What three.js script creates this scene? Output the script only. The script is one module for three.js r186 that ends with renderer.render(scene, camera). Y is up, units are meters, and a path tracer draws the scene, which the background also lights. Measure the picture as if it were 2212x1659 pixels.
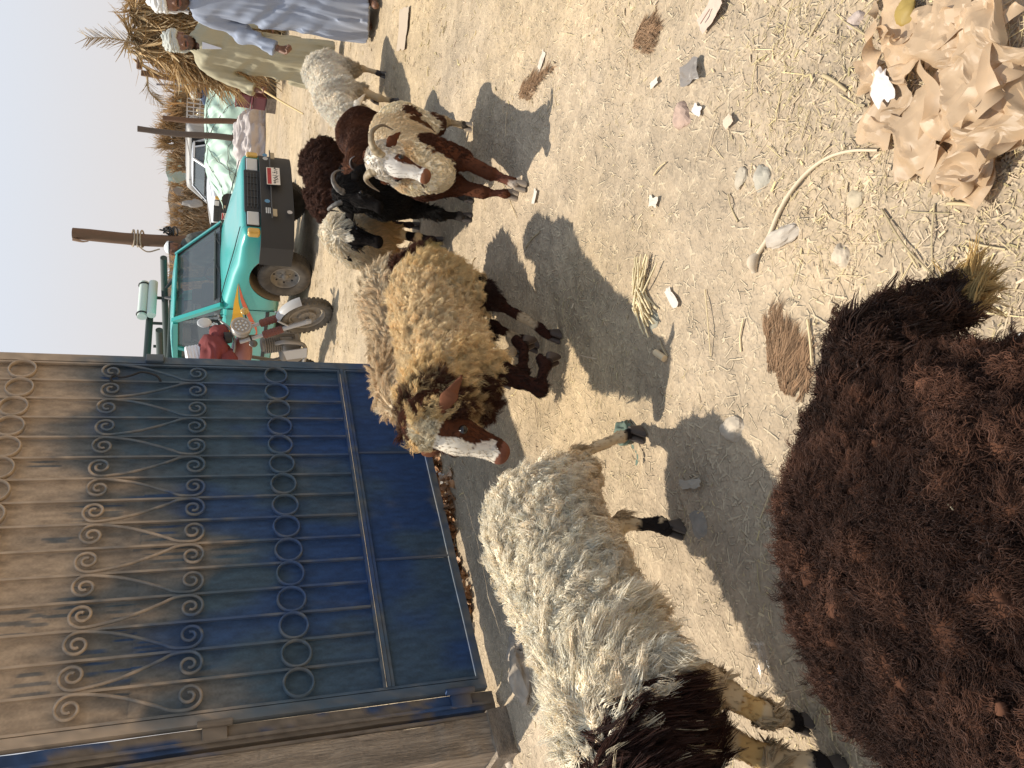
import * as THREE from 'three';
import { mergeGeometries, mergeVertices, toCreasedNormals } from 'three/addons/utils/BufferGeometryUtils.js';
import { RoundedBoxGeometry } from 'three/addons/geometries/RoundedBoxGeometry.js';
import { Brush, Evaluator, SUBTRACTION } from 'three-bvh-csg';

// ---------------------------------------------------------------- camera, sky, sun, exposure
const scene = new THREE.Scene();
const CAM_H = 1.38, PITCH = THREE.MathUtils.degToRad(22), ROLL = THREE.MathUtils.degToRad(1.4), FOCAL = 1680;
const camera = new THREE.PerspectiveCamera(2 * THREE.MathUtils.radToDeg(Math.atan(829.5 / FOCAL)), 4 / 3, 0.05, 3000);
camera.position.set(0, CAM_H, 0);
camera.rotation.order = 'YXZ';
camera.rotation.set(-PITCH, 0, -Math.PI / 2 + ROLL);   // the phone was held upright: the frame lies on its side
camera.updateMatrixWorld();
scene.add(camera);

const renderer = new THREE.WebGLRenderer({ antialias: true });
renderer.setSize(1024, 768);
renderer.toneMapping = THREE.LinearToneMapping;
renderer.toneMappingExposure = 1.26;
renderer.shadowMap.enabled = true;

const SUN_EL = THREE.MathUtils.degToRad(68.5), SUN_AZ = THREE.MathUtils.degToRad(132);   // azimuth the light travels to, from -z towards +x
const sunDir = new THREE.Vector3(-Math.sin(SUN_AZ) * Math.cos(SUN_EL), Math.sin(SUN_EL), Math.cos(SUN_AZ) * Math.cos(SUN_EL));
const sun = new THREE.DirectionalLight(new THREE.Color(1.0, 0.935, 0.82), 4.2);
sun.position.copy(sunDir).multiplyScalar(40);
sun.castShadow = true;
sun.shadow.mapSize.set(4096, 4096);
Object.assign(sun.shadow.camera, { left: -25, right: 25, top: 25, bottom: -25, near: 1, far: 100 });
scene.add(sun, sun.target);

{ // hazy desert sky: pale and slightly warm at the horizon, bluer and deeper overhead, brighter round the sun
  const w = 256, h = 128, d = new Float32Array(w * h * 4);
  for (let j = 0; j < h; j++) {
    const el = (j + 0.5) / h * Math.PI - Math.PI / 2;
    for (let i = 0; i < w; i++) {
      const az = ((i + 0.5) / w - 0.5) * 2 * Math.PI;
      const v = new THREE.Vector3(Math.cos(el) * Math.cos(az), Math.sin(el), Math.cos(el) * Math.sin(az));
      const e = Math.max(0, v.y), t1 = Math.min(1, e / 0.32), t2 = Math.min(1, Math.max(0, (e - 0.25) / 0.75));
      const s1 = t1 * t1 * (3 - 2 * t1), s2 = t2 * t2 * (3 - 2 * t2);
      let r = 0.61 + (0.585 - 0.61) * s1, g = 0.575 + (0.65 - 0.575) * s1, b = 0.56 + (0.745 - 0.56) * s1;
      r += (0.20 - r) * s2; g += (0.30 - g) * s2; b += (0.46 - b) * s2;
      const c = Math.max(0, v.dot(sunDir)), halo = 0.9 * Math.pow(c, 24) + 0.25 * Math.pow(c, 5);
      r += halo * 0.9; g += halo * 0.82; b += halo * 0.7;
      if (v.y < 0) { r = 0.45; g = 0.36; b = 0.25; }
      const o = (j * w + i) * 4; d[o] = r; d[o + 1] = g; d[o + 2] = b; d[o + 3] = 1;
    }
  }
  const t = new THREE.DataTexture(d, w, h, THREE.RGBAFormat, THREE.FloatType);
  t.mapping = THREE.EquirectangularReflectionMapping; t.magFilter = THREE.LinearFilter; t.minFilter = THREE.LinearFilter; t.needsUpdate = true;
  scene.background = t; scene.environment = t;
}

// ---------------------------------------------------------------- helpers
const V = (x, y, z) => new THREE.Vector3(x, y, z);
const UP = V(0, 1, 0);
function mulberry(a) { return () => { a |= 0; a = (a + 0x6D2B79F5) | 0; let t = Math.imul(a ^ (a >>> 15), 1 | a); t = (t + Math.imul(t ^ (t >>> 7), 61 | t)) ^ t; return ((t ^ (t >>> 14)) >>> 0) / 4294967296; }; }
const lerp = (a, b, t) => a + (b - a) * t, clamp = (x, a = 0, b = 1) => Math.min(b, Math.max(a, x));
const smooth = (a, b, x) => { const t = clamp((x - a) / (b - a)); return t * t * (3 - 2 * t); };
const hash3 = (x, y, z) => { let h = Math.imul(x, 374761393) ^ Math.imul(y, 668265263) ^ Math.imul(z, 2147483647 - 1013); h = Math.imul(h ^ (h >>> 13), 1274126177); return ((h ^ (h >>> 16)) >>> 0) / 4294967296; };
function noise(x, y = 0, z = 0) {   // value noise, -1..1
  const xi = Math.floor(x), yi = Math.floor(y), zi = Math.floor(z); let u = x - xi, v = y - yi, w = z - zi;
  u = u * u * (3 - 2 * u); v = v * v * (3 - 2 * v); w = w * w * (3 - 2 * w);
  const a = lerp(lerp(hash3(xi, yi, zi), hash3(xi + 1, yi, zi), u), lerp(hash3(xi, yi + 1, zi), hash3(xi + 1, yi + 1, zi), u), v);
  const b = lerp(lerp(hash3(xi, yi, zi + 1), hash3(xi + 1, yi, zi + 1), u), lerp(hash3(xi, yi + 1, zi + 1), hash3(xi + 1, yi + 1, zi + 1), u), v);
  return lerp(a, b, w) * 2 - 1;
}
const fbm = (x, y, z, n = 4) => { let s = 0, a = 0.5, f = 1; for (let i = 0; i < n; i++) { s += a * noise(x * f + i * 17.3, y * f + i * 5.1, z * f); a *= 0.5; f *= 2.03; } return s; };
// a point of the ground (or of the level h above it) seen from the photographer's place
const ray = (x, y) => V((x - 1106) / FOCAL, -(y - 829.5) / FOCAL, -1).applyQuaternion(camera.quaternion);
function at(x, y, h = 0) { const d = ray(x, y); return d.multiplyScalar((h - CAM_H) / d.y).add(V(0, CAM_H, 0)); }
function deep(x, y, z) { const d = ray(x, y); return d.multiplyScalar(z / d.z).add(V(0, CAM_H, 0)); }

const taken = {};
function numbered(n) { const k = taken[n] = (taken[n] ?? -1) + 1; return k ? n + '_' + String(k).padStart(3, '0') : n; }
function tag(o, label, category, group) { o.userData.label = label; o.userData.category = category; if (group) o.userData.group = group; return o; }
function thing(name, label, category, pos = V(0, 0, 0), turn = 0, group) {
  const g = new THREE.Group(); g.name = numbered(name); g.position.copy(pos); g.rotation.y = turn; scene.add(g); return tag(g, label, category, group);
}
function part(name, geo, mat, parent) {
  const m = new THREE.Mesh(Array.isArray(geo) ? merge(geo) : geo, mat); m.name = name; m.castShadow = m.receiveShadow = true; (parent || scene).add(m); return m;
}
function solo(name, geo, mat, label, category, pos, turn = 0, group) {
  const m = part(numbered(name), geo, mat, scene); if (pos) m.position.copy(pos); m.rotation.y = turn; return tag(m, label, category, group);
}
function struct(name, geo, mat) { const m = part(name, geo, mat, scene); m.userData.kind = 'structure'; return m; }
function merge(list) {
  const keep = ['position', 'normal', 'uv', 'color'].filter((k) => list.every((g) => g.attributes[k]));
  return mergeGeometries(list.map((g) => {
    const h = g.index ? g.toNonIndexed() : g.clone(); if (!h.attributes.normal) h.computeVertexNormals();
    for (const k of Object.keys(h.attributes)) if (!keep.includes(k)) h.deleteAttribute(k);
    h.morphAttributes = {}; return h;
  }), false);
}
const box = (w, h, d, x = 0, y = 0, z = 0) => new THREE.BoxGeometry(w, h, d).translate(x, y, z);
const rbox = (w, h, d, x = 0, y = 0, z = 0, r = 0.01, s = 2) => new RoundedBoxGeometry(w, h, d, s, r).translate(x, y, z);
const cyl = (r0, r1, h, x = 0, y = 0, z = 0, n = 16) => new THREE.CylinderGeometry(r1, r0, h, n).translate(x, y, z);
function rod(a, b, r0, r1 = r0, n = 8) {   // a tapered bar between two points
  const d = b.clone().sub(a), g = new THREE.CylinderGeometry(r1, r0, d.length(), n, 1);
  g.applyMatrix4(new THREE.Matrix4().compose(a.clone().add(b).multiplyScalar(0.5), new THREE.Quaternion().setFromUnitVectors(UP, d.normalize()), V(1, 1, 1))); return g;
}
const tube = (pts, r, seg = 24, n = 6, closed = false) => new THREE.TubeGeometry(new THREE.CatmullRomCurve3(pts, closed), seg, r, n, closed);
function bar(a, b, w, h, upv = UP) {   // a rectangular bar from a to b
  const d = b.clone().sub(a), l = d.length(), x = d.normalize(), z = x.clone().cross(upv).normalize(), y = z.clone().cross(x);
  return new THREE.BoxGeometry(l, h, w).applyMatrix4(new THREE.Matrix4().makeBasis(x, y, z).setPosition(a.clone().add(b).multiplyScalar(0.5)));
}
function paint(geo, fn) {   // vertex colours (linear) from a function of position
  const p = geo.attributes.position, c = new Float32Array(p.count * 3);
  for (let i = 0; i < p.count; i++) { const q = fn(p.getX(i), p.getY(i), p.getZ(i), i); c[i * 3] = q[0]; c[i * 3 + 1] = q[1]; c[i * 3 + 2] = q[2]; }
  geo.setAttribute('color', new THREE.BufferAttribute(c, 3)); return geo;
}
function warp(geo, fn) { const p = geo.attributes.position; for (let i = 0; i < p.count; i++) { const q = fn(p.getX(i), p.getY(i), p.getZ(i)); p.setXYZ(i, q[0], q[1], q[2]); } geo.computeVertexNormals(); return geo; }
const mat = (r, g, b, rough = 0.8, extra = {}) => { const m = new THREE.MeshStandardMaterial({ roughness: rough, side: THREE.DoubleSide, ...extra }); m.color.setRGB(r, g, b); return m; };
const vmat = (rough = 0.9, extra = {}) => new THREE.MeshStandardMaterial({ roughness: rough, vertexColors: true, side: THREE.DoubleSide, ...extra });
function texture(w, h, fn, srgb = false) {   // fn(u, v, x, y) -> [r, g, b] 0..1 in linear values unless srgb
  const d = new Uint8Array(w * h * 4);
  const enc = (x) => srgb ? Math.round(255 * clamp(x <= 0.0031308 ? 12.92 * x : 1.055 * Math.pow(x, 1 / 2.4) - 0.055)) : Math.round(255 * clamp(x));
  for (let y = 0; y < h; y++) for (let x = 0; x < w; x++) { const c = fn(x / w, y / h, x, y), o = (y * w + x) * 4; d[o] = enc(c[0]); d[o + 1] = enc(c[1]); d[o + 2] = enc(c[2]); d[o + 3] = 255; }
  const t = new THREE.DataTexture(d, w, h); t.wrapS = t.wrapT = THREE.RepeatWrapping; t.magFilter = THREE.LinearFilter; t.minFilter = THREE.LinearMipmapLinearFilter; t.generateMipmaps = true;
  if (srgb) t.colorSpace = THREE.SRGBColorSpace; t.needsUpdate = true; return t;
}
const tnoise = (u, v, f, seed = 0) => {   // value noise that tiles with period 1 in u and v
  const x = u * f, y = v * f, xi = Math.floor(x), yi = Math.floor(y); let a = x - xi, b = y - yi; a = a * a * (3 - 2 * a); b = b * b * (3 - 2 * b);
  const m = (i) => ((i % f) + f) % f, H = (i, j) => hash3(m(i), m(j), seed);
  return lerp(lerp(H(xi, yi), H(xi + 1, yi), a), lerp(H(xi, yi + 1), H(xi + 1, yi + 1), a), b) * 2 - 1;
};

// smooth union of bones, meshed with surface nets --------------------------------------------------------------
// bone: { a, b, ra, rb, id, k, flat, axis }   flat < 1 squeezes the cross-section along axis
function boneDist(o, x, y, z) {
  let px = x - o.a.x, py = y - o.a.y, pz = z - o.a.z;
  const d = o.d, t = o.l2 > 0 ? clamp((px * d.x + py * d.y + pz * d.z) / o.l2) : 0;
  px -= d.x * t; py -= d.y * t; pz -= d.z * t;
  if (o.flat) { const s = px * o.axis.x + py * o.axis.y + pz * o.axis.z, e = s / o.flat - s; px += o.axis.x * e; py += o.axis.y * e; pz += o.axis.z * e; }
  o.t = t;
  const q = Math.sqrt(px * px + py * py + pz * pz) - (o.ra + (o.rb - o.ra) * t);
  return o.flat && o.flat < 1 ? q * (0.5 + 0.5 * o.flat) : q;
}
function bone(a, b, ra, rb, id, extra = {}) { const d = b.clone().sub(a); return { a, b, d, l2: d.lengthSq(), ra, rb, id, k: 0.04, ...extra }; }
function field(bones, bump) {
  return (x, y, z) => {
    let s = 1e9;
    for (const o of bones) {
      const e = boneDist(o, x, y, z), k = o.k, h = k - Math.abs(s - e);
      s = Math.min(s, e) - (h > 0 ? h * h / (4 * k) : 0);
    }
    return bump && s < 0.07 && s > -0.07 ? s + bump(x, y, z) : s;
  };
}
function bounds(bones, pad) { const b = new THREE.Box3(); for (const o of bones) { const r = Math.max(o.ra, o.rb) * Math.max(1, o.flat || 1) + pad; for (const p of [o.a, o.b]) { b.expandByPoint(p.clone().addScalar(r)); b.expandByPoint(p.clone().addScalar(-r)); } } return b; }
function surfaceNets(f, bx, cell) {
  const n = [0, 1, 2].map((i) => Math.ceil((bx.max.getComponent(i) - bx.min.getComponent(i)) / cell) + 2), [nx, ny, nz] = n, o = bx.min;
  const g = new Float32Array(nx * ny * nz);
  for (let k = 0, i = 0; k < nz; k++) for (let j = 0; j < ny; j++) for (let l = 0; l < nx; l++, i++) g[i] = f(o.x + l * cell, o.y + j * cell, o.z + k * cell);
  const vert = new Int32Array(nx * ny * nz).fill(-1), pos = [], idx = [], at3 = (l, j, k) => l + nx * (j + ny * k);
  const off = [0, 1, nx, nx + 1, nx * ny, nx * ny + 1, nx * ny + nx, nx * ny + nx + 1];
  const E = []; for (let a = 0; a < 8; a++) for (const m of [1, 2, 4]) if (!(a & m)) E.push([a, a | m]);
  for (let k = 0; k < nz - 1; k++) for (let j = 0; j < ny - 1; j++) for (let l = 0; l < nx - 1; l++) {
    const c = at3(l, j, k); let mask = 0; for (let q = 0; q < 8; q++) if (g[c + off[q]] < 0) mask |= 1 << q;
    if (mask === 0 || mask === 255) continue;
    let sx = 0, sy = 0, sz = 0, m = 0;
    for (const [a, b] of E) { const A = g[c + off[a]], B = g[c + off[b]]; if ((A < 0) === (B < 0)) continue; const t = A / (A - B); sx += lerp(a & 1, b & 1, t); sy += lerp((a >> 1) & 1, (b >> 1) & 1, t); sz += lerp(a >> 2, b >> 2, t); m++; }
    vert[c] = pos.length / 3; pos.push(o.x + (l + sx / m) * cell, o.y + (j + sy / m) * cell, o.z + (k + sz / m) * cell);
  }
  const quad = (a, b, c, d, flip) => { if (a < 0 || b < 0 || c < 0 || d < 0) return; flip ? idx.push(a, c, b, a, d, c) : idx.push(a, b, c, a, c, d); };
  for (let k = 1; k < nz - 1; k++) for (let j = 1; j < ny - 1; j++) for (let l = 1; l < nx - 1; l++) {
    const c = at3(l, j, k), s = g[c] < 0;
    if (s !== (g[c + 1] < 0)) quad(vert[c - nx - nx * ny], vert[c - nx * ny], vert[c], vert[c - nx], !s);
    if (s !== (g[c + nx] < 0)) quad(vert[c - 1 - nx * ny], vert[c - 1], vert[c], vert[c - nx * ny], !s);
    if (s !== (g[c + nx * ny] < 0)) quad(vert[c - 1 - nx], vert[c - nx], vert[c], vert[c - 1], !s);
  }
  const geo = new THREE.BufferGeometry(); geo.setAttribute('position', new THREE.Float32BufferAttribute(pos, 3)); geo.setIndex(idx);
  const nor = new Float32Array(pos.length), e = cell * 0.4;
  for (let i = 0; i < pos.length; i += 3) {
    const x = pos[i], y = pos[i + 1], z = pos[i + 2], a = f(x + e, y, z) - f(x - e, y, z), b = f(x, y + e, z) - f(x, y - e, z), c = f(x, y, z + e) - f(x, y, z - e), L = Math.hypot(a, b, c) || 1;
    nor[i] = a / L; nor[i + 1] = b / L; nor[i + 2] = c / L;
  }
  geo.setAttribute('normal', new THREE.BufferAttribute(nor, 3)); return geo;
}
function nearest(bones, x, y, z) { let s = 1e9, n = null, t = 0; for (const o of bones) { const e = boneDist(o, x, y, z); if (e < s) { s = e; n = o; t = o.t; } } return { bone: n, t }; }
// ---------------------------------------------------------------- ground
const HOOF = []; { const r = mulberry(77); for (let i = 0; i < 420; i++) { const z = -0.3 - Math.pow(r(), 1.5) * 6, x = (r() - 0.5) * 2 * (0.8 + 0.75 * -z); HOOF.push([x, z, 0.025 + r() * 0.04, 0.004 + r() * 0.008, r() * 6.28]); } }
const hoofCells = new Map(); for (const h of HOOF) for (let i = -1; i <= 1; i++) for (let j = -1; j <= 1; j++) { const k = (Math.floor(h[0] / 0.15) + i) * 4096 + Math.floor(h[1] / 0.15) + j; if (!hoofCells.has(k)) hoofCells.set(k, []); hoofCells.get(k).push(h); }
function groundY(x, z) {
  const far = smooth(4, 14, Math.hypot(x, z));
  let y = 0.016 * noise(x * 1.3, z * 1.3, 3) + 0.009 * noise(x * 4.1, z * 4.1, 9) + lerp(0.0055, 0.012, far) * noise(x * 11, z * 11, 5) + 0.005 * noise(x * 27, z * 27, 2) - 0.004;
  for (const h of hoofCells.get(Math.floor(x / 0.15) * 4096 + Math.floor(z / 0.15)) || []) {
    const dx = (x - h[0]) / h[2], dz = (z - h[1]) / h[2], c = Math.cos(h[4]), s = Math.sin(h[4]), u = dx * c + dz * s, v = (dz * c - dx * s) * 1.5, q = u * u + v * v;
    if (q < 4) y += h[3] * (-Math.exp(-q * 1.6) + 0.45 * Math.exp(-(q - 1.5) * (q - 1.5) * 2.5));
  }
  return y + 0.05 * far * noise(x * 0.3, z * 0.3, 8) * smooth(8, 20, Math.hypot(x, z));
}
{
  const line = (a, b, step, lo, hi) => { const out = []; for (let x = a; x <= b; x += step) out.push(x); let s = step, x = out[out.length - 1]; while (x < hi) { s *= 1.07; x += s; out.push(Math.min(x, hi)); } s = step; x = a; while (x > lo) { s *= 1.07; x -= s; out.unshift(Math.max(x, lo)); } return out; };
  const xs = line(-1.7, 1.9, 0.02, -700, 700), zs = line(-3.9, 0.1, 0.02, -1200, 40), pos = [], uv = [], idx = [], col = [];
  for (const z of zs) for (const x of xs) {
    pos.push(x, groundY(x, z), z); uv.push(x / 1.7, z / 1.7);
    const a = fbm(x * 0.7, z * 0.7, 1), b = fbm(x * 3, z * 3, 7), m = 1 + 0.16 * a + 0.13 * b, w = clamp(0.5 + 1.3 * fbm(x * 1.1, z * 1.1, 21));
    col.push(m * lerp(0.97, 1.03, w), m * lerp(0.985, 1.0, w), m * lerp(1.05, 0.93, w));
  }
  const W = xs.length; for (let j = 0; j < zs.length - 1; j++) for (let i = 0; i < W - 1; i++) { const c = j * W + i; idx.push(c, c + W, c + 1, c + 1, c + W, c + W + 1); }
  const g = new THREE.BufferGeometry(); g.setAttribute('position', new THREE.Float32BufferAttribute(pos, 3)); g.setAttribute('uv', new THREE.Float32BufferAttribute(uv, 2)); g.setAttribute('color', new THREE.Float32BufferAttribute(col, 3)); g.setIndex(idx); g.computeVertexNormals();
  // grains, clods and trodden-in chaff: height first, colour follows what lies there
  const N = 1024, H = new Float32Array(N * N), S = new Float32Array(N * N), r = mulberry(5);
  for (let y = 0; y < N; y++) for (let x = 0; x < N; x++) {
    const u = x / N, v = y / N;
    H[y * N + x] = 0.5 + 0.16 * tnoise(u, v, 24, 1) + 0.14 * tnoise(u, v, 60, 2) + 0.13 * tnoise(u, v, 150, 3) + 0.1 * tnoise(u, v, 340, 4);
  }
  for (let i = 0; i < 9000; i++) {   // chaff
    const patch = tnoise(r(), r(), 4, 9); let x = r() * N, y = r() * N; const a = r() * 6.28, L = 4 + r() * r() * 34, w = 0.6 + r() * 1.1, c = Math.cos(a), s = Math.sin(a), tone = 0.25 + 0.75 * r();
    if (patch < -0.2) continue;
    for (let t = 0; t < L; t += 0.6) for (let q = -w; q <= w; q += 0.7) { const X = ((Math.round(x + c * t - s * q) % N) + N) % N, Y = ((Math.round(y + s * t + c * q) % N) + N) % N; S[Y * N + X] = Math.max(S[Y * N + X], tone); H[Y * N + X] = Math.max(H[Y * N + X], 0.62 + 0.2 * tone); }
  }
  for (let i = 0; i < 2600; i++) { const x = r() * N, y = r() * N, R = 1 + r() * r() * 7, t = r(); for (let b = -R; b <= R; b++) for (let a = -R; a <= R; a++) { const q = (a * a + b * b) / (R * R); if (q < 1) { const X = ((Math.round(x + a) % N) + N) % N, Y = ((Math.round(y + b) % N) + N) % N; H[Y * N + X] += 0.22 * Math.sqrt(1 - q) * t; } } }
  const map = texture(N, N, (u, v, x, y) => {
    const s = S[y * N + x], h = H[y * N + x], k = 0.80 + 0.45 * (h - 0.5) + 0.10 * tnoise(u, v, 7, 6) + 0.08 * tnoise(u, v, 400, 8);
    return [lerp(0.515 * k, 0.69, s * 0.6), lerp(0.392 * k, 0.55, s * 0.6), lerp(0.25 * k, 0.345, s * 0.6)];
  }, true);
  const bump = texture(N, N, (u, v, x, y) => { const h = H[y * N + x]; return [h, h, h]; });
  struct('ground', g, new THREE.MeshStandardMaterial({ map, bumpMap: bump, bumpScale: 0.015, roughness: 1, vertexColors: true }));
}

// ---------------------------------------------------------------- straw and chaff lying on it
function shard(w, h, seed, bend = 0.1) {   // a split straw of length 1 along x
  const g = new THREE.BoxGeometry(1, h, w, 6, 1, 1), p = g.attributes.position;
  for (let i = 0; i < p.count; i++) { const x = p.getX(i); p.setY(i, p.getY(i) + bend * (0.25 - x * x) * 0.35 + 0.02 * noise(x * 5, seed)); p.setZ(i, p.getZ(i) * (1 - 0.35 * Math.abs(x)) + bend * 0.6 * noise(x * 1.6, seed, 4)); }
  g.computeVertexNormals(); return g;
}
{
  const r = mulberry(11), kinds = [[shard(0.05, 0.03, 1, 0.1), 42000, 0.006, 0.030], [shard(0.09, 0.04, 2, 0.18), 16000, 0.006, 0.028], [shard(0.25, 0.05, 3, 0.12), 7000, 0.005, 0.024], [shard(0.022, 0.016, 4, 0.3), 2600, 0.03, 0.11], [shard(0.10, 0.08, 5, 0.2), 12000, 0.02, 0.075, 1]];
  const M = new THREE.Matrix4(), q = new THREE.Quaternion(), e = new THREE.Euler(), c = new THREE.Color(), m = mat(1, 1, 1, 0.75);
  for (const [geo, n, l0, l1, back] of kinds) {
    const im = new THREE.InstancedMesh(geo, m, n); im.name = numbered('straw_litter'); im.userData.kind = 'stuff'; im.castShadow = im.receiveShadow = true;
    let i = 0;
    while (i < n) {
      const t = r(), z = back ? -4 - 13 * Math.pow(t, 0.8) : -0.35 / Math.pow(1 - t * 0.985, 0.9), x = (r() - 0.5) * 2 * (0.35 - z * 0.62);
      if (z < -13 && !back) continue;
      const d = fbm(x * 1.4, z * 1.4, 31), d2 = noise(x * 5, z * 5, 2);
      if (r() > 0.32 + 1.2 * d + 0.3 * d2) continue;
      const L = lerp(l0, l1, r() * r()) * (back ? 1 : 1 - 0.12 * z), s = L * (0.7 + 0.6 * r());
      q.setFromEuler(e.set((r() - 0.5) * 0.5, r() * 6.283, (r() - 0.5) * (r() < 0.15 ? 0.9 : 0.25), 'YXZ'));
      M.compose(V(x, groundY(x, z) + 0.002 + 0.004 * r(), z), q, V(L, L, Math.max(s, 0.014))); im.setMatrixAt(i, M);
      const k = 0.55 + 0.6 * r(), g = r(); im.setColorAt(i, c.setRGB(0.62 * k, lerp(0.5, 0.47, g) * k, lerp(0.24, 0.33, g) * k)); i++;
    }
    tag(im, 'scattered straw bits and chaff trodden into the sandy ground', 'straw'); scene.add(im);
  }
}
// ---------------------------------------------------------------- blue iron gate leaf, its post and what lies under it
const GATE = V(-1.485, 0, -3.53), GATE_TURN = THREE.MathUtils.degToRad(45.8), GW = 2.26;
const gateWorld = (x, y, z) => V(x, y, z).applyAxisAngle(UP, GATE_TURN).add(GATE);
function dustAt(x, y) {   // 0 bare blue paint .. 1 caked with dust
  const s = fbm(x * 2.2, y * 0.9, 4, 5), f = fbm(x * 9, y * 2.2, 14, 4), p = fbm(x * 3.1, y * 2.7, 25, 3);
  let d = smooth(1.15, 2.2, y + 0.42 * s + 0.16 * f - 0.14 * (x - 1.1)) * 1.02 + 0.12 * f + 0.10 * fbm(x * 2, y * 0.8, 60, 3);
  d -= smooth(0.0, 0.4, p) * 0.5 * smooth(2.35, 1.5, y) * (0.6 + 0.8 * f);
  d += 0.35 * smooth(0.16, 0.04, y - 0.02 * f) + 0.10 * smooth(0.05, 0.4, f);
  return clamp(d);
}
const DUST = [0.40, 0.30, 0.205], BLUE = [0.018, 0.055, 0.155], TEAL = [0.045, 0.080, 0.112], SLATE = [0.115, 0.12, 0.118];
function gatePaint(x, y, keep = 0) {
  const d = clamp(dustAt(x, y) - keep), t = clamp(0.5 + 1.5 * fbm(x * 2.6, y * 1.4, 40, 4)), fine = 1 + 0.22 * noise(x * 60, y * 22, 3) + 0.12 * noise(x * 160, y * 120, 8);
  const low = [0, 1, 2].map((i) => lerp(BLUE[i], TEAL[i], clamp(smooth(0.3, 0.75, t) * 0.85 + 0.25 * smooth(0.5, 1.2, y))));
  const mid = [0, 1, 2].map((i) => lerp(low[i], SLATE[i], smooth(0.05, 0.45, d)));
  return [0, 1, 2].map((i) => lerp(mid[i], DUST[i], smooth(0.4, 0.95, d)) * fine);
}
{
  const gate = thing('iron_gate', 'dusty blue iron gate leaf with rings and scrolls standing open beside the sheep', 'gate', GATE, GATE_TURN);
  const T = 1024, smears = [], sr = mulberry(8);
  for (let i = 0; i < 26; i++) smears.push([sr() * 2.2, 1.15 + sr() * 1.0, 0.05 + sr() * 0.13, 0.03 + sr() * 0.05, 3 + Math.floor(sr() * 4)]);   // wiped by hands
  const sheetMap = texture(T, T, (u, v) => {
    const x = u * GW, y = v * 2.5; let keep = 0;
    for (const s of smears) { const dx = Math.abs(x - s[0]), dy = (y - s[1]) / s[2]; if (dx < s[3] && Math.abs(dy) < 1) { const f = Math.cos((x - s[0]) / s[3] * Math.PI * s[4] * 0.5); keep = Math.max(keep, 0.34 * smooth(-0.2, 0.8, f) * smooth(1, 0.3, Math.abs(dy) + 0.5 * noise(x * 60, y * 12))); } }
    return gatePaint(x, y, keep);
  }, true);
  const sheetBump = texture(512, 512, (u, v) => { const x = u * GW, y = v * 2.5, h = 0.5 + 0.25 * fbm(x * 3, y * 2, 5) + 0.2 * fbm(x * 22, y * 8, 7) + 0.12 * dustAt(x, y); return [h, h, h]; });
  const sheetMat = new THREE.MeshStandardMaterial({ map: sheetMap, bumpMap: sheetBump, bumpScale: 0.004, roughness: 0.78, side: THREE.DoubleSide });
  const iron = vmat(0.75), ironPaint = (g) => paint(g, (x, y, z, i) => { const k = 0.25 * noise(x * 35, y * 18, z * 30); return gatePaint(x, y, -0.12 + k).map((c) => c * 0.95 + 0.02); });
  const sheet = (x0, x1, y0, y1, z) => { const g = new THREE.BoxGeometry(x1 - x0, y1 - y0, 0.003, 12, 12, 1).translate((x0 + x1) / 2, (y0 + y1) / 2, z), p = g.attributes.position, uv = g.attributes.uv; for (let i = 0; i < p.count; i++) { uv.setXY(i, p.getX(i) / GW, p.getY(i) / 2.5); const w = 0.006 * noise(p.getX(i) * 3, p.getY(i) * 2, y0); p.setZ(i, p.getZ(i) + w); } g.computeVertexNormals(); return g; };
  part('sheet_panel', sheet(0.03, 2.22, 0.545, 1.62, 0.0), sheetMat, gate);
  part('sheet_panel', sheet(0.03, 2.22, 1.61, 2.48, -0.006), sheetMat, gate);
  for (const [a, b] of [[0.045, 0.755], [0.765, 1.495], [1.505, 2.2]]) part('bottom_panel', sheet(a, b, 0.09, 0.50, 0.008), sheetMat, gate);
  for (const x of [0.76, 1.5]) part('seam_strip', ironPaint(rbox(0.012, 0.41, 0.014, x, 0.295, 0.012, 0.003)), iron, gate);
  const stile = (x, w, y0, y1) => ironPaint(new THREE.BoxGeometry(w, y1 - y0, 0.045, 2, 60, 1).translate(x, (y0 + y1) / 2, 0.004));
  part('stile', stile(0.024, 0.044, 0.05, 2.52), iron, gate); part('stile', stile(2.232, 0.056, 0.05, 2.52), iron, gate);
  part('stile_bead', ironPaint(new THREE.BoxGeometry(0.012, 2.4, 0.014, 1, 60, 1).translate(2.19, 1.28, 0.02)), iron, gate); part('stile_bead', ironPaint(new THREE.BoxGeometry(0.012, 2.4, 0.014, 1, 60, 1).translate(0.056, 1.28, 0.02)), iron, gate);
  part('bottom_rail', ironPaint(new THREE.BoxGeometry(2.16, 0.035, 0.042, 60, 1, 1).translate(1.125, 0.068, 0.004)), iron, gate);
  part('top_rail', ironPaint(new THREE.BoxGeometry(2.16, 0.045, 0.042, 60, 1, 1).translate(1.125, 2.50, 0.004)), iron, gate);
  for (const [y, h, z] of [[0.503, 0.014, 0.022], [0.522, 0.016, 0.028], [0.542, 0.014, 0.022]]) part('middle_rail', ironPaint(new THREE.BoxGeometry(2.13, h, 0.022, 60, 1, 1).translate(1.125, y, z)), iron, gate);
  const bays = 15, bw = 2.13 / bays, x0 = 0.06, rows = { ring1: 0.93, low: 1.385, up: 1.83, ring2: 2.28 };
  for (let i = 1; i < bays; i++) part('upright_bar', ironPaint(new THREE.BoxGeometry(0.012, 1.925, 0.016, 1, 60, 1).translate(x0 + i * bw, 1.515, 0.021)), iron, gate);
  const ringG = (x, y, wob) => ironPaint(new THREE.TorusGeometry(0.0655, 0.0075, 6, 28).scale(1 + wob, 1 - wob * 0.6, 1.9).translate(x, y, 0.031));
  const r = mulberry(3);
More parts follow.
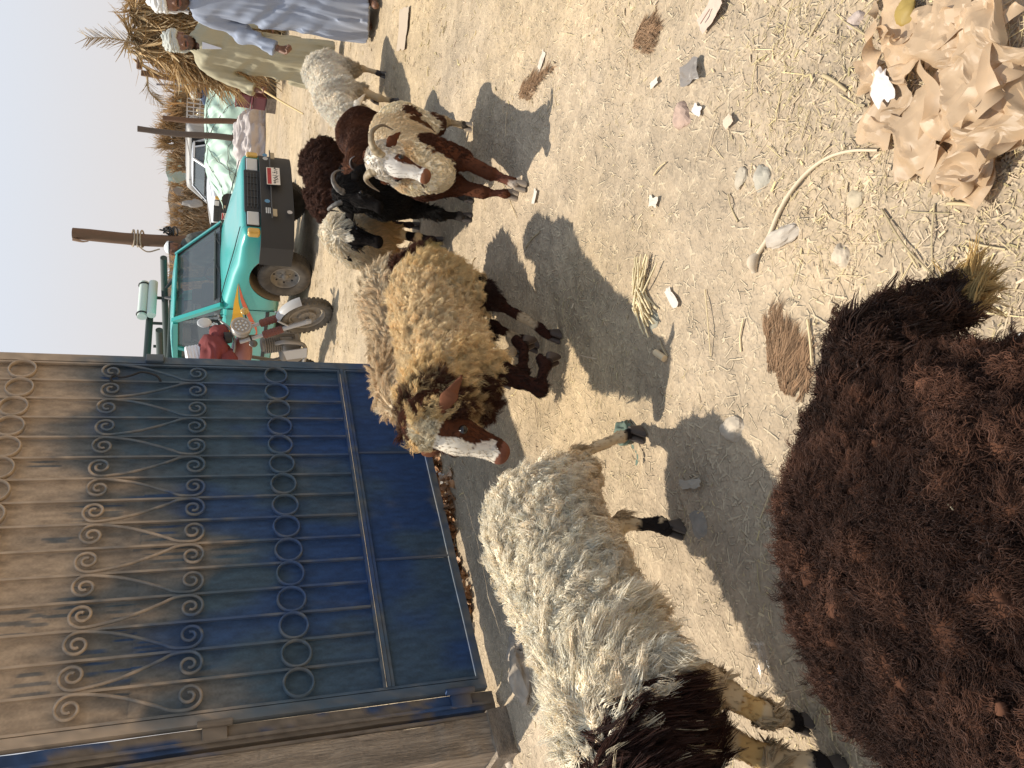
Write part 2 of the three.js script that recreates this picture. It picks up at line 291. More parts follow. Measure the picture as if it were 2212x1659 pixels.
  for (let i = 0; i < bays; i++) for (const y of [rows.ring1, rows.ring2]) part('ring', ringG(x0 + (i + 0.5) * bw + (r() - 0.5) * 0.004, y + (r() - 0.5) * 0.008, (r() - 0.5) * 0.05), iron, gate);
  for (let i = 0; i < bays; i++) {   // one long scroll per bay, alternately mirrored
    const m = i % 2 ? 1 : -1, cx = x0 + (i + 0.5) * bw, pts = [], R = 0.061, j = r() * 0.01;
    const spiral = (cy, dir, start) => { const out = []; for (let k = 0; k <= 26; k++) { const t = k / 26, a = start + dir * t * Math.PI * 3.15, q = R * (1 - 0.78 * Math.pow(t, 0.8)); out.push([Math.cos(a) * q + 0.3 * (R - q) * 0, Math.sin(a) * q + cy]); } return out; };
    const up = spiral(rows.up + j, -1, Math.PI).reverse(), dn = spiral(rows.low, -1, 0);
    for (const p of up) pts.push(p); pts.push([-0.055, rows.up - 0.06], [-0.03, lerp(rows.up, rows.low, 0.38)], [0.03, lerp(rows.up, rows.low, 0.72)], [0.056, rows.low + 0.07]); for (const p of dn) pts.push(p);
    const v = pts.map(([x, y]) => V(cx + m * x, y, 0.032));
    part('scroll', ironPaint(tube(v, 0.0076, 150, 6)), iron, gate);
  }
  part('lock_plate', ironPaint(rbox(0.06, 0.10, 0.03, 2.235, 1.62, 0.035, 0.008)), iron, gate);
  part('pull_handle', paint(tube([V(2.02, 1.83, 0.03), V(2.05, 1.84, 0.045), V(2.075, 1.82, 0.05), V(2.05, 1.79, 0.055), V(2.06, 1.74, 0.06), V(2.09, 1.68, 0.062), V(2.07, 1.60, 0.05), V(2.05, 1.58, 0.03)], 0.007, 40, 6), () => [0.02, 0.02, 0.022]), iron, gate);

  // post: sheet-iron channel and rough plaster
  const post = thing('gate_post', 'rough plastered gate post with rusty iron door channel left of the blue gate', 'gate post', GATE, GATE_TURN);
  const plast = texture(512, 512, (u, v) => { const a = tnoise(u, v, 6, 1), b = tnoise(u, v, 30, 2), c = tnoise(u, v, 120, 3), k = 0.8 + 0.25 * a + 0.2 * b + 0.12 * c; return [0.40 * k, 0.315 * k, 0.23 * k]; }, true);
  const plastB = texture(512, 512, (u, v) => { const h = 0.5 + 0.2 * tnoise(u, v, 9, 4) + 0.2 * tnoise(u, v, 40, 5) + 0.15 * tnoise(u, v, 160, 6); return [h, h, h]; });
  const pm = new THREE.MeshStandardMaterial({ map: plast, bumpMap: plastB, bumpScale: 0.012, roughness: 1 });
  const shaft = new THREE.BoxGeometry(0.17, 2.9, 0.34, 8, 120, 12).translate(-0.215, 1.43, -0.165);
  warp(shaft, (x, y, z) => [x + 0.006 * noise(x * 9, y * 7, z * 9), y, z + 0.008 * noise(x * 12, y * 6, 3) + (y < 0.35 && z > -0.05 ? 0.012 * noise(x * 20, y * 20, 5) : 0)]); 
  part('plaster_shaft', shaft, pm, post);
  const rusty = vmat(0.85), rustPaint = (g) => paint(g, (x, y, z) => { const n = fbm(x * 12, y * 4, z * 12), f = noise(x * 90, y * 30, 4); const b = smooth(0.05, 0.3, n); return [lerp(0.17, 0.03, b) * (1 + 0.3 * f), lerp(0.135, 0.065, b) * (1 + 0.3 * f), lerp(0.10, 0.15, b) * (1 + 0.3 * f)]; });
  part('jamb_channel', rustPaint(warp(new THREE.BoxGeometry(0.085, 2.75, 0.05, 4, 160, 2).translate(-0.052, 1.40, -0.02), (x, y, z) => [x, y, z + 0.005 * noise(x * 40, y * 9)])), rusty, post);
  part('jamb_lip', rustPaint(new THREE.BoxGeometry(0.012, 2.75, 0.03, 1, 120, 1).translate(-0.122, 1.42, 0.004)), rusty, post);
  part('jamb_lip', rustPaint(new THREE.BoxGeometry(0.014, 2.72, 0.02, 1, 120, 1).translate(-0.07, 1.41, 0.012)), rusty, post);
  for (const y of [0.19, 1.28, 2.2]) { const h = part('hinge', rustPaint(rod(V(-0.002, y - 0.07, 0.03), V(-0.002, y + 0.07, 0.03), 0.015, 0.015, 10)), rusty, post); part('hinge_plate', rustPaint(rbox(0.06, 0.10, 0.012, -0.04, y, 0.018, 0.003)), rusty, h); }
  part('post_foot', (() => { const g = new THREE.BoxGeometry(0.22, 0.10, 0.40, 10, 4, 12).translate(-0.215, 0.035, -0.165); return warp(g, (x, y, z) => [x + 0.012 * noise(x * 14, y * 20, z * 14), y + 0.01 * noise(x * 11, 4, z * 11), z + 0.012 * noise(x * 14, y * 20, 7)]); })(), pm, post);

  // dry leaves and wrappers blown under the gate
  const leaf = new THREE.PlaneGeometry(1, 0.6, 5, 4), lr = mulberry(21); warp(leaf, (x, y) => [x, y * (1 - 1.5 * x * x), 0.22 * noise(x * 3, y * 4, 2) + 0.25 * x * x]);
  const N = 330, im = new THREE.InstancedMesh(leaf, mat(1, 1, 1, 0.7), N), M = new THREE.Matrix4(), c = new THREE.Color();
  for (let i = 0; i < N; i++) {
    const s = lr() * 1.9 + 0.35, z = -0.16 + lr() * 0.28 * (0.7 + 0.5 * noise(s * 5)), p = gateWorld(s, 0, z), k = 0.045 + lr() * 0.06;
    M.compose(V(p.x, groundY(p.x, p.z) + 0.008 + lr() * 0.045 * clamp(1 - Math.abs(z + 0.05) * 5), p.z), new THREE.Quaternion().setFromEuler(new THREE.Euler(lr() * 6, lr() * 6, lr() * 6)), V(k, k, k * 1.2)); im.setMatrixAt(i, M);
    const t = lr(); im.setColorAt(i, t < 0.75 ? c.setRGB(0.30 + 0.15 * t, 0.14 + 0.1 * t, 0.06 + 0.05 * t) : t < 0.92 ? c.setRGB(0.55, 0.36, 0.22) : c.setRGB(0.5, 0.47, 0.43));
  }
  im.name = 'leaf_litter'; im.userData.kind = 'stuff'; tag(im, 'drift of crisp brown leaves and wrappers under the blue gate', 'dry leaves'); im.castShadow = im.receiveShadow = true; scene.add(im);
}
// ---------------------------------------------------------------- sheep: wool locks, bodies, horns
function lock(seed, { n = 5, seg = 6, amp = 0.5, freq = 1.3, tip = 0.4, thick = 0.3, curl = 0, bend = 0.5, sides = 3, loose = 0.25, lumps = 0, fuzz = 0, root = 1 }) {   // a lock of wool of length 1 along y, half-width 1
  const r = mulberry(seed), pos = [], idx = [], col = [], ph0 = r() * 6.28;
  const strand = (bx, bz, ph, fr, am, L, w, sg, sd, k1, tone) => {
    const b0 = pos.length / 3;
    for (let i = 0; i <= sg; i++) {
      const t = i / sg, k = lerp(1, k1, t), an = ph + t * fr * 6.283, en = Math.min(1, t * 2.5), cx = bx * k + am * (Math.sin(an) - Math.sin(ph)) * en + bend * 2 * t * t, cz = bz * k + (curl ? am * curl * (Math.cos(an) - Math.cos(ph)) * en : am * 0.35 * Math.cos(an * 0.7) * t), y = t * L, rad = w * (1 - 0.8 * t * t) * (lumps ? 1 + lumps * noise(t * 7 + ph * 3, ph) : 1);
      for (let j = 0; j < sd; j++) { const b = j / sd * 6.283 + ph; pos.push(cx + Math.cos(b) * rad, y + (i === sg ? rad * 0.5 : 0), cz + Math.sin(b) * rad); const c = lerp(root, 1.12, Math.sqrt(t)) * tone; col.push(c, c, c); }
    }
    for (let i = 0; i < sg; i++) for (let j = 0; j < sd; j++) { const p = b0 + i * sd + j, q2 = b0 + i * sd + (j + 1) % sd; idx.push(p, p + sd, q2, q2, p + sd, q2 + sd); }
  };
  for (let s = 0; s < n; s++) { const a = r() * 6.283, q = s ? 0.3 + 0.7 * Math.sqrt(r()) : 0; strand(Math.cos(a) * q, Math.sin(a) * q, ph0 + (r() - 0.5) * 6.28 * loose, freq * (1 + (r() - 0.5) * loose), amp * (1 + (r() - 0.5) * loose * 2), 0.72 + 0.28 * r(), thick * (0.7 + 0.6 * r()), seg, sides, tip, 0.9 + 0.2 * r()); }
  for (let s = 0; s < fuzz; s++) { const a = r() * 6.283, q = 0.5 + 0.9 * r(); strand(Math.cos(a) * q, Math.sin(a) * q, r() * 6.28, 1.5 + r(), 0.4 * r() + 0.2, 0.6 + 0.6 * r(), 0.05, 5, 3, 1.3, 1.15); }
  const g = new THREE.BufferGeometry(); g.setAttribute('position', new THREE.Float32BufferAttribute(pos, 3)); g.setAttribute('color', new THREE.Float32BufferAttribute(col, 3)); g.setIndex(idx); g.computeVertexNormals(); return g;
}
const LOCKS = {
  wavy: [1, 2, 3, 4].map((q) => lock(q, { n: 18, seg: 9, amp: 0.72, freq: 1.35, tip: 0.42, thick: 0.135, bend: 0.5, loose: 0.28, fuzz: 3 })),
  shaggy: [5, 6, 7].map((q) => lock(q, { n: 10, seg: 7, amp: 0.6, freq: 0.8, tip: 0.35, thick: 0.19, bend: 0.6, loose: 0.22 })),
  curly: [8, 9, 10].map((q) => lock(q, { n: 13, seg: 12, amp: 0.85, freq: 1.6, tip: 0.55, thick: 0.14, curl: 1, bend: 0.4, loose: 0.26, fuzz: 3 })),
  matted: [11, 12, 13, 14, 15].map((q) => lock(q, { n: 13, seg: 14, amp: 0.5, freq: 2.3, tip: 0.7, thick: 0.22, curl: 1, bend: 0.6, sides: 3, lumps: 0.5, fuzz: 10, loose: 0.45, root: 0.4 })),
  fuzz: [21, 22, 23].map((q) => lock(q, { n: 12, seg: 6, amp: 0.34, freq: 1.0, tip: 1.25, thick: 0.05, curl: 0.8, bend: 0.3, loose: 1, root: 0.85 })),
  fleck: [paint(new THREE.BoxGeometry(1, 1, 0.6).translate(0, 0.5, 0), () => [1, 1, 1])],
  hair: [16, 17].map((q) => lock(q, { n: 6, seg: 3, amp: 0.15, freq: 0.6, tip: 0.9, thick: 0.18, bend: 0.3, loose: 0.6 })),
};
const woolMat = new THREE.MeshPhysicalMaterial({ roughness: 1, vertexColors: true, side: THREE.DoubleSide, transmission: 0.2, thickness: 0, specularIntensity: 0.3 }), hideMat = new THREE.MeshPhysicalMaterial({ roughness: 1, vertexColors: true, specularIntensity: 0.2, side: THREE.DoubleSide });
const hornMat = vmat(0.55), eyeMat = mat(0.012, 0.008, 0.006, 0.12), hoofMat = vmat(0.6);

function taper(pts, rad, seg = 40, n = 10, ring = 0) {   // a tube whose radius follows rad(t), with growth rings
  const c = new THREE.CatmullRomCurve3(pts), fr = c.computeFrenetFrames(seg), pos = [], idx = [];
  for (let i = 0; i <= seg; i++) {
    const t = i / seg, p = c.getPointAt(t), r = rad(t) * (1 + ring * Math.sin(t * 60) * (1 - t));
    for (let j = 0; j < n; j++) { const a = j / n * 6.283, u = fr.normals[i], v = fr.binormals[i]; pos.push(p.x + r * (Math.cos(a) * u.x + Math.sin(a) * v.x * 0.8), p.y + r * (Math.cos(a) * u.y + Math.sin(a) * v.y * 0.8), p.z + r * (Math.cos(a) * u.z + Math.sin(a) * v.z * 0.8)); }
  }
  for (let i = 0; i < seg; i++) for (let j = 0; j < n; j++) { const a = i * n + j, b = i * n + (j + 1) % n; idx.push(a, b, a + n, b, b + n, a + n); }
  const g = new THREE.BufferGeometry(); g.setAttribute('position', new THREE.Float32BufferAttribute(pos, 3)); g.setIndex(idx); g.computeVertexNormals(); return g;
}
function hoofGeo(dir, lift) {   // two claws
  const claw = (s) => { const g = new THREE.CylinderGeometry(0.014, 0.021, 0.042, 10, 2); return warp(g, (x, y, z) => [x * 0.72 + s * 0.0135 , y + 0.021, z * 1.15 + (y < 0 ? 0.014 : y > 0 ? -0.004 : 0.006) * (z > -0.002 ? 1 : 0.2)]); };
  const g = merge([claw(1), claw(-1)]); g.rotateX(lift); g.rotateY(Math.atan2(dir.x, dir.z)); return g;
}
const mix3 = (a, b, t) => [lerp(a[0], b[0], t), lerp(a[1], b[1], t), lerp(a[2], b[2], t)];
const v3 = (a) => a.isVector3 ? a.clone() : V(a[0], a[1], a[2]);
let furTotal = 0;
function tuft(p, size, seed) {   // nearest tuft centre: locks lean together towards it
  const X = Math.floor(p.x / size), Y = Math.floor(p.y / size), Z = Math.floor(p.z / size); let best = 1e9, bx = 0, by = 0, bz = 0;
  for (let i = -1; i <= 1; i++) for (let j = -1; j <= 1; j++) for (let k = -1; k <= 1; k++) { const a = X + i, b = Y + j, c = Z + k, x = (a + hash3(a, b, c + seed)) * size - p.x, y = (b + hash3(a + 91, b, c + seed)) * size - p.y, z = (c + hash3(a, b + 57, c + seed)) * size - p.z, d = x * x + y * y + z * z; if (d < best) { best = d; bx = x; by = y; bz = z; } }
  return { d: Math.sqrt(best) / size, v: V(bx / size, by / size, bz / size) };
}
function animal(o) {
  const hip = v3(o.hip), sh = v3(o.sh), poll = v3(o.poll), muz = v3(o.muz), sc = o.scale || 1, seed = o.seed || 1;
  const f = sh.clone().sub(hip); f.y = 0; f.normalize(); const rt = f.clone().cross(UP);
  const off = (p, a, b, c) => p.clone().addScaledVector(f, a * sc).addScaledVector(UP, b * sc).addScaledVector(rt, c * sc);
  const flat = { flat: o.flat || 0.86, axis: rt }, rH = o.rH, rS = o.rS, B = [], H = [];
  // trunk: rump, barrel, chest
  B.push(bone(hip, sh, rH, rS, 'trunk', { ...flat, k: 0.07 }));
  B.push(bone(off(hip, -0.06, 0.0, 0), off(hip, 0.04, 0.015, 0), rH * 0.92, rH * 0.95, 'trunk', { ...flat, k: 0.07 }));
  const belly = off(hip.clone().lerp(sh, 0.55), 0, o.belly ?? -0.035, 0); B.push(bone(off(belly, -0.12, 0, 0), off(belly, 0.12, 0, 0), rH * 0.86, rH * 0.86, 'trunk', { flat: (o.flat || 0.86) * 1.04, axis: rt, k: 0.07 }));
  B.push(bone(off(sh, 0.02, -0.02, 0), off(sh, 0.09, -0.04, 0), rS * 0.86, rS * 0.66, 'chest', { ...flat, k: 0.07 }));
  // neck
  const nb = off(sh, 0.06, 0.05, 0), nl = o.neckR || 0.085; B.push(bone(nb, poll.clone().lerp(nb, 0.12), rS * 0.74, nl * sc, 'neck', { k: 0.07 }));
  if (o.tail) for (let i = 0; i + 1 < o.tail.length; i++) B.push(bone(v3(o.tail[i]), v3(o.tail[i + 1]), o.tailR[i], o.tailR[i + 1], 'tail', { k: 0.03 }));
  // legs
  const feet = [];
  o.feet.forEach((F0, i) => {
    if (!F0) return;
    const F = v3(F0), front = i > 1, s = i % 2 ? 1 : -1, R = (x) => x * sc;
    const J = front ? off(sh, 0.01, -0.04, s * 0.085) : off(hip, -0.03, -0.01, s * 0.085);
    const j = o.joints && o.joints[i] ? o.joints[i].map(v3) : null, up = F.clone().add(V(0, R(0.045), 0));
    if (front) {
      const el = j ? j[0] : off(J.clone().lerp(F, 0.36), -0.05, 0, 0), kn = j ? j[1] : off(J.clone().lerp(F, 0.64), 0.012, 0, 0), fe = j && j[2] ? j[2] : off(kn.clone().lerp(F, 0.72), 0.0, 0.01, 0);
      B.push(bone(J, el, R(0.07), R(0.042), 'fore', { k: 0.05, seg: 0 }), bone(el, kn, R(0.038), R(0.027), 'fore', { k: 0.025, seg: 1 }), bone(kn, kn, R(0.029), R(0.029), 'fore', { k: 0.015, seg: 1 }), bone(kn, fe, R(0.021), R(0.018), 'fore', { k: 0.015, seg: 2 }), bone(fe, up, R(0.024), R(0.021), 'fore', { k: 0.012, seg: 3 }));
      feet.push([F, kn, fe]);
    } else {
      const st = j ? j[0] : off(J.clone().lerp(F, 0.38), 0.06, 0, 0), ho = j ? j[1] : off(J.clone().lerp(F, 0.62), -0.055, 0, 0), fe = j && j[2] ? j[2] : off(ho.clone().lerp(F, 0.76), -0.012, 0.01, 0);
      B.push(bone(J, st, R(0.105), R(0.062), 'hind', { k: 0.06, seg: 0, flat: 0.8, axis: rt }), bone(st, ho, R(0.05), R(0.027), 'hind', { k: 0.03, seg: 1 }), bone(ho, ho, R(0.028), R(0.028), 'hind', { k: 0.012, seg: 1 }), bone(ho, fe, R(0.021), R(0.019), 'hind', { k: 0.015, seg: 2 }), bone(fe, up, R(0.024), R(0.021), 'hind', { k: 0.012, seg: 3 }));
      feet.push([F, ho, fe]);
    }
  });
  // head on its own finer grid
  const hd = muz.clone().sub(poll), hl = hd.length(), hx = hd.clone().normalize(), hs = (o.headSide ? v3(o.headSide) : hx.clone().cross(Math.abs(hx.y) > 0.93 ? f : UP)).normalize(); if (hs.dot(rt) < 0 && !o.headSide) hs.negate();
  const hu = hs.clone().cross(hx).normalize(), hp = (a, b, c) => poll.clone().addScaledVector(hx, a * hl).addScaledVector(hu, b * hl).addScaledVector(hs, c * hl);
  const kk = hl * 0.12, hR = (x) => x * hl;
  H.push(bone(hp(0.08, 0.0, 0), hp(0.36, 0.0, 0), hR(0.255), hR(0.235), 'head', { k: kk, flat: 0.9, axis: hs }), bone(hp(0.3, 0.05, 0), hp(0.90, 0.0, 0), hR(0.19), hR(0.125), 'head', { k: kk, flat: 0.86, axis: hs }), bone(hp(0.3, -0.12, 0), hp(0.86, -0.075, 0), hR(0.14), hR(0.085), 'head', { k: kk }));
  H.push(bone(hp(0.93, 0.01, 0.05), hp(0.93, 0.01, -0.05), hR(0.1), hR(0.1), 'nose', { k: kk * 0.6 }));
  for (const s of [1, -1]) H.push(bone(hp(0.40, 0.11, s * 0.18), hp(0.44, 0.10, s * 0.18), hR(0.06), hR(0.05), 'brow', { k: kk * 0.5 }));
  H.push(bone(hp(0.05, -0.02, 0), nb.clone().lerp(poll, 0.55), hR(0.25), nl * sc * 1.05, 'neck', { k: kk }));
  const droop = o.ear ?? 0.25;
  for (const s of [1, -1]) { const ek = o.earK || 1, a = hp(0.10, 0.06, s * 0.2), b = hp(0.12, 0.04 - droop * 0.35 * ek, s * lerp(0.2, 0.52, ek)), c = hp(0.16, -droop * ek, s * lerp(0.2, 0.74, ek)), ax = hx.clone().multiplyScalar(0.4).addScaledVector(hu, 0.9).normalize(); H.push(bone(a, b, hR(0.055), hR(0.105), 'ear', { k: kk * 0.3, flat: 0.3, axis: ax }), bone(b, c, hR(0.105), hR(0.03), 'ear', { k: kk * 0.3, flat: 0.3, axis: ax })); }
  const lump = o.bump || ((x, y, z) => (o.lump ?? 0.006) * noise(x * 17 + seed, y * 17, z * 17));
  const low = B.filter((b) => b.id === 'fore' || b.id === 'hind');
  const fb = field(B, lump), fh = field(H);
  const gb = surfaceNets(fb, bounds(B, 0.03), o.cell || 0.014), gh = surfaceNets(fh, bounds(H, 0.01), o.headCell || 0.0075);
  const origin = hip.clone().lerp(sh, 0.5); origin.y = 0;
  const info = (x, y, z, bones) => {
    const n = nearest(bones, x, y, z), d = V(x, y, z).sub(poll), e = V(x, y, z).sub(hip);
    return { id: n.bone.id, seg: n.bone.seg, t: n.t, x, y, z, hv: d.dot(hx) / hl, hs: d.dot(hs) / hl, hu: d.dot(hu) / hl, u: e.dot(f), s: e.dot(rt), h: y - hip.y };
  };
  const root = thing(o.name || 'sheep', o.label, o.category || 'sheep', origin, 0, o.group);
  const all = [];
  for (const [g, bones] of [[gb, B], [gh, H]]) {
    const p = g.attributes.position, c = new Float32Array(p.count * 3), q = [];
    for (let i = 0; i < p.count; i++) { const I = info(p.getX(i), p.getY(i), p.getZ(i), bones), k = o.color(I); q.push(I); c.set(k, i * 3); }
    g.setAttribute('color', new THREE.BufferAttribute(c, 3)); all.push([g, q, bones]);
  }
  const body = part('body', merge([gb, gh]).translate(-origin.x, 0, -origin.z), hideMat, root);
  // eyes, nostrils, hooves, horns
  const eye = new THREE.SphereGeometry(hl * 0.058, 14, 10);
  for (const s of [1, -1]) { const e = hp(0.415, 0.095, s * 0.222).sub(origin); part('eye', eye.clone().translate(e.x, e.y, e.z), eyeMat, root); const n = hp(1.015, 0.0, s * 0.05).sub(origin); part('nostril', new THREE.SphereGeometry(hl * 0.024, 8, 6).scale(0.8, 1, 1.3).translate(n.x, n.y, n.z), eyeMat, root); }
  for (const [F, kn, fe] of feet) {
    const d = F.clone().sub(fe), lift = o.joints && F.y > 0.06 ? 1.1 : 0, g = hoofGeo(f, lift); g.scale(sc, sc, sc); paint(g, () => o.hoof || [0.06, 0.045, 0.035]); g.translate(F.x - origin.x, F.y, F.z - origin.z); part('hoof', g, hoofMat, root);
  }
  for (const h of o.horns || []) {
    const pts = h.pts.map(([a, b, c]) => hp(a, b, c).sub(origin)), g = taper(pts, (t) => hl * (h.r || 0.12) * (1 - 0.9 * t) , 44, 10, 0.09);
    const n = g.attributes.position.count; part('horn', paint(g, (x, y, z, i) => { const t = i / n; const k = 0.85 + 0.25 * noise(i * 0.06, seed); return mix3((h.c0 || [0.20, 0.15, 0.10]).map((q) => q * k), h.c1 || [0.30, 0.22, 0.14], t); }), hornMat, root);
  }
  // wool and hair
  const r = mulberry(seed * 97 + 5), buckets = new Map();
  for (const [g, q] of all) {
    const p = g.attributes.position, nn = g.attributes.normal, ix = g.index, tri = ix.count / 3, A = new Float32Array(tri); let sum = 0;
    const a = V(), b = V(), c = V(), d = V();
    for (let i = 0; i < tri; i++) { a.fromBufferAttribute(p, ix.getX(i * 3)); b.fromBufferAttribute(p, ix.getX(i * 3 + 1)); c.fromBufferAttribute(p, ix.getX(i * 3 + 2)); sum += d.crossVectors(b.sub(a), c.sub(a)).length() / 2; A[i] = sum; }
    const count = Math.round(sum * o.density);
    for (let i = 0; i < count; i++) {
      const want = r() * sum; let lo = 0, hi = tri - 1; while (lo < hi) { const m = (lo + hi) >> 1; A[m] < want ? lo = m + 1 : hi = m; }
      let u = r(), v = r(); if (u + v > 1) { u = 1 - u; v = 1 - v; }
      const i0 = ix.getX(lo * 3), i1 = ix.getX(lo * 3 + 1), i2 = ix.getX(lo * 3 + 2);
      const P = a.fromBufferAttribute(p, i0).clone().multiplyScalar(1 - u - v).addScaledVector(b.fromBufferAttribute(p, i1), u).addScaledVector(c.fromBufferAttribute(p, i2), v);
      const I = { ...q[i0], x: P.x, y: P.y, z: P.z }; const w = o.wool(I, r); if (!w) continue;
      if (w.p !== undefined && r() > w.p) continue;
      const N = V(nn.getX(i0), nn.getY(i0), nn.getZ(i0));
      if (g === gh && I.id === 'neck' && fb(P.x, P.y, P.z) < -0.02) continue;
      if (g === gb && fh(P.x, P.y, P.z) < -0.02) continue;
      const K = w.clump ?? 13, j = w.jit ?? 0.5;
      let D = w.flow ? v3(w.flow) : V(0, -0.9, 0).addScaledVector(f, -0.45); if (I.id === 'head' || I.id === 'nose') D = hx.clone().negate().addScaledVector(UP, -0.1);
      D.add(V(noise(P.x * K, P.y * K, P.z * K + seed), noise(P.x * K, P.y * K + 40, P.z * K), noise(P.x * K + 80, P.y * K, P.z * K)).multiplyScalar(w.swirl ?? 0.9)).add(V(r() - 0.5, r() - 0.5, r() - 0.5).multiplyScalar(j));
      D.addScaledVector(N, -D.dot(N)).normalize();
      const tf = w.tuft ? tuft(P, w.tuft, seed) : null; const tilt = w.tilt ?? 0.6, Y = N.clone().multiplyScalar(1 - tilt).addScaledVector(D, tilt).addScaledVector(tf ? tf.v : N, tf ? (w.pull ?? 0.9) : 0).normalize(), X = D.addScaledVector(Y, -D.dot(Y)).normalize(), Z = X.clone().cross(Y), L = w.len * (0.65 + 0.7 * r()) * (tf ? 1.2 - 0.65 * clamp(tf.d * 1.3) : 1), W = w.w * (0.75 + 0.5 * r());
      if (!buckets.has(w.kind)) buckets.set(w.kind, []);
      const col = w.col || o.color(I), bv = w.vary ?? 0.16, br = 1 + (r() - 0.5) * 2 * bv, wm = 1 + (r() - 0.5) * 0.08;
      buckets.get(w.kind).push([new THREE.Matrix4().makeBasis(X.multiplyScalar(W), Y.multiplyScalar(L), Z.multiplyScalar(W)).setPosition(P.x - origin.x, P.y, P.z - origin.z).elements, [col[0] * br * wm, col[1] * br, col[2] * br / wm]]);
    }
  }
  let fl = 0;
  for (const [kind, list] of buckets) {
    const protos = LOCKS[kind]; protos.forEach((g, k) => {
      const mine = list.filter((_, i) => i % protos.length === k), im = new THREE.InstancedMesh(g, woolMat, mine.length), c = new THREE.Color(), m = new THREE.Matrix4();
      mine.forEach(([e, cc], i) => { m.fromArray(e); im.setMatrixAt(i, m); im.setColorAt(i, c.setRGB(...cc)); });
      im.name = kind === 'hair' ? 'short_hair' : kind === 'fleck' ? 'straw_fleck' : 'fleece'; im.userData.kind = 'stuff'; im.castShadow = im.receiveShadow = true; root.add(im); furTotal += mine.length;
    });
  }
  return root;
}
// ---------------------------------------------------------------- the flock
const FLOCK = 'sheep of the flock on the market ground';
const n3 = (I, k, s = 0) => noise(I.x * k + s, I.y * k, I.z * k);
const vary = (c, n, a = 0.15) => c.map((q) => Math.max(0.003, q * (1 + a * n)));
{ // big dark-brown woolly sheep under the photographer: felted lumps of wool with fuzz on them
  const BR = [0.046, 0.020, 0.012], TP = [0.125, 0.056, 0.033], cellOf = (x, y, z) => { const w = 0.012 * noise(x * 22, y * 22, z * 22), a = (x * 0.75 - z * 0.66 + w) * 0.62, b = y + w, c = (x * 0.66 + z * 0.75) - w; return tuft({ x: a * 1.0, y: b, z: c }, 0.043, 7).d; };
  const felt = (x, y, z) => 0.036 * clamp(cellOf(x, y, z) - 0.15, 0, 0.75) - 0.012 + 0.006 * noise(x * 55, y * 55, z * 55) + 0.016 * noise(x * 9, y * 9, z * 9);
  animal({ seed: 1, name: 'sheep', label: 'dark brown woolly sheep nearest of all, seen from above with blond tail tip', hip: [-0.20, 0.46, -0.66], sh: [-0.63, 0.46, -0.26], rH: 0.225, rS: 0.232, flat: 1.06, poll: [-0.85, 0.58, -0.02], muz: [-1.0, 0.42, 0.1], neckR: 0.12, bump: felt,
    feet: [[-0.04, 0, -0.62], [-0.28, 0, -0.80], [-0.45, 0, -0.12], [-0.68, 0, -0.36]], ear: 0.3, cell: 0.0085, headCell: 0.012,
    tail: [[-0.05, 0.54, -0.78], at(1885, 755, 0.52), at(1940, 712, 0.46), at(2010, 672, 0.38), at(2055, 648, 0.33)], tailR: [0.07, 0.045, 0.034, 0.024, 0.013],
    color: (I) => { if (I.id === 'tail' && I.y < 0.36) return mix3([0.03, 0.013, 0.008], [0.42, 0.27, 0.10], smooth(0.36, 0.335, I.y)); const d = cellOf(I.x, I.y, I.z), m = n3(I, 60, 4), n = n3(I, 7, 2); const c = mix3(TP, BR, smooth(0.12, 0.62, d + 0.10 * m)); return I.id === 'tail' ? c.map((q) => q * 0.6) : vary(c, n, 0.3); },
    density: 24000, wool: (I, r) => I.id === 'tail' && I.y < 0.352 ? { kind: 'shaggy', len: 0.07, w: 0.006, tilt: 0.97, flow: [0.22, -0.75, 0.25], swirl: 0.08, jit: 0.1, col: [0.50, 0.33, 0.13], p: 0.8 } : (I.id === 'fore' || I.id === 'hind') && I.seg > 1 ? null
      : I.id === 'tail' && r() < 0.25 ? { kind: 'shaggy', len: 0.04, w: 0.008, tilt: 0.8, flow: [0.25, -0.8, 0], swirl: 0.3 } : r() < 0.0035 ? { kind: 'fleck', len: 0.011, w: 0.0016, tilt: 0.9, jit: 3, col: [0.75, 0.62, 0.4] } : r() < 0.06 ? { kind: 'curly', len: 0.034, w: 0.0042, tilt: 0.5, swirl: 1.5, jit: 1.0 } : { kind: 'fuzz', len: 0.013, w: 0.010, tilt: 0.42, swirl: 1.2, jit: 1.4 } });
}
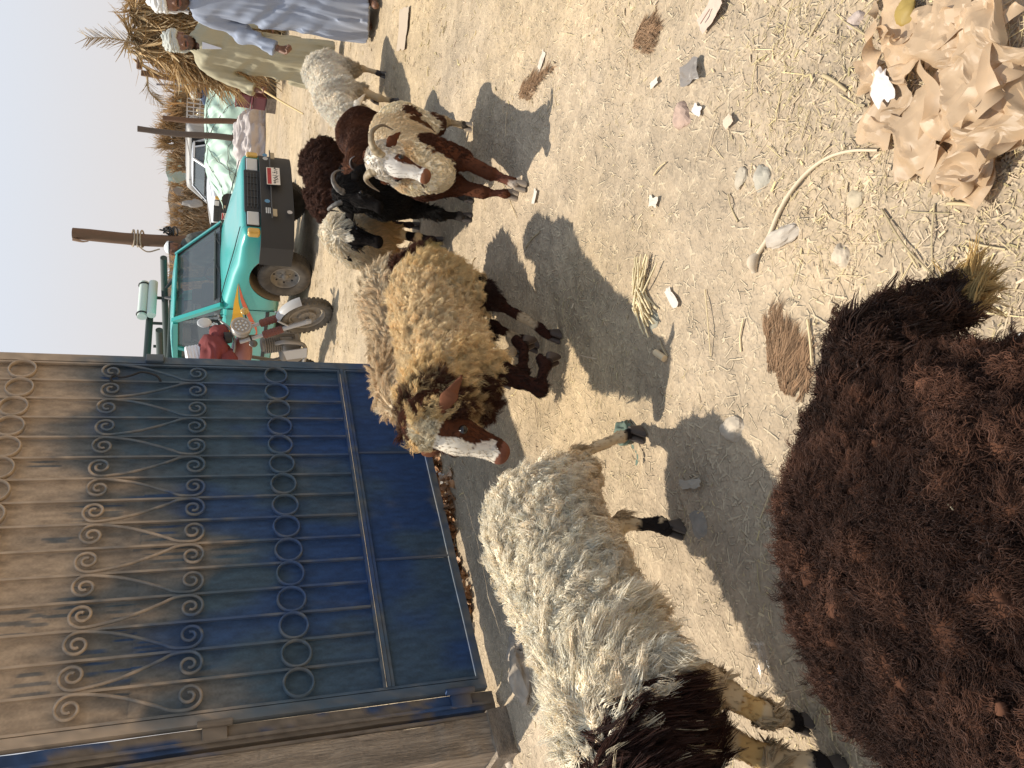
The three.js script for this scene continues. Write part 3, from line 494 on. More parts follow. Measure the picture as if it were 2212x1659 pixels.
{ // cream ewe with dark-brown neck
  const CR = [0.93, 0.85, 0.68], TAN = [0.50, 0.33, 0.16], DK = [0.035, 0.013, 0.008];
  const bound = (I) => I.u - 0.62 - 0.09 * n3(I, 9) - 0.25 * (I.h) ;
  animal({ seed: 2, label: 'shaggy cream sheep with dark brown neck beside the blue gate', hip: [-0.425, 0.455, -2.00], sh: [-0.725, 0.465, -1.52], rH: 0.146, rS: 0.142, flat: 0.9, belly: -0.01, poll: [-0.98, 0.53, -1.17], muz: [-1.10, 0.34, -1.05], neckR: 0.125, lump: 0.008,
    feet: [[-0.155, 0, -2.26], [-0.43, 0, -2.02], [-0.79, 0, -1.45], [-0.85, 0, -1.355]], joints: { 0: [[-0.27, 0.34, -2.06], [-0.23, 0.245, -2.24], [-0.165, 0.07, -2.265]] }, ear: 0.3,
    color: (I) => {
      const n = n3(I, 7);
      if (I.id === 'fore' || I.id === 'hind') { const front = I.id === 'fore'; if (I.seg === 3 && (front || I.s > 0 || I.t > 0.5) || (I.seg === 2 && I.t > (front ? 0.8 : I.s > 0 ? 0.45 : 2) + 0.1 * n3(I, 40))) return front && I.x < -0.82 && I.seg === 2 ? [0.4, 0.33, 0.24] : [0.018, 0.014, 0.013]; if (I.seg > 0) if (I.seg === 0 && front && I.h < -0.05) return [0.55, 0.42, 0.26]; return vary(front && I.seg === 1 && I.t > 0.6 ? [0.58, 0.38, 0.16] : [0.55, 0.42, 0.26], n); }
      if (I.id === 'neck' || I.id === 'head' || I.id === 'ear' || I.id === 'nose' || I.id === 'brow') return vary(bound(I) > -0.04 ? DK : CR, n);
      if (I.id === 'chest' && bound(I) > -0.02) return DK;
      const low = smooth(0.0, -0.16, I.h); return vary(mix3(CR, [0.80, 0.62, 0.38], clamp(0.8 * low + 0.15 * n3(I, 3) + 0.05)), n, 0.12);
    }, density: 10500,
    wool: (I, r) => { if ((I.id === 'fore' || I.id === 'hind') && I.seg > 0) return I.seg === 1 && I.t < 0.3 ? { kind: 'shaggy', len: 0.045, w: 0.006, tilt: 0.85 } : { kind: 'hair', len: 0.014, w: 0.0035, tilt: 0.93, flow: [0, -1, 0], swirl: 0.1, jit: 0.15, p: 0.6 };
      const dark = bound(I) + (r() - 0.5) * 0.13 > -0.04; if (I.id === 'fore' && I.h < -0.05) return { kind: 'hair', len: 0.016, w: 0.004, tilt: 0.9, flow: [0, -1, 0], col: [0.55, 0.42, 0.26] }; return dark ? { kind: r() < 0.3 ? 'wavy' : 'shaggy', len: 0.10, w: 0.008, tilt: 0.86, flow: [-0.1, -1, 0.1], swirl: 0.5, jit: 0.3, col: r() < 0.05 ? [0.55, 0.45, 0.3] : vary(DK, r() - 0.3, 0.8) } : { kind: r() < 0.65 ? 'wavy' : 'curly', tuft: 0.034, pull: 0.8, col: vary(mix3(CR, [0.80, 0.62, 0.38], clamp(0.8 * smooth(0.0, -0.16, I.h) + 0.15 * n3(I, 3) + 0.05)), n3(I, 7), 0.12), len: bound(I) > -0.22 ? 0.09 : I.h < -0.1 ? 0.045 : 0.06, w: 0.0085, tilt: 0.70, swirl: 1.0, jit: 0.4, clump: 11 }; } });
}
{ // golden sheep with white blaze, skipping forward
  const GO = [0.82, 0.61, 0.31], BR = [0.075, 0.026, 0.012], DK = [0.032, 0.012, 0.008];
  animal({ seed: 3, label: 'golden woolly sheep with brown and white face skipping along the gate', hip: [0.34, 0.485, -3.10], sh: [0.0, 0.555, -2.64], belly: -0.01, rH: 0.142, rS: 0.138, poll: [-0.13, 0.70, -2.37], muz: [-0.225, 0.475, -2.28], neckR: 0.095, ear: 0.2,
    feet: [[0.205, 0, -2.92], [0.17, 0.02, -3.10], [0.10, 0.17, -2.62], [0.17, 0.19, -2.80]], joints: { 2: [[0.05, 0.42, -2.55], [-0.01, 0.28, -2.47], [0.07, 0.21, -2.58]], 3: [[0.03, 0.42, -2.68], [0.05, 0.265, -2.66], [0.135, 0.22, -2.76]], 0: [[0.35, 0.36, -2.93], [0.33, 0.225, -3.02], [0.235, 0.075, -2.945]] },
    tail: [[0.47, 0.54, -3.27], [0.53, 0.45, -3.36], [0.53, 0.38, -3.37]], tailR: [0.07, 0.06, 0.035], hoof: [0.05, 0.03, 0.02],
    color: (I) => {
      const n = n3(I, 7), m = n3(I, 22, 3);
      if (I.id === 'head' || I.id === 'brow' || I.id === 'nose') { const side = Math.abs(I.hs) + 0.04 * m; if (I.hv > 0.92 + 0.03 * m) return [0.17, 0.07, 0.045]; const blaze = I.hu > 0.02 && side < (I.hv > 0.6 ? 0.075 : 0.13); if (I.hv < 0.16 && I.hu > -0.05) return [0.66, 0.57, 0.40]; if (blaze) return [0.70, 0.62, 0.50]; if (I.hv > 0.62 && side < 0.11 && I.hu > -0.04) return [0.66, 0.58, 0.48]; if (I.hu < -0.17 && I.hv > 0.3) return [0.55, 0.40, 0.22]; return vary(BR, m, 0.3); }
      if (I.id === 'ear') return [0.16, 0.065, 0.035];
      if (I.id === 'neck') return vary(mix3(GO, BR, smooth(0.45, 0.75, I.t + 0.12 * m - 0.5 * (I.y - 0.62))), n);
      if (I.id === 'fore' || I.id === 'hind') { if (I.id === 'hind' && I.seg === 2 && I.t > 0.5) return [0.42, 0.33, 0.22]; if (I.seg === 0 && I.h > -0.13 + 0.05 * n) return vary(GO, n); return vary(DK, n); }
      if (I.id === 'chest') return vary(mix3(GO, BR, smooth(0.02, -0.06, I.y - 0.55 + 0.05 * m)), n);
      if (I.id === 'tail') return I.y < 0.47 ? [0.62, 0.48, 0.2] : BR;
      const low = smooth(-0.13, -0.2, I.h + 0.03 * m); return vary(mix3(mix3(GO, [0.88, 0.71, 0.45], 0.5 + 0.5 * n3(I, 3)), BR, low * 0.8), n, 0.12);
    }, density: 13000, headCell: 0.006,
    wool: (I, r) => { if ((I.id === 'fore' || I.id === 'hind') && I.seg > 0) return { kind: 'hair', len: I.seg === 1 ? 0.025 : 0.012, w: 0.003, tilt: 0.9, flow: [0, -1, 0], swirl: 0.1, jit: 0.15, p: 0.7 }; if (I.id === 'ear') return null;
      if (I.id === 'head' || I.id === 'nose' || I.id === 'brow') return I.hv < 0.14 ? { kind: 'curly', len: 0.028, w: 0.006, tilt: 0.5, swirl: 1 } : I.hv > 0.9 ? null : { kind: 'hair', len: 0.011, w: 0.0026, tilt: 0.95, swirl: 0.05, jit: 0.15 };
      if (I.id === 'neck' && I.t > 0.9 && I.y > 0.66) return { kind: 'hair', len: 0.02, w: 0.004, tilt: 0.8 };
      return { kind: r() < 0.35 ? 'wavy' : 'curly', tuft: 0.03, pull: 0.9, len: I.id === 'chest' || I.id === 'neck' ? 0.062 : 0.055, w: 0.0072, tilt: 0.58, swirl: 1.0, jit: 0.5, clump: 13 }; } });
}
{ // grey-cream sheep behind it
  const CR = [0.80, 0.65, 0.44];
  animal({ seed: 4, label: 'matted beige sheep squeezed behind the golden one, its head hidden', hip: [0.40, 0.48, -3.76], sh: [0.04, 0.50, -3.34], rH: 0.155, rS: 0.15, poll: [-0.06, 0.60, -3.12], muz: [-0.14, 0.42, -3.04], neckR: 0.1, ear: 0.1,
    feet: [[0.50, 0, -3.76], [0.4, 0, -3.89], [0.15, 0, -3.30], [0.01, 0, -3.45]],
    color: (I) => { const n = n3(I, 6); if ((I.id === 'hind' || I.id === 'fore') && I.seg > 0) return vary([0.4, 0.3, 0.19], n); if (I.id === 'ear') return [0.45, 0.27, 0.17]; return vary(mix3(CR, [0.62, 0.44, 0.25], clamp(0.4 + n3(I, 4, 9))), n, 0.15); }, density: 9000,
    wool: (I, r) => (I.id === 'fore' || I.id === 'hind') && I.seg > 0 || I.id === 'ear' || (I.id === 'head' && I.hv > 0.3) ? null : { kind: r() < 0.7 ? 'wavy' : 'shaggy', tuft: 0.036, pull: 0.8, len: 0.08, w: 0.0072, tilt: 0.7, swirl: 1.2, jit: 0.4, clump: 10 } });
}
{ // white-browed, black-faced sheep
  const CR = [0.60, 0.48, 0.29];
  animal({ seed: 5, label: 'cream sheep with black face and white forehead between black ram and beige sheep', hip: [0.98, 0.46, -5.25], sh: [0.83, 0.46, -4.74], rH: 0.16, rS: 0.15, poll: [0.82, 0.655, -4.40], muz: [0.765, 0.455, -4.28], neckR: 0.1, ear: 0.42,
    feet: [[1.07, 0, -5.2], [0.90, 0, -5.28], [0.875, 0, -4.64], [0.775, 0, -4.66]],
    color: (I) => { const n = n3(I, 7); if (I.id === 'head' || I.id === 'brow' || I.id === 'nose') return I.hv < 0.3 + 0.14 * Math.cos(I.hs * 14) + 0.04 * n3(I, 40) && I.hu > 0.02 ? [0.68, 0.6, 0.47] : [0.012, 0.009, 0.008]; if (I.id === 'ear') return [0.012, 0.009, 0.008];
      if (I.id === 'fore' || I.id === 'hind') { if (I.seg === 1 && I.t > 0.55 || I.seg === 2 && I.t < 0.12) return [0.014, 0.01, 0.009]; if (I.seg >= 2) return I.s > 0 ? [0.5, 0.43, 0.33] : [0.03, 0.02, 0.018]; }
      return vary(mix3([0.90, 0.80, 0.62], [0.72, 0.5, 0.25], smooth(0.12, -0.12, I.h)), n, 0.12); }, density: 8500,
    wool: (I, r) => (I.id === 'fore' || I.id === 'hind') && I.seg > 0 || I.id === 'ear' || I.id === 'nose' ? null : I.id === 'head' ? (I.hv < 0.25 ? { kind: 'hair', len: 0.025, w: 0.005, tilt: 0.7 } : I.hv < 0.9 ? { kind: 'hair', len: 0.012, w: 0.003, tilt: 0.92, swirl: 0.05, jit: 0.2 } : null) : { kind: 'shaggy', len: 0.055, w: 0.0068, tilt: 0.72, swirl: 0.8, jit: 0.5 } });
}
{ // black horned ram
  const BK = [0.011, 0.009, 0.008];
  animal({ seed: 6, label: 'black ram with ridged grey horns standing in the middle of the flock', hip: [1.20, 0.47, -4.72], sh: [1.04, 0.48, -4.22], rH: 0.145, rS: 0.145, poll: [0.955, 0.685, -4.03], muz: [0.875, 0.535, -3.92], neckR: 0.09, ear: 0.15,
    feet: [[1.24, 0, -4.63], [1.09, 0, -4.82], [1.02, 0, -4.08], [0.92, 0, -4.11]], hoof: [0.05, 0.04, 0.035],
    horns: [1, -1].map((s) => ({ r: 0.10, c0: [0.15, 0.135, 0.115], c1: [0.12, 0.10, 0.085], pts: [[0.05, 0.18, s * 0.10], [-0.04, 0.36, s * 0.18], [-0.18, 0.42, s * 0.32], [-0.30, 0.32, s * 0.46], [-0.30, 0.12, s * 0.54], [-0.20, 0.0, s * 0.55]] })),
    color: (I) => { const n = n3(I, 9); if ((I.id === 'head') && Math.abs(I.hs) > 0.1 && I.hv > 0.35 && n3(I, 45) > 0.25) return [0.045, 0.04, 0.037]; if (I.seg === 3) return [0.04, 0.035, 0.032]; return vary(BK, n, 0.3); }, density: 9500,
    wool: (I, r) => (I.id === 'fore' || I.id === 'hind') && I.seg > 1 || I.id === 'ear' || I.id === 'nose' ? null : I.id === 'head' ? (I.hv < 0.9 ? { kind: 'hair', len: 0.014, w: 0.003, tilt: 0.92, swirl: 0.05, jit: 0.2 } : null) : { kind: r() < 0.5 ? 'shaggy' : 'hair', len: 0.04, w: 0.006, tilt: 0.85, swirl: 0.5, jit: 0.4 } });
}
{ // dark-brown woolly one behind the black ram
  animal({ seed: 7, label: 'dark brown curly sheep standing behind the black ram, close to the truck', hip: [1.80, 0.45, -6.60], sh: [1.46, 0.45, -6.25], rH: 0.155, rS: 0.15, flat: 0.95, poll: [1.28, 0.48, -6.0], muz: [1.20, 0.30, -5.9], neckR: 0.1, ear: 0.3, lump: 0.012,
    feet: [[1.85, 0, -6.5], [1.72, 0, -6.64], [1.5, 0, -6.16], [1.37, 0, -6.3]],
    color: (I) => vary([0.085, 0.036, 0.022], n3(I, 8) + 0.5 * n3(I, 25), 0.3), density: 8500,
    wool: (I, r) => (I.id === 'fore' || I.id === 'hind') && I.seg > 0 || I.id === 'ear' || I.id === 'head' ? null : { kind: r() < 0.5 ? 'matted' : 'wavy', tuft: 0.04, len: 0.055, w: 0.008, tilt: 0.6, swirl: 1.6, jit: 0.6 } });
}
{ // reddish-brown horned sheep
  const RB = [0.135, 0.055, 0.028];
  animal({ seed: 8, label: 'reddish brown sheep with short dark horns behind the spotted ram', hip: [1.60, 0.425, -5.10], sh: [1.35, 0.435, -4.66], rH: 0.145, rS: 0.14, poll: [1.20, 0.56, -4.42], muz: [1.07, 0.42, -4.31], neckR: 0.09, ear: 0.3,
    feet: [[1.66, 0, -5.05], [1.52, 0, -5.15], [1.41, 0, -4.58], [1.28, 0, -4.66]],
    horns: [1, -1].map((s) => ({ r: 0.11, c0: [0.05, 0.03, 0.022], c1: [0.035, 0.022, 0.018], pts: [[0.08, 0.18, s * 0.10], [0.02, 0.34, s * 0.24], [0.02, 0.40, s * 0.42], [0.10, 0.38, s * 0.56]] })),
    color: (I) => { const n = n3(I, 8), m = n3(I, 20, 5); if (I.id === 'head' || I.id === 'nose') return vary([0.10, 0.04, 0.026], m, 0.3); return vary(mix3(RB, [0.07, 0.028, 0.016], clamp(0.4 + n)), m, 0.25); }, density: 9500,
    wool: (I, r) => (I.id === 'fore' || I.id === 'hind') && I.seg > 0 || I.id === 'ear' || I.id === 'nose' ? null : I.id === 'head' ? (I.hv < 0.9 ? { kind: 'hair', len: 0.014, w: 0.003, tilt: 0.92, swirl: 0.05, jit: 0.2 } : null) : { kind: r() < 0.6 ? 'shaggy' : 'hair', len: 0.042, w: 0.0055, tilt: 0.88, swirl: 0.6, jit: 0.4 } });
}
{ // spotted ram with big horns
  const CR = [0.92, 0.82, 0.62], BR = [0.10, 0.036, 0.018];
  animal({ seed: 9, label: 'cream and brown spotted ram with curved horns and white blaze, facing forward', hip: [1.27, 0.43, -3.98], sh: [1.00, 0.445, -3.52], rH: 0.136, rS: 0.134, poll: [0.955, 0.665, -3.33], muz: [0.875, 0.485, -3.23], neckR: 0.085, ear: 0.42, earK: 0.65,
    feet: [[1.42, 0, -4.10], [1.22, 0, -4.16], [0.92, 0, -3.335], [0.90, 0, -3.43]], hoof: [0.30, 0.24, 0.18],
    horns: [{ r: 0.11, c0: [0.36, 0.27, 0.15], c1: [0.10, 0.065, 0.04], pts: [[0.06, 0.16, -0.13], [-0.12, 0.26, -0.30], [-0.22, 0.16, -0.52], [-0.12, -0.02, -0.64], [0.08, -0.12, -0.60]] }, { r: 0.11, c0: [0.36, 0.27, 0.15], c1: [0.14, 0.10, 0.07], pts: [[0.06, 0.16, 0.13], [-0.12, 0.22, 0.28], [-0.20, 0.16, 0.44], [-0.12, 0.06, 0.58], [0.06, 0.0, 0.66]] }].map((h) => ({ ...h, pts: h.pts.map(([a, b, c]) => [a, b, c]) })),
    color: (I) => {
      const n = n3(I, 7), m = n3(I, 22, 3);
      if (I.id === 'head' || I.id === 'brow' || I.id === 'nose') { const side = Math.abs(I.hs) + 0.02 * m; if (I.hv > 0.9) return [0.20, 0.085, 0.045]; if (I.hv < 0.84 && I.hv > 0.3 && side > 0.14 + 0.14 * (0.6 - I.hv) && I.hu > -0.2) return BR; return [0.74, 0.68, 0.6]; }
      if (I.id === 'ear') return BR;
      if (I.id === 'fore') { if (I.seg === 3 && I.s < 0 && m > 0) return [0.5, 0.42, 0.34]; return vary(I.seg === 2 ? [0.15, 0.06, 0.04] : BR, m, 0.25); }
      if (I.id === 'hind') { if (I.seg === 0) return n3(I, 5, 2) > 0.15 ? vary([0.13, 0.055, 0.03], m) : CR; return I.seg === 3 ? [0.1, 0.08, 0.06] : vary([0.46, 0.35, 0.22], m); }
      if (I.id === 'chest') return Math.abs(I.s + 0.01) < 0.085 && I.h < 0.03 ? CR : vary(BR, m);
      if (I.id === 'neck' && I.hv > -0.35 && I.y > 0.58) return [0.80, 0.73, 0.62]; if (I.id === 'neck') return vary(I.y < 0.52 ? CR : [0.84, 0.68, 0.46], n);
      const spot = n3(I, 5.5, 31) - 0.45 + 0.75 * smooth(0.44, 0.62, I.u - 0.5 * I.h); return vary(spot > 0 ? [0.16, 0.07, 0.03] : mix3(CR, [0.80, 0.64, 0.42], clamp(0.4 + 0.8 * n3(I, 4))), n, 0.14);
    }, density: 11500, headCell: 0.0065,
    wool: (I, r) => { if (I.id === 'ear' || I.id === 'nose') return null; if (I.id === 'head' || I.id === 'brow') return I.hv > 0.88 ? null : { kind: 'hair', len: 0.011, w: 0.0026, tilt: 0.95, swirl: 0.05, jit: 0.15, p: 0.8 }; if ((I.id === 'fore' || I.id === 'hind') && I.seg > 0) return { kind: 'hair', len: 0.014, w: 0.003, tilt: 0.92, flow: [0, -1, 0], swirl: 0.1, jit: 0.15, p: 0.6 }; return { kind: r() < 0.5 ? 'shaggy' : 'hair', len: I.id === 'neck' ? 0.022 : 0.028, w: 0.0055, tilt: 0.86, swirl: 0.7, jit: 0.5 }; } });
}
{ // white sheep, head down
  const WH = [0.92, 0.85, 0.72];
  animal({ seed: 10, label: 'white sheep sniffing the ground in front of the two men', hip: [2.50, 0.465, -6.52], sh: [2.13, 0.45, -6.0], rH: 0.145, rS: 0.135, poll: [1.88, 0.40, -5.70], muz: [1.79, 0.19, -5.58], neckR: 0.095, ear: 0.4,
    feet: [[2.53, 0, -6.38], [2.38, 0, -6.6], [2.14, 0, -5.87], [1.99, 0, -5.84]],
    color: (I) => { const n = n3(I, 7); if (I.id === 'nose' || (I.id === 'head' && I.hv > 0.95)) return [0.03, 0.025, 0.025]; if (I.id === 'head' && I.hv > 0.36 && I.hv < 0.5 && Math.abs(I.hs) > 0.13) return [0.12, 0.09, 0.07]; if (I.id === 'fore' || I.id === 'hind') { if (I.seg === 3) return [0.05, 0.04, 0.035]; if (I.seg > 0) return vary([0.46, 0.34, 0.2], n); } return vary(mix3(WH, [0.5, 0.38, 0.22], smooth(-0.05, -0.22, I.h) * 0.8), n, 0.08); }, density: 8500,
    wool: (I, r) => (I.id === 'fore' || I.id === 'hind') && I.seg > 0 || I.id === 'nose' ? null : I.id === 'head' || I.id === 'ear' ? (I.hv > 0.8 ? null : { kind: 'hair', len: 0.014, w: 0.004, tilt: 0.9, p: 0.6 }) : { kind: r() < 0.6 ? 'wavy' : 'curly', len: 0.045, w: 0.0065, tilt: 0.62, swirl: 1.0, jit: 0.5 } });
}
console.log('locks', furTotal);
// ---------------------------------------------------------------- pick-up trucks
const BLACKP = mat(0.022, 0.021, 0.02, 0.6), RUBBER = vmat(0.95), CHROME = mat(0.6, 0.6, 0.58, 0.25, { metalness: 1 }), DARK = mat(0.012, 0.012, 0.013, 0.8), STEEL = mat(0.30, 0.28, 0.25, 0.5, { metalness: 0.7 });
const GLASS = new THREE.MeshPhysicalMaterial({ color: 0xffffff, roughness: 0.06, transmission: 0.82, thickness: 0, side: THREE.DoubleSide }); GLASS.color.setRGB(0.50, 0.55, 0.56);
const LENS = new THREE.MeshPhysicalMaterial({ roughness: 0.15, clearcoat: 1, clearcoatRoughness: 0.1 }); LENS.color.setRGB(0.55, 0.55, 0.53);
const AMBER = new THREE.MeshPhysicalMaterial({ roughness: 0.2, clearcoat: 1, clearcoatRoughness: 0.1 }); AMBER.color.setRGB(0.62, 0.36, 0.06);
function shell(stations, n = 40) {   // stations [x, half width, y bottom, y top, corner radius]; closed skin along x
  const pos = [], idx = [], uv = [];
  stations.forEach(([x, w, yb, yt, rd], i) => {
    const cy = (yb + yt) / 2, hh = (yt - yb) / 2;
    for (let j = 0; j < n; j++) { const a = (j + 0.5) / n * 6.28318, c = Math.cos(a), s = Math.sin(a), e = 0.18 + rd; const z = w * Math.sign(c) * Math.pow(Math.abs(c), e), y = cy + hh * Math.sign(s) * Math.pow(Math.abs(s), e); pos.push(x, y, z); uv.push(i, j / n); }
  });
  const m = stations.length; for (let i = 0; i < m - 1; i++) for (let j = 0; j < n; j++) { const a = i * n + j, b = i * n + (j + 1) % n; idx.push(a, a + n, b, b, a + n, b + n); }
  for (const [k, flip] of [[0, true], [m - 1, false]]) { const c = pos.length / 3, st = stations[k]; pos.push(st[0], (st[2] + st[3]) / 2, 0); uv.push(0, 0); for (let j = 0; j < n; j++) { const a = k * n + j, b = k * n + (j + 1) % n; flip ? idx.push(c, a, b) : idx.push(c, b, a); } }
  const g = new THREE.BufferGeometry(); g.setAttribute('position', new THREE.Float32BufferAttribute(pos, 3)); g.setAttribute('uv', new THREE.Float32BufferAttribute(uv, 2)); g.setIndex(idx); g.computeVertexNormals(); return g;
}
function cut(geo, holes) { let a = new Brush(geo); a.updateMatrixWorld(); const ev = new Evaluator(); ev.attributes = ['position', 'normal', 'uv']; ev.useGroups = false; for (const h of holes) { const b = new Brush(h); b.updateMatrixWorld(); a = ev.evaluate(a, b, SUBTRACTION); } return a.geometry; }
const plate4 = (a, b, c, d, t = 0.006) => { const n = b.clone().sub(a).cross(d.clone().sub(a)).normalize().multiplyScalar(t / 2), P = [a, b, c, d], g = new THREE.BufferGeometry(), v = []; const q = (w, x, y, z) => v.push(...w.toArray(), ...x.toArray(), ...y.toArray(), ...w.toArray(), ...y.toArray(), ...z.toArray()); const T = P.map((p) => p.clone().add(n)), U = P.map((p) => p.clone().sub(n)); q(...T); q(U[3], U[2], U[1], U[0]); for (let i = 0; i < 4; i++) { const j = (i + 1) % 4; q(T[i], U[i], U[j], T[j]); } g.setAttribute('position', new THREE.Float32BufferAttribute(v, 3)); g.computeVertexNormals(); return g; };
const pane4 = (a, b, c, d) => { const g = new THREE.BufferGeometry(); g.setAttribute('position', new THREE.Float32BufferAttribute([a, b, c, a, c, d].flatMap((p) => p.toArray()), 3)); g.computeVertexNormals(); return g; };
function carWheel(parent, x, y, z, side, R = 0.345, W = 0.21, dusty = 0.5) {
  const w = new THREE.Group(); w.name = 'wheel'; w.position.set(x, y, z); parent.add(w);
  const prof = [[0.19, -0.42], [0.24, -0.5], [0.29, -0.5], [0.33, -0.44], [0.345, -0.3], [0.347, 0], [0.345, 0.3], [0.33, 0.44], [0.29, 0.5], [0.24, 0.5], [0.19, 0.42]].map(([r, t]) => new THREE.Vector2(r * R / 0.345, t * W));
  const t = new THREE.LatheGeometry(prof, 60).rotateX(Math.PI / 2);
  const tread = []; for (let i = 0; i < 54; i++) for (const k of [-1, 0, 1]) tread.push(box(0.024, 0.008, W * 0.22, 0, R + 0.001, k * W * 0.27).applyMatrix4(new THREE.Matrix4().makeRotationZ((i + (k ? 0.5 : 0)) / 54 * 6.2832)));
  part('tyre', paint(merge([t, ...tread]), (a, b, c) => { const k = 0.8 + 0.3 * noise(a * 30, b * 30, c * 30); return [lerp(0.02, 0.21, dusty) * k, lerp(0.019, 0.17, dusty) * k, lerp(0.018, 0.125, dusty) * k]; }), RUBBER, w);
  const rp = [[0.185, 0.30], [0.192, 0.40], [0.18, 0.40], [0.168, 0.26], [0.155, 0.10], [0.13, 0.05], [0.10, 0.12], [0.06, 0.20], [0.045, 0.22], [0.04, 0.34], [0.0, 0.36]].map(([r, q]) => new THREE.Vector2(Math.max(r, 0.0005) * R / 0.345, q * W * side));
  part('rim', paint(new THREE.LatheGeometry(rp, 48).rotateX(Math.PI / 2), (a, b, c) => { const k = 0.8 + 0.3 * noise(a * 40, b * 40, c * 40); return [0.33 * k, 0.29 * k, 0.235 * k]; }), vmat(0.6, { metalness: 0.3 }), w);
  const holes = []; for (let i = 0; i < 8; i++) holes.push(cyl(0.013, 0.013, 0.006, 0, 0, 0, 10).rotateX(Math.PI / 2).translate(Math.cos(i * 0.785) * 0.142 * R / 0.345, Math.sin(i * 0.785) * 0.142 * R / 0.345, side * W * 0.085)); for (const h of holes) part('rim_hole', h, DARK, w);
  const nuts = []; for (let i = 0; i < 6; i++) nuts.push(cyl(0.009, 0.009, 0.02, 0, 0, 0, 6).rotateX(Math.PI / 2).translate(Math.cos(i * 1.047) * 0.07, Math.sin(i * 1.047) * 0.07, side * W * 0.2)); for (const n of nuts) part('wheel_nut', n, STEEL, w);

}
function arabic(ctx, kind, x, y, s) {   // plain strokes of the plate's characters
  const P = { '9': [[[0.62, 0.3], [0.4, 0.12], [0.25, 0.3], [0.42, 0.45], [0.62, 0.3], [0.68, 0.95]]], '5': [[[0.5, 0.25], [0.22, 0.6], [0.5, 0.88], [0.78, 0.6], [0.5, 0.25]]], '7': [[[0.2, 0.1], [0.5, 0.9], [0.8, 0.1]]], q: [[[0.75, 0.45], [0.55, 0.35], [0.55, 0.55], [0.78, 0.5], [0.75, 0.8], [0.45, 0.95], [0.2, 0.75]], [[0.5, 0.15], [0.54, 0.15]], [[0.68, 0.15], [0.72, 0.15]]], r: [[[0.6, 0.4], [0.62, 0.7], [0.3, 1.0]]], m: [[[0.8, 0.5], [0.55, 0.35], [0.5, 0.6], [0.8, 0.6], [0.4, 0.65], [0.35, 1.0]]] }[kind];
  for (const l of P) { ctx.beginPath(); l.forEach(([a, b], i) => i ? ctx.lineTo(x + a * s, y + b * s) : ctx.moveTo(x + a * s, y + b * s)); ctx.stroke(); }
}
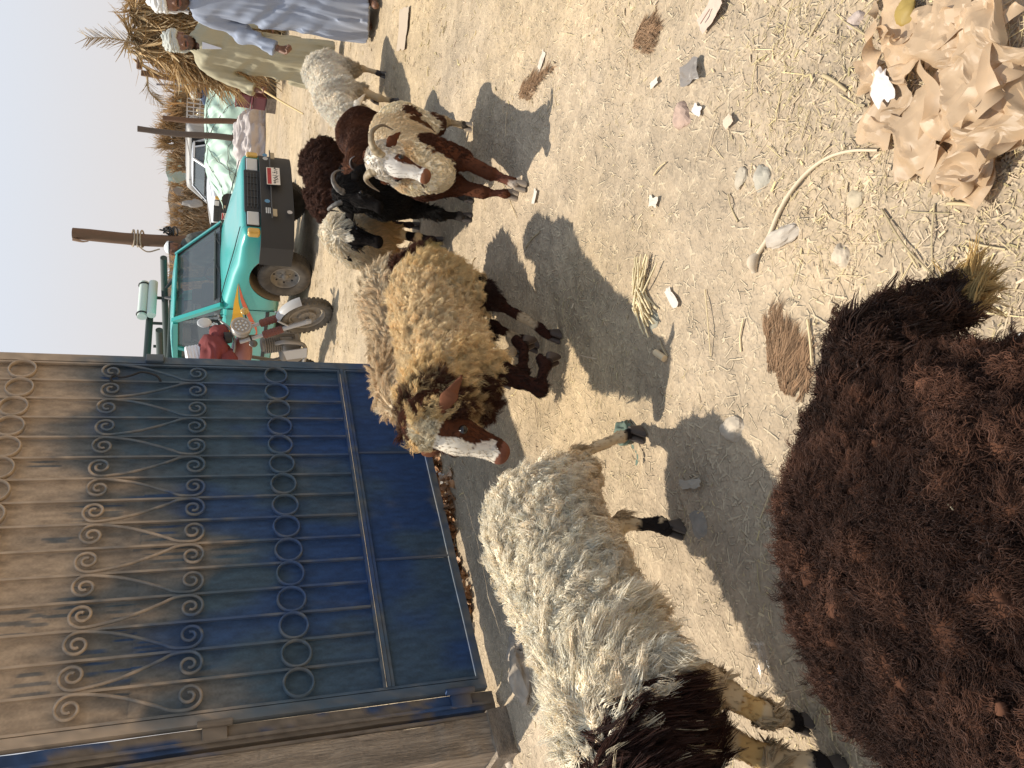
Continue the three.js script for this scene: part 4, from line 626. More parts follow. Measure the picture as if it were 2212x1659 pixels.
function pickup(o) {
  const root = thing('pickup_truck', o.label, 'pickup truck', o.pos, o.turn); root.scale.setScalar(o.scale || 1);
  const paintMat = new THREE.MeshPhysicalMaterial({ roughness: 0.42, clearcoat: 0.7, clearcoatRoughness: 0.18, side: THREE.DoubleSide, vertexColors: true });
  const [cr, cg, cb] = o.color, dusty = (g) => paint(g, (x, y, z) => { const d = clamp(0.10 + 0.6 * smooth(0.75, 0.35, y) + 0.25 * fbm(x * 5, y * 7, z * 5)) * o.dust + (o.fade || 0) * smooth(0.86, 0.98, y) * smooth(-0.6, 0.3, x) * clamp(0.5 + 0.9 * fbm(x * 3, z * 3, 6)); return [lerp(cr, 0.42, d), lerp(cg, 0.36, d), lerp(cb, 0.27, d)]; });
  const arch = (x, z) => new THREE.CylinderGeometry(0.43, 0.43, 0.7, 40).rotateX(Math.PI / 2).translate(x, 0.37, z);
  const low = shell([[0.73, 0.66, 0.64, 0.86, 0.25], [0.72, 0.75, 0.62, 0.905, 0.2], [0.68, 0.785, 0.60, 0.93, 0.16], [0.5, 0.815, 0.56, 0.962, 0.12], [0.2, 0.83, 0.40, 0.99, 0.10], [0, 0.838, 0.40, 1.035, 0.10], [-0.3, 0.84, 0.38, 1.08, 0.10], [-0.58, 0.84, 0.36, 1.125, 0.09], [-0.64, 0.84, 0.36, 1.135, 0.07], [-1.2, 0.84, 0.36, 1.14, 0.06], [-1.8, 0.84, 0.37, 1.14, 0.06], [-2.12, 0.83, 0.38, 1.13, 0.08], [-2.16, 0.8, 0.42, 1.10, 0.12]], 64);
  part('body', dusty(cut(low, [arch(0, 0.85), arch(0, -0.85)])), paintMat, root);
  part('wheel_well', box(1.0, 0.5, 1.06, 0, 0.62, 0), DARK, root); for (const s of [1, -1]) part('arch_liner', new THREE.CylinderGeometry(0.427, 0.427, 0.30, 36, 1, true, 0, Math.PI).rotateZ(0).rotateX(Math.PI / 2).rotateZ(Math.PI / 2).translate(0, 0.37, s * 0.68), mat(0.30, 0.225, 0.14, 0.95), root); for (const s of [1, -1]) part('bonnet_gap', tube([V(0.70, 0.945, s * 0.64), V(0.3, 1.0, s * 0.66), V(-0.2, 1.075, s * 0.67), V(-0.58, 1.13, s * 0.69)], 0.006, 24, 5), DARK, root);
  part('bonnet', dusty(warp(new THREE.PlaneGeometry(1.24, 1.36, 16, 12).rotateX(-Math.PI / 2).translate(0.045, 0, 0), (x, y, z) => [x, 0.013 + lerp(0.935, 1.115, smooth(0.72, -0.6, x)) - 0.055 * smooth(0.5, 0.72, x) - 0.05 * Math.pow(Math.abs(z) / 0.68, 4) + 0.008 * Math.cos(z * 4), z])), paintMat, root);
  // cab
  const B = 1.13, T = o.cab || 1.60, zb = 0.80, zt = 0.635, xa = -0.60, xt = -1.16, xr = -2.06;
  part('roof', dusty(shell([[xt + 0.10, zt - 0.06, T - 0.022, T + 0.004, 0.5], [xt + 0.03, zt, T - 0.03, T + 0.03, 0.5], [xt - 0.2, zt + 0.02, T - 0.03, T + 0.055, 0.5], [-1.65, zt + 0.02, T - 0.03, T + 0.06, 0.5], [xr + 0.05, zt + 0.01, T - 0.03, T + 0.045, 0.5], [xr - 0.03, zt - 0.04, T - 0.03, T + 0.02, 0.5]], 36)), paintMat, root);
  for (const s of [1, -1]) {
    part('pillar', dusty(bar(V(xa, B - 0.02, s * zb), V(xt, T, s * zt), 0.055, 0.075)), paintMat, root);
    part('pillar', dusty(bar(V(xr - 0.02, B - 0.03, s * (zb + 0.01)), V(xr, T, s * zt), 0.06, 0.16, V(1, 0, 0))), paintMat, root);
    part('door_frame', dusty(bar(V(-1.74, B - 0.02, s * (zb + 0.008)), V(-1.72, T - 0.01, s * (zt + 0.012)), 0.03, 0.06, V(1, 0, 0))), paintMat, root);
    part('drip_rail', dusty(bar(V(xt - 0.02, T - 0.025, s * (zt + 0.02)), V(xr, T - 0.02, s * (zt + 0.02)), 0.05, 0.06)), paintMat, root);
    const door = part('door', dusty(rbox(1.13, 0.64, 0.016, -1.195, 0.735, s * 0.838, 0.006, 2)), paintMat, root);
    part('door_handle', rbox(0.15, 0.03, 0.02, -1.62, 0.95, s * 0.855, 0.008), BLACKP, door);
    part('door_gap', [box(0.008, 0.7, 0.004, -0.622, 0.74, s * 0.8405), box(0.008, 0.7, 0.004, -1.768, 0.74, s * 0.8405)], DARK, door);
    part('rub_strip', rbox(1.12, 0.05, 0.012, -1.195, 0.52, s * 0.85, 0.005), BLACKP, door);
    part('side_pane', pane4(V(-0.82, B, s * (zb - 0.005)), V(-1.72, B, s * (zb - 0.005)), V(-1.72, T - 0.02, s * (zt - 0.002)), V(-1.20, T - 0.02, s * (zt - 0.002))), GLASS, root);
    part('quarter_pane', pane4(V(-0.68, B, s * (zb - 0.005)), V(-0.80, B, s * (zb - 0.005)), V(-1.18, T - 0.02, s * (zt - 0.002)), V(-1.14, T - 0.03, s * (zt - 0.002))), GLASS, root);
    part('pane_bar', BLACKP === 0 ? null : bar(V(-0.81, B, s * zb), V(-1.0, 1.34, s * (zb - 0.085)), 0.012, 0.02), BLACKP, root);
    const mir = part('side_mirror', rbox(0.07, 0.15, 0.20, -0.86, 1.19, s * 0.955, 0.02, 3), BLACKP, root); part('mirror_arm', rod(V(-0.80, 1.10, s * 0.83), V(-0.86, 1.15, s * 0.90), 0.014), BLACKP, mir);
    carWheel(root, 0, 0.345, s * 0.715, s); carWheel(root, -2.95, 0.345, s * 0.715, s);
    const lamp = part('headlight', rbox(0.03, 0.145, 0.24, 0.745, 0.79, s * 0.52, 0.012, 2), LENS, root); part('lamp_rim', rbox(0.02, 0.17, 0.27, 0.738, 0.79, s * 0.52, 0.01, 2), BLACKP, lamp);
    part('corner_lamp', rbox(0.14, 0.15, 0.10, 0.69, 0.785, s * 0.735, 0.03, 3), AMBER, root);
    part('fog_lamp', rbox(0.02, 0.06, 0.12, 0.905, 0.545, s * 0.55, 0.006), mat(0.42, 0.33, 0.2, 0.4), root);
  }
  part('windscreen', (() => { const g = pane4(V(xa - 0.01, B + 0.005, 0.75), V(xa - 0.01, B + 0.005, -0.75), V(xt + 0.01, T - 0.005, -0.60), V(xt + 0.01, T - 0.005, 0.60)); return g; })(), GLASS, root);
  part('windscreen_seal', [bar(V(xa + 0.015, B + 0.002, 0.78), V(xa + 0.015, B + 0.002, -0.78), 0.03, 0.02), bar(V(xt + 0.02, T + 0.002, 0.62), V(xt + 0.02, T + 0.002, -0.62), 0.03, 0.02), bar(V(xa, B, 0.765), V(xt + 0.015, T, 0.605), 0.02, 0.025), bar(V(xa, B, -0.765), V(xt + 0.015, T, -0.605), 0.02, 0.025)], BLACKP, root);
  part('wiper', [rod(V(-0.55, B + 0.01, 0.25), V(-0.66, B + 0.09, -0.1), 0.007), rod(V(-0.55, B + 0.01, -0.3), V(-0.66, B + 0.09, -0.62), 0.007)], BLACKP, root);
  part('back_panel', [box(0.03, 0.18, 1.56, xr - 0.04, B + 0.05, 0), box(0.03, 0.10, 1.3, xr - 0.03, T - 0.05, 0)].map(dusty), paintMat, root);
  part('rear_pane', pane4(V(xr - 0.03, B + 0.12, 0.62), V(xr - 0.03, B + 0.12, -0.62), V(xr - 0.02, T - 0.08, -0.58), V(xr - 0.02, T - 0.08, 0.58)), GLASS, root);
  part('dashboard', [rbox(0.42, 0.16, 1.42, -0.86, 1.12, 0, 0.05, 3), box(0.2, 0.02, 1.3, -0.72, 1.205, 0)], mat(0.16, 0.15, 0.14, 0.8), root);
  part('steering_wheel', new THREE.TorusGeometry(0.19, 0.016, 8, 30).rotateY(Math.PI / 2).rotateZ(0.5).translate(-1.12, 1.16, -0.36), BLACKP, root);
  for (const s of [1, -1]) part('seat', [rbox(0.14, 0.62, 0.52, -1.72, 1.06, s * 0.36, 0.06, 3), rbox(0.09, 0.16, 0.28, -1.73, 1.42, s * 0.36, 0.04, 3)], mat(0.15, 0.14, 0.15, 0.9), root);
  // front: grille, bumper, plate
  const gr = part('grille', rbox(0.03, 0.21, 0.80, 0.742, 0.79, 0, 0.02, 3), BLACKP, root);
  for (let i = 0; i < 4; i++) part('grille_bar', rbox(0.02, 0.012, 0.66, 0.762, 0.73 + i * 0.04, 0, 0.004), mat(0.05, 0.05, 0.048, 0.5), gr);
  for (let i = -2; i <= 2; i++) part('grille_rib', box(0.015, 0.15, 0.01, 0.7585, 0.79, i * 0.13), mat(0.04, 0.04, 0.04, 0.5), gr);
  const bumper = part('bumper', cut(warp(new THREE.BoxGeometry(0.30, 0.40, 1.76, 4, 12, 40).translate(0.72, 0.50, 0), (x, y, z) => [x - 0.24 * Math.pow(Math.abs(z) / 0.86, 4) - (x > 0.9 ? 0.03 * Math.pow(Math.abs(y - 0.5) / 0.2, 4) : 0) + (y > 0.56 && x > 0.9 ? 0.012 : 0), y, z]), [box(0.06, 0.075, 0.22, 0.905, 0.455, 0.30), box(0.06, 0.075, 0.22, 0.905, 0.455, -0.30), box(0.06, 0.075, 0.26, 0.905, 0.455, 0), box(0.06, 0.06, 0.22, 0.905, 0.365, 0.3), box(0.06, 0.06, 0.22, 0.905, 0.365, -0.3), box(0.06, 0.06, 0.26, 0.905, 0.365, 0)]), mat(0.032, 0.029, 0.026, 0.65), root);
  part('bumper_ledge', rbox(0.02, 0.016, 1.3, 0.91, 0.575, 0, 0.006), mat(0.05, 0.047, 0.043, 0.5), bumper);
  const pc = document.createElement('canvas'); pc.width = 256; pc.height = 140; const cx = pc.getContext('2d'); cx.fillStyle = '#e9dccb'; cx.fillRect(0, 0, 256, 140); cx.fillStyle = '#b02d2a'; cx.fillRect(8, 8, 240, 42); cx.strokeStyle = '#7a1512'; cx.lineWidth = 3; arabic(cx, 'm', 150, 10, 30); arabic(cx, 'r', 176, 10, 30); arabic(cx, 'q', 200, 8, 30);
  cx.strokeStyle = '#1a1410'; cx.lineWidth = 7; cx.lineJoin = cx.lineCap = 'round'; ['9', '9', '5', '7'].forEach((k, i) => arabic(cx, k, 6 + i * 30, 66, 58)); cx.lineWidth = 3; cx.beginPath(); cx.moveTo(140, 56); cx.lineTo(140, 134); cx.stroke(); cx.lineWidth = 7;['m', 'r', 'q'].forEach((k, i) => arabic(cx, k, 148 + (2 - i) * 30, 60, 56));
  const pt = new THREE.CanvasTexture(pc); pt.colorSpace = THREE.SRGBColorSpace;
  const pl = part('number_plate', new THREE.BoxGeometry(0.012, 0.17, 0.34), BLACKP, root); pl.position.set(0.935, 0.545, -0.10); pl.rotation.z = 0.06; const face = part('plate_face', new THREE.PlaneGeometry(0.335, 0.165).rotateY(Math.PI / 2).translate(0.0075, 0, 0), new THREE.MeshStandardMaterial({ map: pt, roughness: 0.5 }), pl);
  // bed
  part('bed', [box(1.9, 0.05, 1.52, -3.15, 0.66, 0), box(1.9, 0.42, 0.04, -3.15, 0.86, 0.80), box(1.9, 0.42, 0.04, -3.15, 0.86, -0.80), box(0.04, 0.42, 1.56, -2.22, 0.86, 0), box(0.04, 0.42, 1.56, -4.08, 0.86, 0), box(0.5, 0.25, 0.04, -2.42, 0.55, 0.80), box(0.5, 0.25, 0.04, -2.42, 0.55, -0.8), box(0.6, 0.25, 0.04, -3.75, 0.55, 0.80), box(0.6, 0.25, 0.04, -3.75, 0.55, -0.8)].map(dusty), paintMat, root);
  part('chassis', [box(4.6, 0.14, 0.9, -1.6, 0.42, 0), cyl(0.05, 0.05, 1.3, 0, 0, 0, 10).rotateX(Math.PI / 2).translate(0, 0.34, 0), cyl(0.06, 0.06, 1.3, 0, 0, 0, 10).rotateX(Math.PI / 2).translate(-2.95, 0.34, 0)], DARK, root);
  return root;
}
// teal truck in the middle distance
{
  const o_s = 1.0, p = at(672, 608, 0), fx = V(0.60, 0, 0.80).normalize(), turn = Math.atan2(-fx.z, fx.x), right = V(-fx.z, 0, fx.x).negate();
  const side = fx.clone().cross(UP);   // its right-hand side, towards us
  const pos = p.clone().addScaledVector(side, -0.82); pos.y = -0.01;
  const t = pickup({ label: 'teal pickup truck with yellow and orange flame stripe and steel rack, parked behind the flock', pos, turn, scale: o_s, cab: 1.72, color: [0.018, 0.40, 0.36], dust: 0.5, fade: 0.22 });
  // painted flame, white hand on the mirror, badge
  const shape = (pts, d) => { const s = new THREE.Shape(); s.moveTo(...pts[0]); s.splineThru(pts.slice(1).map((q) => new THREE.Vector2(...q))); return new THREE.ExtrudeGeometry(s, { depth: 0.002, bevelEnabled: false, curveSegments: 20 }).translate(0, 0, d); };
  const yel = [[-0.10, 0.93], [-0.5, 0.90], [-0.85, 0.80], [-0.98, 0.73], [-0.95, 0.80], [-1.10, 0.90], [-1.32, 1.03], [-1.28, 0.99], [-1.05, 0.99], [-0.85, 0.975], [-0.5, 0.965]], ora = [[-0.10, 0.925], [-0.45, 0.875], [-0.80, 0.76], [-1.0, 0.665], [-1.14, 0.66], [-1.38, 0.86], [-1.36, 0.80], [-1.2, 0.64], [-0.98, 0.64], [-0.75, 0.72], [-0.4, 0.845]];
  part('flame_stripe', shape(yel, 0.8475), mat(0.78, 0.42, 0.02, 0.4), t); part('flame_stripe', shape(ora, 0.8465), mat(0.62, 0.12, 0.05, 0.4), t);
  part('badge', new THREE.TorusGeometry(0.03, 0.007, 6, 20).scale(0.7, 1.2, 1).translate(-0.88, 0.70, 0.85), CHROME, t);
  { const hand = []; const c = V(-0.80, 1.17, 0.955); hand.push(new THREE.CircleGeometry(0.028, 16)); [[-0.9, 0.055], [-0.3, 0.075], [0.05, 0.08], [0.4, 0.075], [1.0, 0.05]].forEach(([a, l]) => hand.push(new THREE.PlaneGeometry(0.013, l).translate(0, l / 2, 0).rotateZ(a))); part('hand_sticker', hand.map((g) => g.rotateY(Math.PI / 2).translate(-0.823, 1.18, 0.955)), mat(0.8, 0.8, 0.78, 0.6), t); }
  for (const [y, z, c] of [[0.63, -0.62, [0.10, 0.25, 0.40]], [0.63, 0.36, [0.10, 0.25, 0.40]], [0.63, -0.50, [0.5, 0.48, 0.45]], [0.36, 0.50, [0.55, 0.5, 0.45]]]) part('sticker', new THREE.CircleGeometry(0.035, 7).rotateY(Math.PI / 2).translate(0.926 - 0.22 * Math.pow(Math.abs(z) / 0.85, 3.5), y, z), mat(...c, 0.6), t);
  part('sticker', [0, 1, 2].map((i) => box(0.004, 0.012, 0.10, 0.905, 0.60 + i * 0.022, 0.52)), mat(0.6, 0.6, 0.58, 0.6), t);
  // rack over the bed and cab
  const gun = mat(0.035, 0.05, 0.042, 0.6), rustyBar = mat(0.18, 0.16, 0.14, 0.7), pale = mat(0.55, 0.53, 0.50, 0.7);
  const rk = new THREE.Group(); rk.name = 'load_rack'; t.add(rk);
  for (const s of [1, -1]) { for (const x of [-2.28, -2.9, -3.5, -4.05]) part('rack_post', rod(V(x, 1.0, s * 0.78), V(x, 2.10, s * 0.78), 0.025), gun, rk); for (const y of [1.25, 1.5, 1.72]) part('rack_bar', rod(V(-2.28, y, s * 0.78), V(-4.05, y, s * 0.78), 0.018), rustyBar, rk); part('rack_bar', rod(V(-1.30, 1.90, s * 0.70), V(-4.1, 1.90, s * 0.78), 0.05, 0.05, 10), gun, rk); }
  for (const x of [-2.28, -4.05]) { part('rack_bar', rod(V(x, 1.78, 0.82), V(x, 1.78, -0.82), 0.055, 0.055, 12), gun, rk); part('rack_bar', rod(V(x, 2.10, 0.95), V(x, 2.10, -0.95), 0.052, 0.052, 12), x < -3 ? gun : gun, rk); part('rack_bar', rod(V(x, 1.45, 0.78), V(x, 1.45, -0.78), 0.02), rustyBar, rk); part('rack_bar', rod(V(x, 1.22, 0.78), V(x, 1.22, -0.78), 0.02), rustyBar, rk); }
  for (const z of [-0.5, -0.2, 0.1, 0.4]) part('rack_bar', rod(V(-2.28, 1.0, z), V(-2.28, 1.78, z), 0.016), rustyBar, rk);
  for (const [z, a] of [[-0.42, 0.1], [-0.02, -0.12]]) part('roof_horn', taper([V(-1.25, 1.64, z), V(-1.42, 1.74, z), V(-1.55, 1.86, z + a)], (q) => 0.035 * (1 - 0.6 * q) + 0.008, 14, 8), BLACKP, t);
  const roll = thing('roof_roll', 'rolled pale green mat tied on the rack over the teal truck', 'rolled mat', pos.clone(), turn); roll.scale.setScalar(o_s); const rp2 = [V(-2.18, 2.20, -0.28), V(-2.18, 2.20, -0.98)];
  part('mat_roll', [rod(rp2[0], rp2[1], 0.07, 0.07, 20), rod(rp2[0].clone().add(V(0.05, -0.13, 0)), rp2[1].clone().add(V(0.05, -0.13, 0.02)), 0.065, 0.065, 20)], mat(0.60, 0.68, 0.60, 0.8), roll);
  part('tie_strap', [new THREE.TorusGeometry(0.078, 0.012, 6, 20).translate(-2.18, 2.20, -0.33), new THREE.TorusGeometry(0.078, 0.012, 6, 20).translate(-2.18, 2.20, -0.93)], BLACKP, roll);
}
// ---------------------------------------------------------------- motorcycle half hidden by the gate
{
  const p = at(718, 676, 0), f = V(0.50, 0, 0.866), turn = Math.atan2(-f.z, f.x), t = thing('motorcycle', 'dusty motorcycle with red gaiters and round headlight, half hidden by the gate', 'motorcycle', V(p.x, 0, p.z), turn); t.rotation.order = 'YXZ'; t.rotation.x = 0.20;
  const dustM = (r, g, b, k = 0.5, rough = 0.7) => mat(lerp(r, 0.36, k), lerp(g, 0.30, k), lerp(b, 0.22, k), rough);
  const R = 0.29, wheel = (x, parent) => {
    const w = new THREE.Group(); w.name = 'wheel'; w.position.set(x, R, 0); parent.add(w);
    const kn = []; for (let i = 0; i < 34; i++) for (const k of [-1, 0, 1]) kn.push(rbox(0.032, 0.02, 0.03, 0, R - 0.002 - Math.abs(k) * 0.008, k * 0.032, 0.004, 1).applyMatrix4(new THREE.Matrix4().makeRotationZ((i + (k ? 0.5 : 0)) / 34 * 6.2832)));
    part('tyre', paint(merge([new THREE.TorusGeometry(R - 0.045, 0.05, 14, 48), ...kn]), (a, b, c) => { const k = (0.8 + 0.3 * noise(a * 40, b * 40, c * 40)) * (Math.hypot(a, b) > R - 0.012 ? 0.55 : 1); return [0.20 * k, 0.165 * k, 0.12 * k]; }), RUBBER, w);
    part('rim', [new THREE.TorusGeometry(R - 0.095, 0.016, 8, 40).scale(1, 1, 2), new THREE.CylinderGeometry(0.10, 0.10, 0.05, 24).rotateX(Math.PI / 2), new THREE.CylinderGeometry(0.165, 0.165, 0.008, 32).rotateX(Math.PI / 2).translate(0, 0, -0.01)], dustM(0.3, 0.25, 0.2, 0.6), w);
    const sp = []; for (let i = 0; i < 18; i++) { const a = i * 0.349; sp.push(rod(V(Math.cos(a) * 0.06, Math.sin(a) * 0.06, (i % 2 ? 1 : -1) * 0.03), V(Math.cos(a + 0.5) * 0.19, Math.sin(a + 0.5) * 0.19, 0), 0.003, 0.003, 4)); } part('spoke', sp, STEEL, w);
    part('axle_nut', [new THREE.CylinderGeometry(0.02, 0.02, 0.17, 6).rotateX(Math.PI / 2)], STEEL, w);
  };
  wheel(0, t); wheel(-1.27, t);
  const silver = dustM(0.55, 0.55, 0.55, 0.25, 0.45), red = paint(tube([V(0, 0, 0), V(0, 1, 0)], 1, 2, 4), () => [0, 0, 0]);
  for (const s of [1, -1]) {
    const a = V(0.0, R, s * 0.075), b = V(-0.09, 0.56, s * 0.075), c = V(-0.17, 0.76, s * 0.075), d = V(-0.26, 1.0, s * 0.075);
    part('fork_leg', [rod(a, b, 0.028, 0.026, 12), rod(c, d, 0.02, 0.02, 10), rbox(0.06, 0.07, 0.035, 0, R, s * 0.075, 0.01)], silver, t);
    const rings = [], n = 13; for (let i = 0; i < n; i++) { const q = b.clone().lerp(c, (i + 0.5) / n); rings.push(new THREE.TorusGeometry(0.031 + 0.004 * (i % 2), 0.011, 8, 16).rotateX(Math.PI / 2).applyMatrix4(new THREE.Matrix4().makeRotationFromQuaternion(new THREE.Quaternion().setFromUnitVectors(UP, c.clone().sub(b).normalize())).setPosition(q))); }
    part('fork_gaiter', rings, mat(0.20, 0.075, 0.055, 0.85), t);
    const ind = part('indicator', new THREE.SphereGeometry(0.045, 16, 12).scale(0.6, 1, 1).translate(-0.10, 0.90 - (s > 0 ? 0 : 0), s * 0.21), s > 0 ? mat(0.10, 0.085, 0.07, 0.25) : AMBER, t); part('indicator_stalk', rod(V(-0.16, 0.9, s * 0.07), V(-0.13, 0.9, s * 0.18), 0.01), BLACKP, ind);
    part('fork_brace', rod(V(-0.05, 0.50, s * 0.075), V(0.05, 0.62, s * 0.06), 0.01), silver, t);
  }
  part('front_mudguard', (() => { const g = new THREE.CylinderGeometry(R + 0.05, R + 0.05, 0.115, 30, 4, true, Math.PI * 0.06, Math.PI * 0.36); g.rotateX(Math.PI / 2); return warp(g.rotateZ(0.35 + 1.35).translate(0, R, 0), (x, y, z) => { const k = 1 - 0.12 * Math.pow(Math.abs(z) / 0.065, 2); return [x * k, R + (y - R) * k, z]; }); })(), mat(0.50, 0.47, 0.43, 0.45), t);
  const hl = part('headlight', [new THREE.SphereGeometry(0.10, 24, 16).scale(0.75, 1, 1).translate(-0.12, 0.98, 0)], dustM(0.25, 0.24, 0.23, 0.3, 0.4), t);
  part('lamp_rim', new THREE.TorusGeometry(0.095, 0.014, 10, 36).rotateY(Math.PI / 2).translate(-0.055, 0.98, 0), mat(0.42, 0.38, 0.34, 0.35, { metalness: 0.6 }), hl);
  part('lens', new THREE.CylinderGeometry(0.088, 0.088, 0.012, 32).rotateZ(Math.PI / 2).translate(-0.052, 0.98, 0), mat(0.30, 0.26, 0.22, 0.35), hl);
  const led = new THREE.SphereGeometry(0.0135, 10, 8).scale(0.5, 1, 1); for (let i = 0; i < 12; i++) { const a = i < 9 ? i / 9 * 6.283 : (i - 9) / 3 * 6.283 + 0.5, q = i < 9 ? 0.058 : 0.024; part('lens_bead', led.clone().translate(-0.045, 0.98 + Math.sin(a) * q, Math.cos(a) * q), LENS, hl); }
  part('handlebar', tube([V(-0.42, 1.12, 0.40), V(-0.34, 1.13, 0.28), V(-0.27, 1.06, 0.1), V(-0.27, 1.06, -0.1), V(-0.34, 1.13, -0.28), V(-0.42, 1.12, -0.40)], 0.014, 40, 8), STEEL, t);
  part('grip', [rod(V(-0.45, 1.115, 0.42), V(-0.36, 1.13, 0.31), 0.019), rod(V(-0.45, 1.115, -0.42), V(-0.36, 1.13, -0.31), 0.019)], BLACKP, t);
  const mr = part('mirror', new THREE.SphereGeometry(0.075, 20, 14).scale(0.3, 1, 0.85).translate(-0.33, 1.30, -0.27), mat(0.62, 0.62, 0.60, 0.2), t); part('mirror_stem', rod(V(-0.33, 1.13, -0.27), V(-0.33, 1.25, -0.27), 0.006), BLACKP, mr);
  part('speedometer', cyl(0.06, 0.065, 0.07, -0.26, 1.11, 0, 18), BLACKP, t);
  part('fuel_tank', (() => { const g = new THREE.SphereGeometry(1, 28, 18); return warp(g, (x, y, z) => [-0.55 + x * 0.26, 0.93 + y * 0.13 * (y > 0 ? 1 : 0.7), z * 0.15 * (1 - 0.2 * x)]); })(), dustM(0.25, 0.02, 0.02, 0.3, 0.4), t);
  part('saddle', warp(rbox(0.72, 0.10, 0.26, -1.08, 0.90, 0, 0.045, 4), (x, y, z) => [x, y + 0.05 * smooth(-0.95, -1.3, x), z]), mat(0.03, 0.03, 0.03, 0.8), t);
  part('engine', [rbox(0.34, 0.22, 0.24, -0.58, 0.42, 0, 0.04, 3), cyl(0.085, 0.075, 0.24, -0.50, 0.62, 0, 16), ...Array.from({ length: 8 }, (_, i) => cyl(0.105, 0.105, 0.008, -0.50, 0.54 + i * 0.024, 0, 18)), rod(V(-0.58, 0.40, 0.1), V(-0.58, 0.40, 0.19), 0.09, 0.085, 20)], dustM(0.16, 0.15, 0.14, 0.5), t);
  part('frame', [rod(V(-0.28, 0.98, 0), V(-0.36, 0.40, 0), 0.022), rod(V(-0.36, 0.40, 0), V(-0.8, 0.33, 0), 0.02), rod(V(-0.28, 0.98, 0), V(-1.0, 0.84, 0), 0.022), rod(V(-0.8, 0.33, 0), V(-0.95, 0.84, 0), 0.02), rod(V(-0.8, 0.36, 0.1), V(-1.27, R, 0.1), 0.018), rod(V(-0.8, 0.36, -0.1), V(-1.27, R, -0.1), 0.018), rod(V(-0.9, 0.8, 0.1), V(-1.2, R + 0.05, 0.13), 0.022), rod(V(-0.9, 0.8, -0.1), V(-1.2, R + 0.05, -0.13), 0.022)], dustM(0.05, 0.05, 0.05, 0.4), t);
  part('exhaust', tube([V(-0.44, 0.60, 0.04), V(-0.30, 0.52, 0.12), V(-0.36, 0.32, 0.15), V(-0.8, 0.28, 0.17), V(-1.45, 0.36, 0.18)], 0.024, 40, 10), dustM(0.3, 0.28, 0.26, 0.5, 0.5), t);
  part('leg_shield', [plate4(V(-0.36, 0.56, 0.20), V(-0.32, 0.30, 0.22), V(-0.52, 0.28, 0.22), V(-0.55, 0.5, 0.2), 0.01)], silver, t);
  // crumpled red shawl over the bars and a rolled white cloth on the tank
  const fold = (g, cxy, k) => warp(g, (x, y, z) => { const w = y + 0.6 * x + 0.3 * z, n = 1 + 0.22 * noise(x * k, y * k, z * k) + 0.20 * (1 - 2 * Math.abs(noise(w * k * 2.2, x * k * 0.8 + 3, z * k * 0.9))) + 0.07 * (1 - 2 * Math.abs(noise(w * k * 6, x * k * 2, z * k))); return [cxy.x + x * n, cxy.y + y * n, cxy.z + z * n]; });
  solo('red_shawl', [fold(new THREE.SphereGeometry(1, 70, 50).scale(0.13, 0.14, 0.18), V(-0.38, 1.25, 0.08), 8), fold(new THREE.SphereGeometry(1, 50, 40).scale(0.08, 0.10, 0.11), V(-0.35, 1.15, 0.22), 10), fold(new THREE.SphereGeometry(1, 50, 40).scale(0.08, 0.10, 0.10), V(-0.34, 1.16, -0.10), 9)], mat(0.20, 0.042, 0.038, 0.95), 'crumpled red shawl heaped on the motorcycle handlebar', 'cloth', V(p.x, 0, p.z), turn).rotation.set(0.2, turn, 0, 'YXZ');
  solo('white_cloth', (() => { const g = new THREE.CylinderGeometry(0.13, 0.15, 0.5, 30, 40); return warp(g, (x, y, z) => { const k = 1 + 0.035 * Math.sin(y * 140 + 2 * noise(x * 9, y * 5, z * 9)); return [-0.52 + x * k, 1.36 + y * 0.7, 0.04 + z * k]; }); })(), mat(0.72, 0.72, 0.74, 0.9), 'ribbed white cloth bundle behind the red shawl on the motorcycle', 'cloth', V(p.x, 0, p.z), turn).rotation.set(0.2, turn, 0, 'YXZ');
}
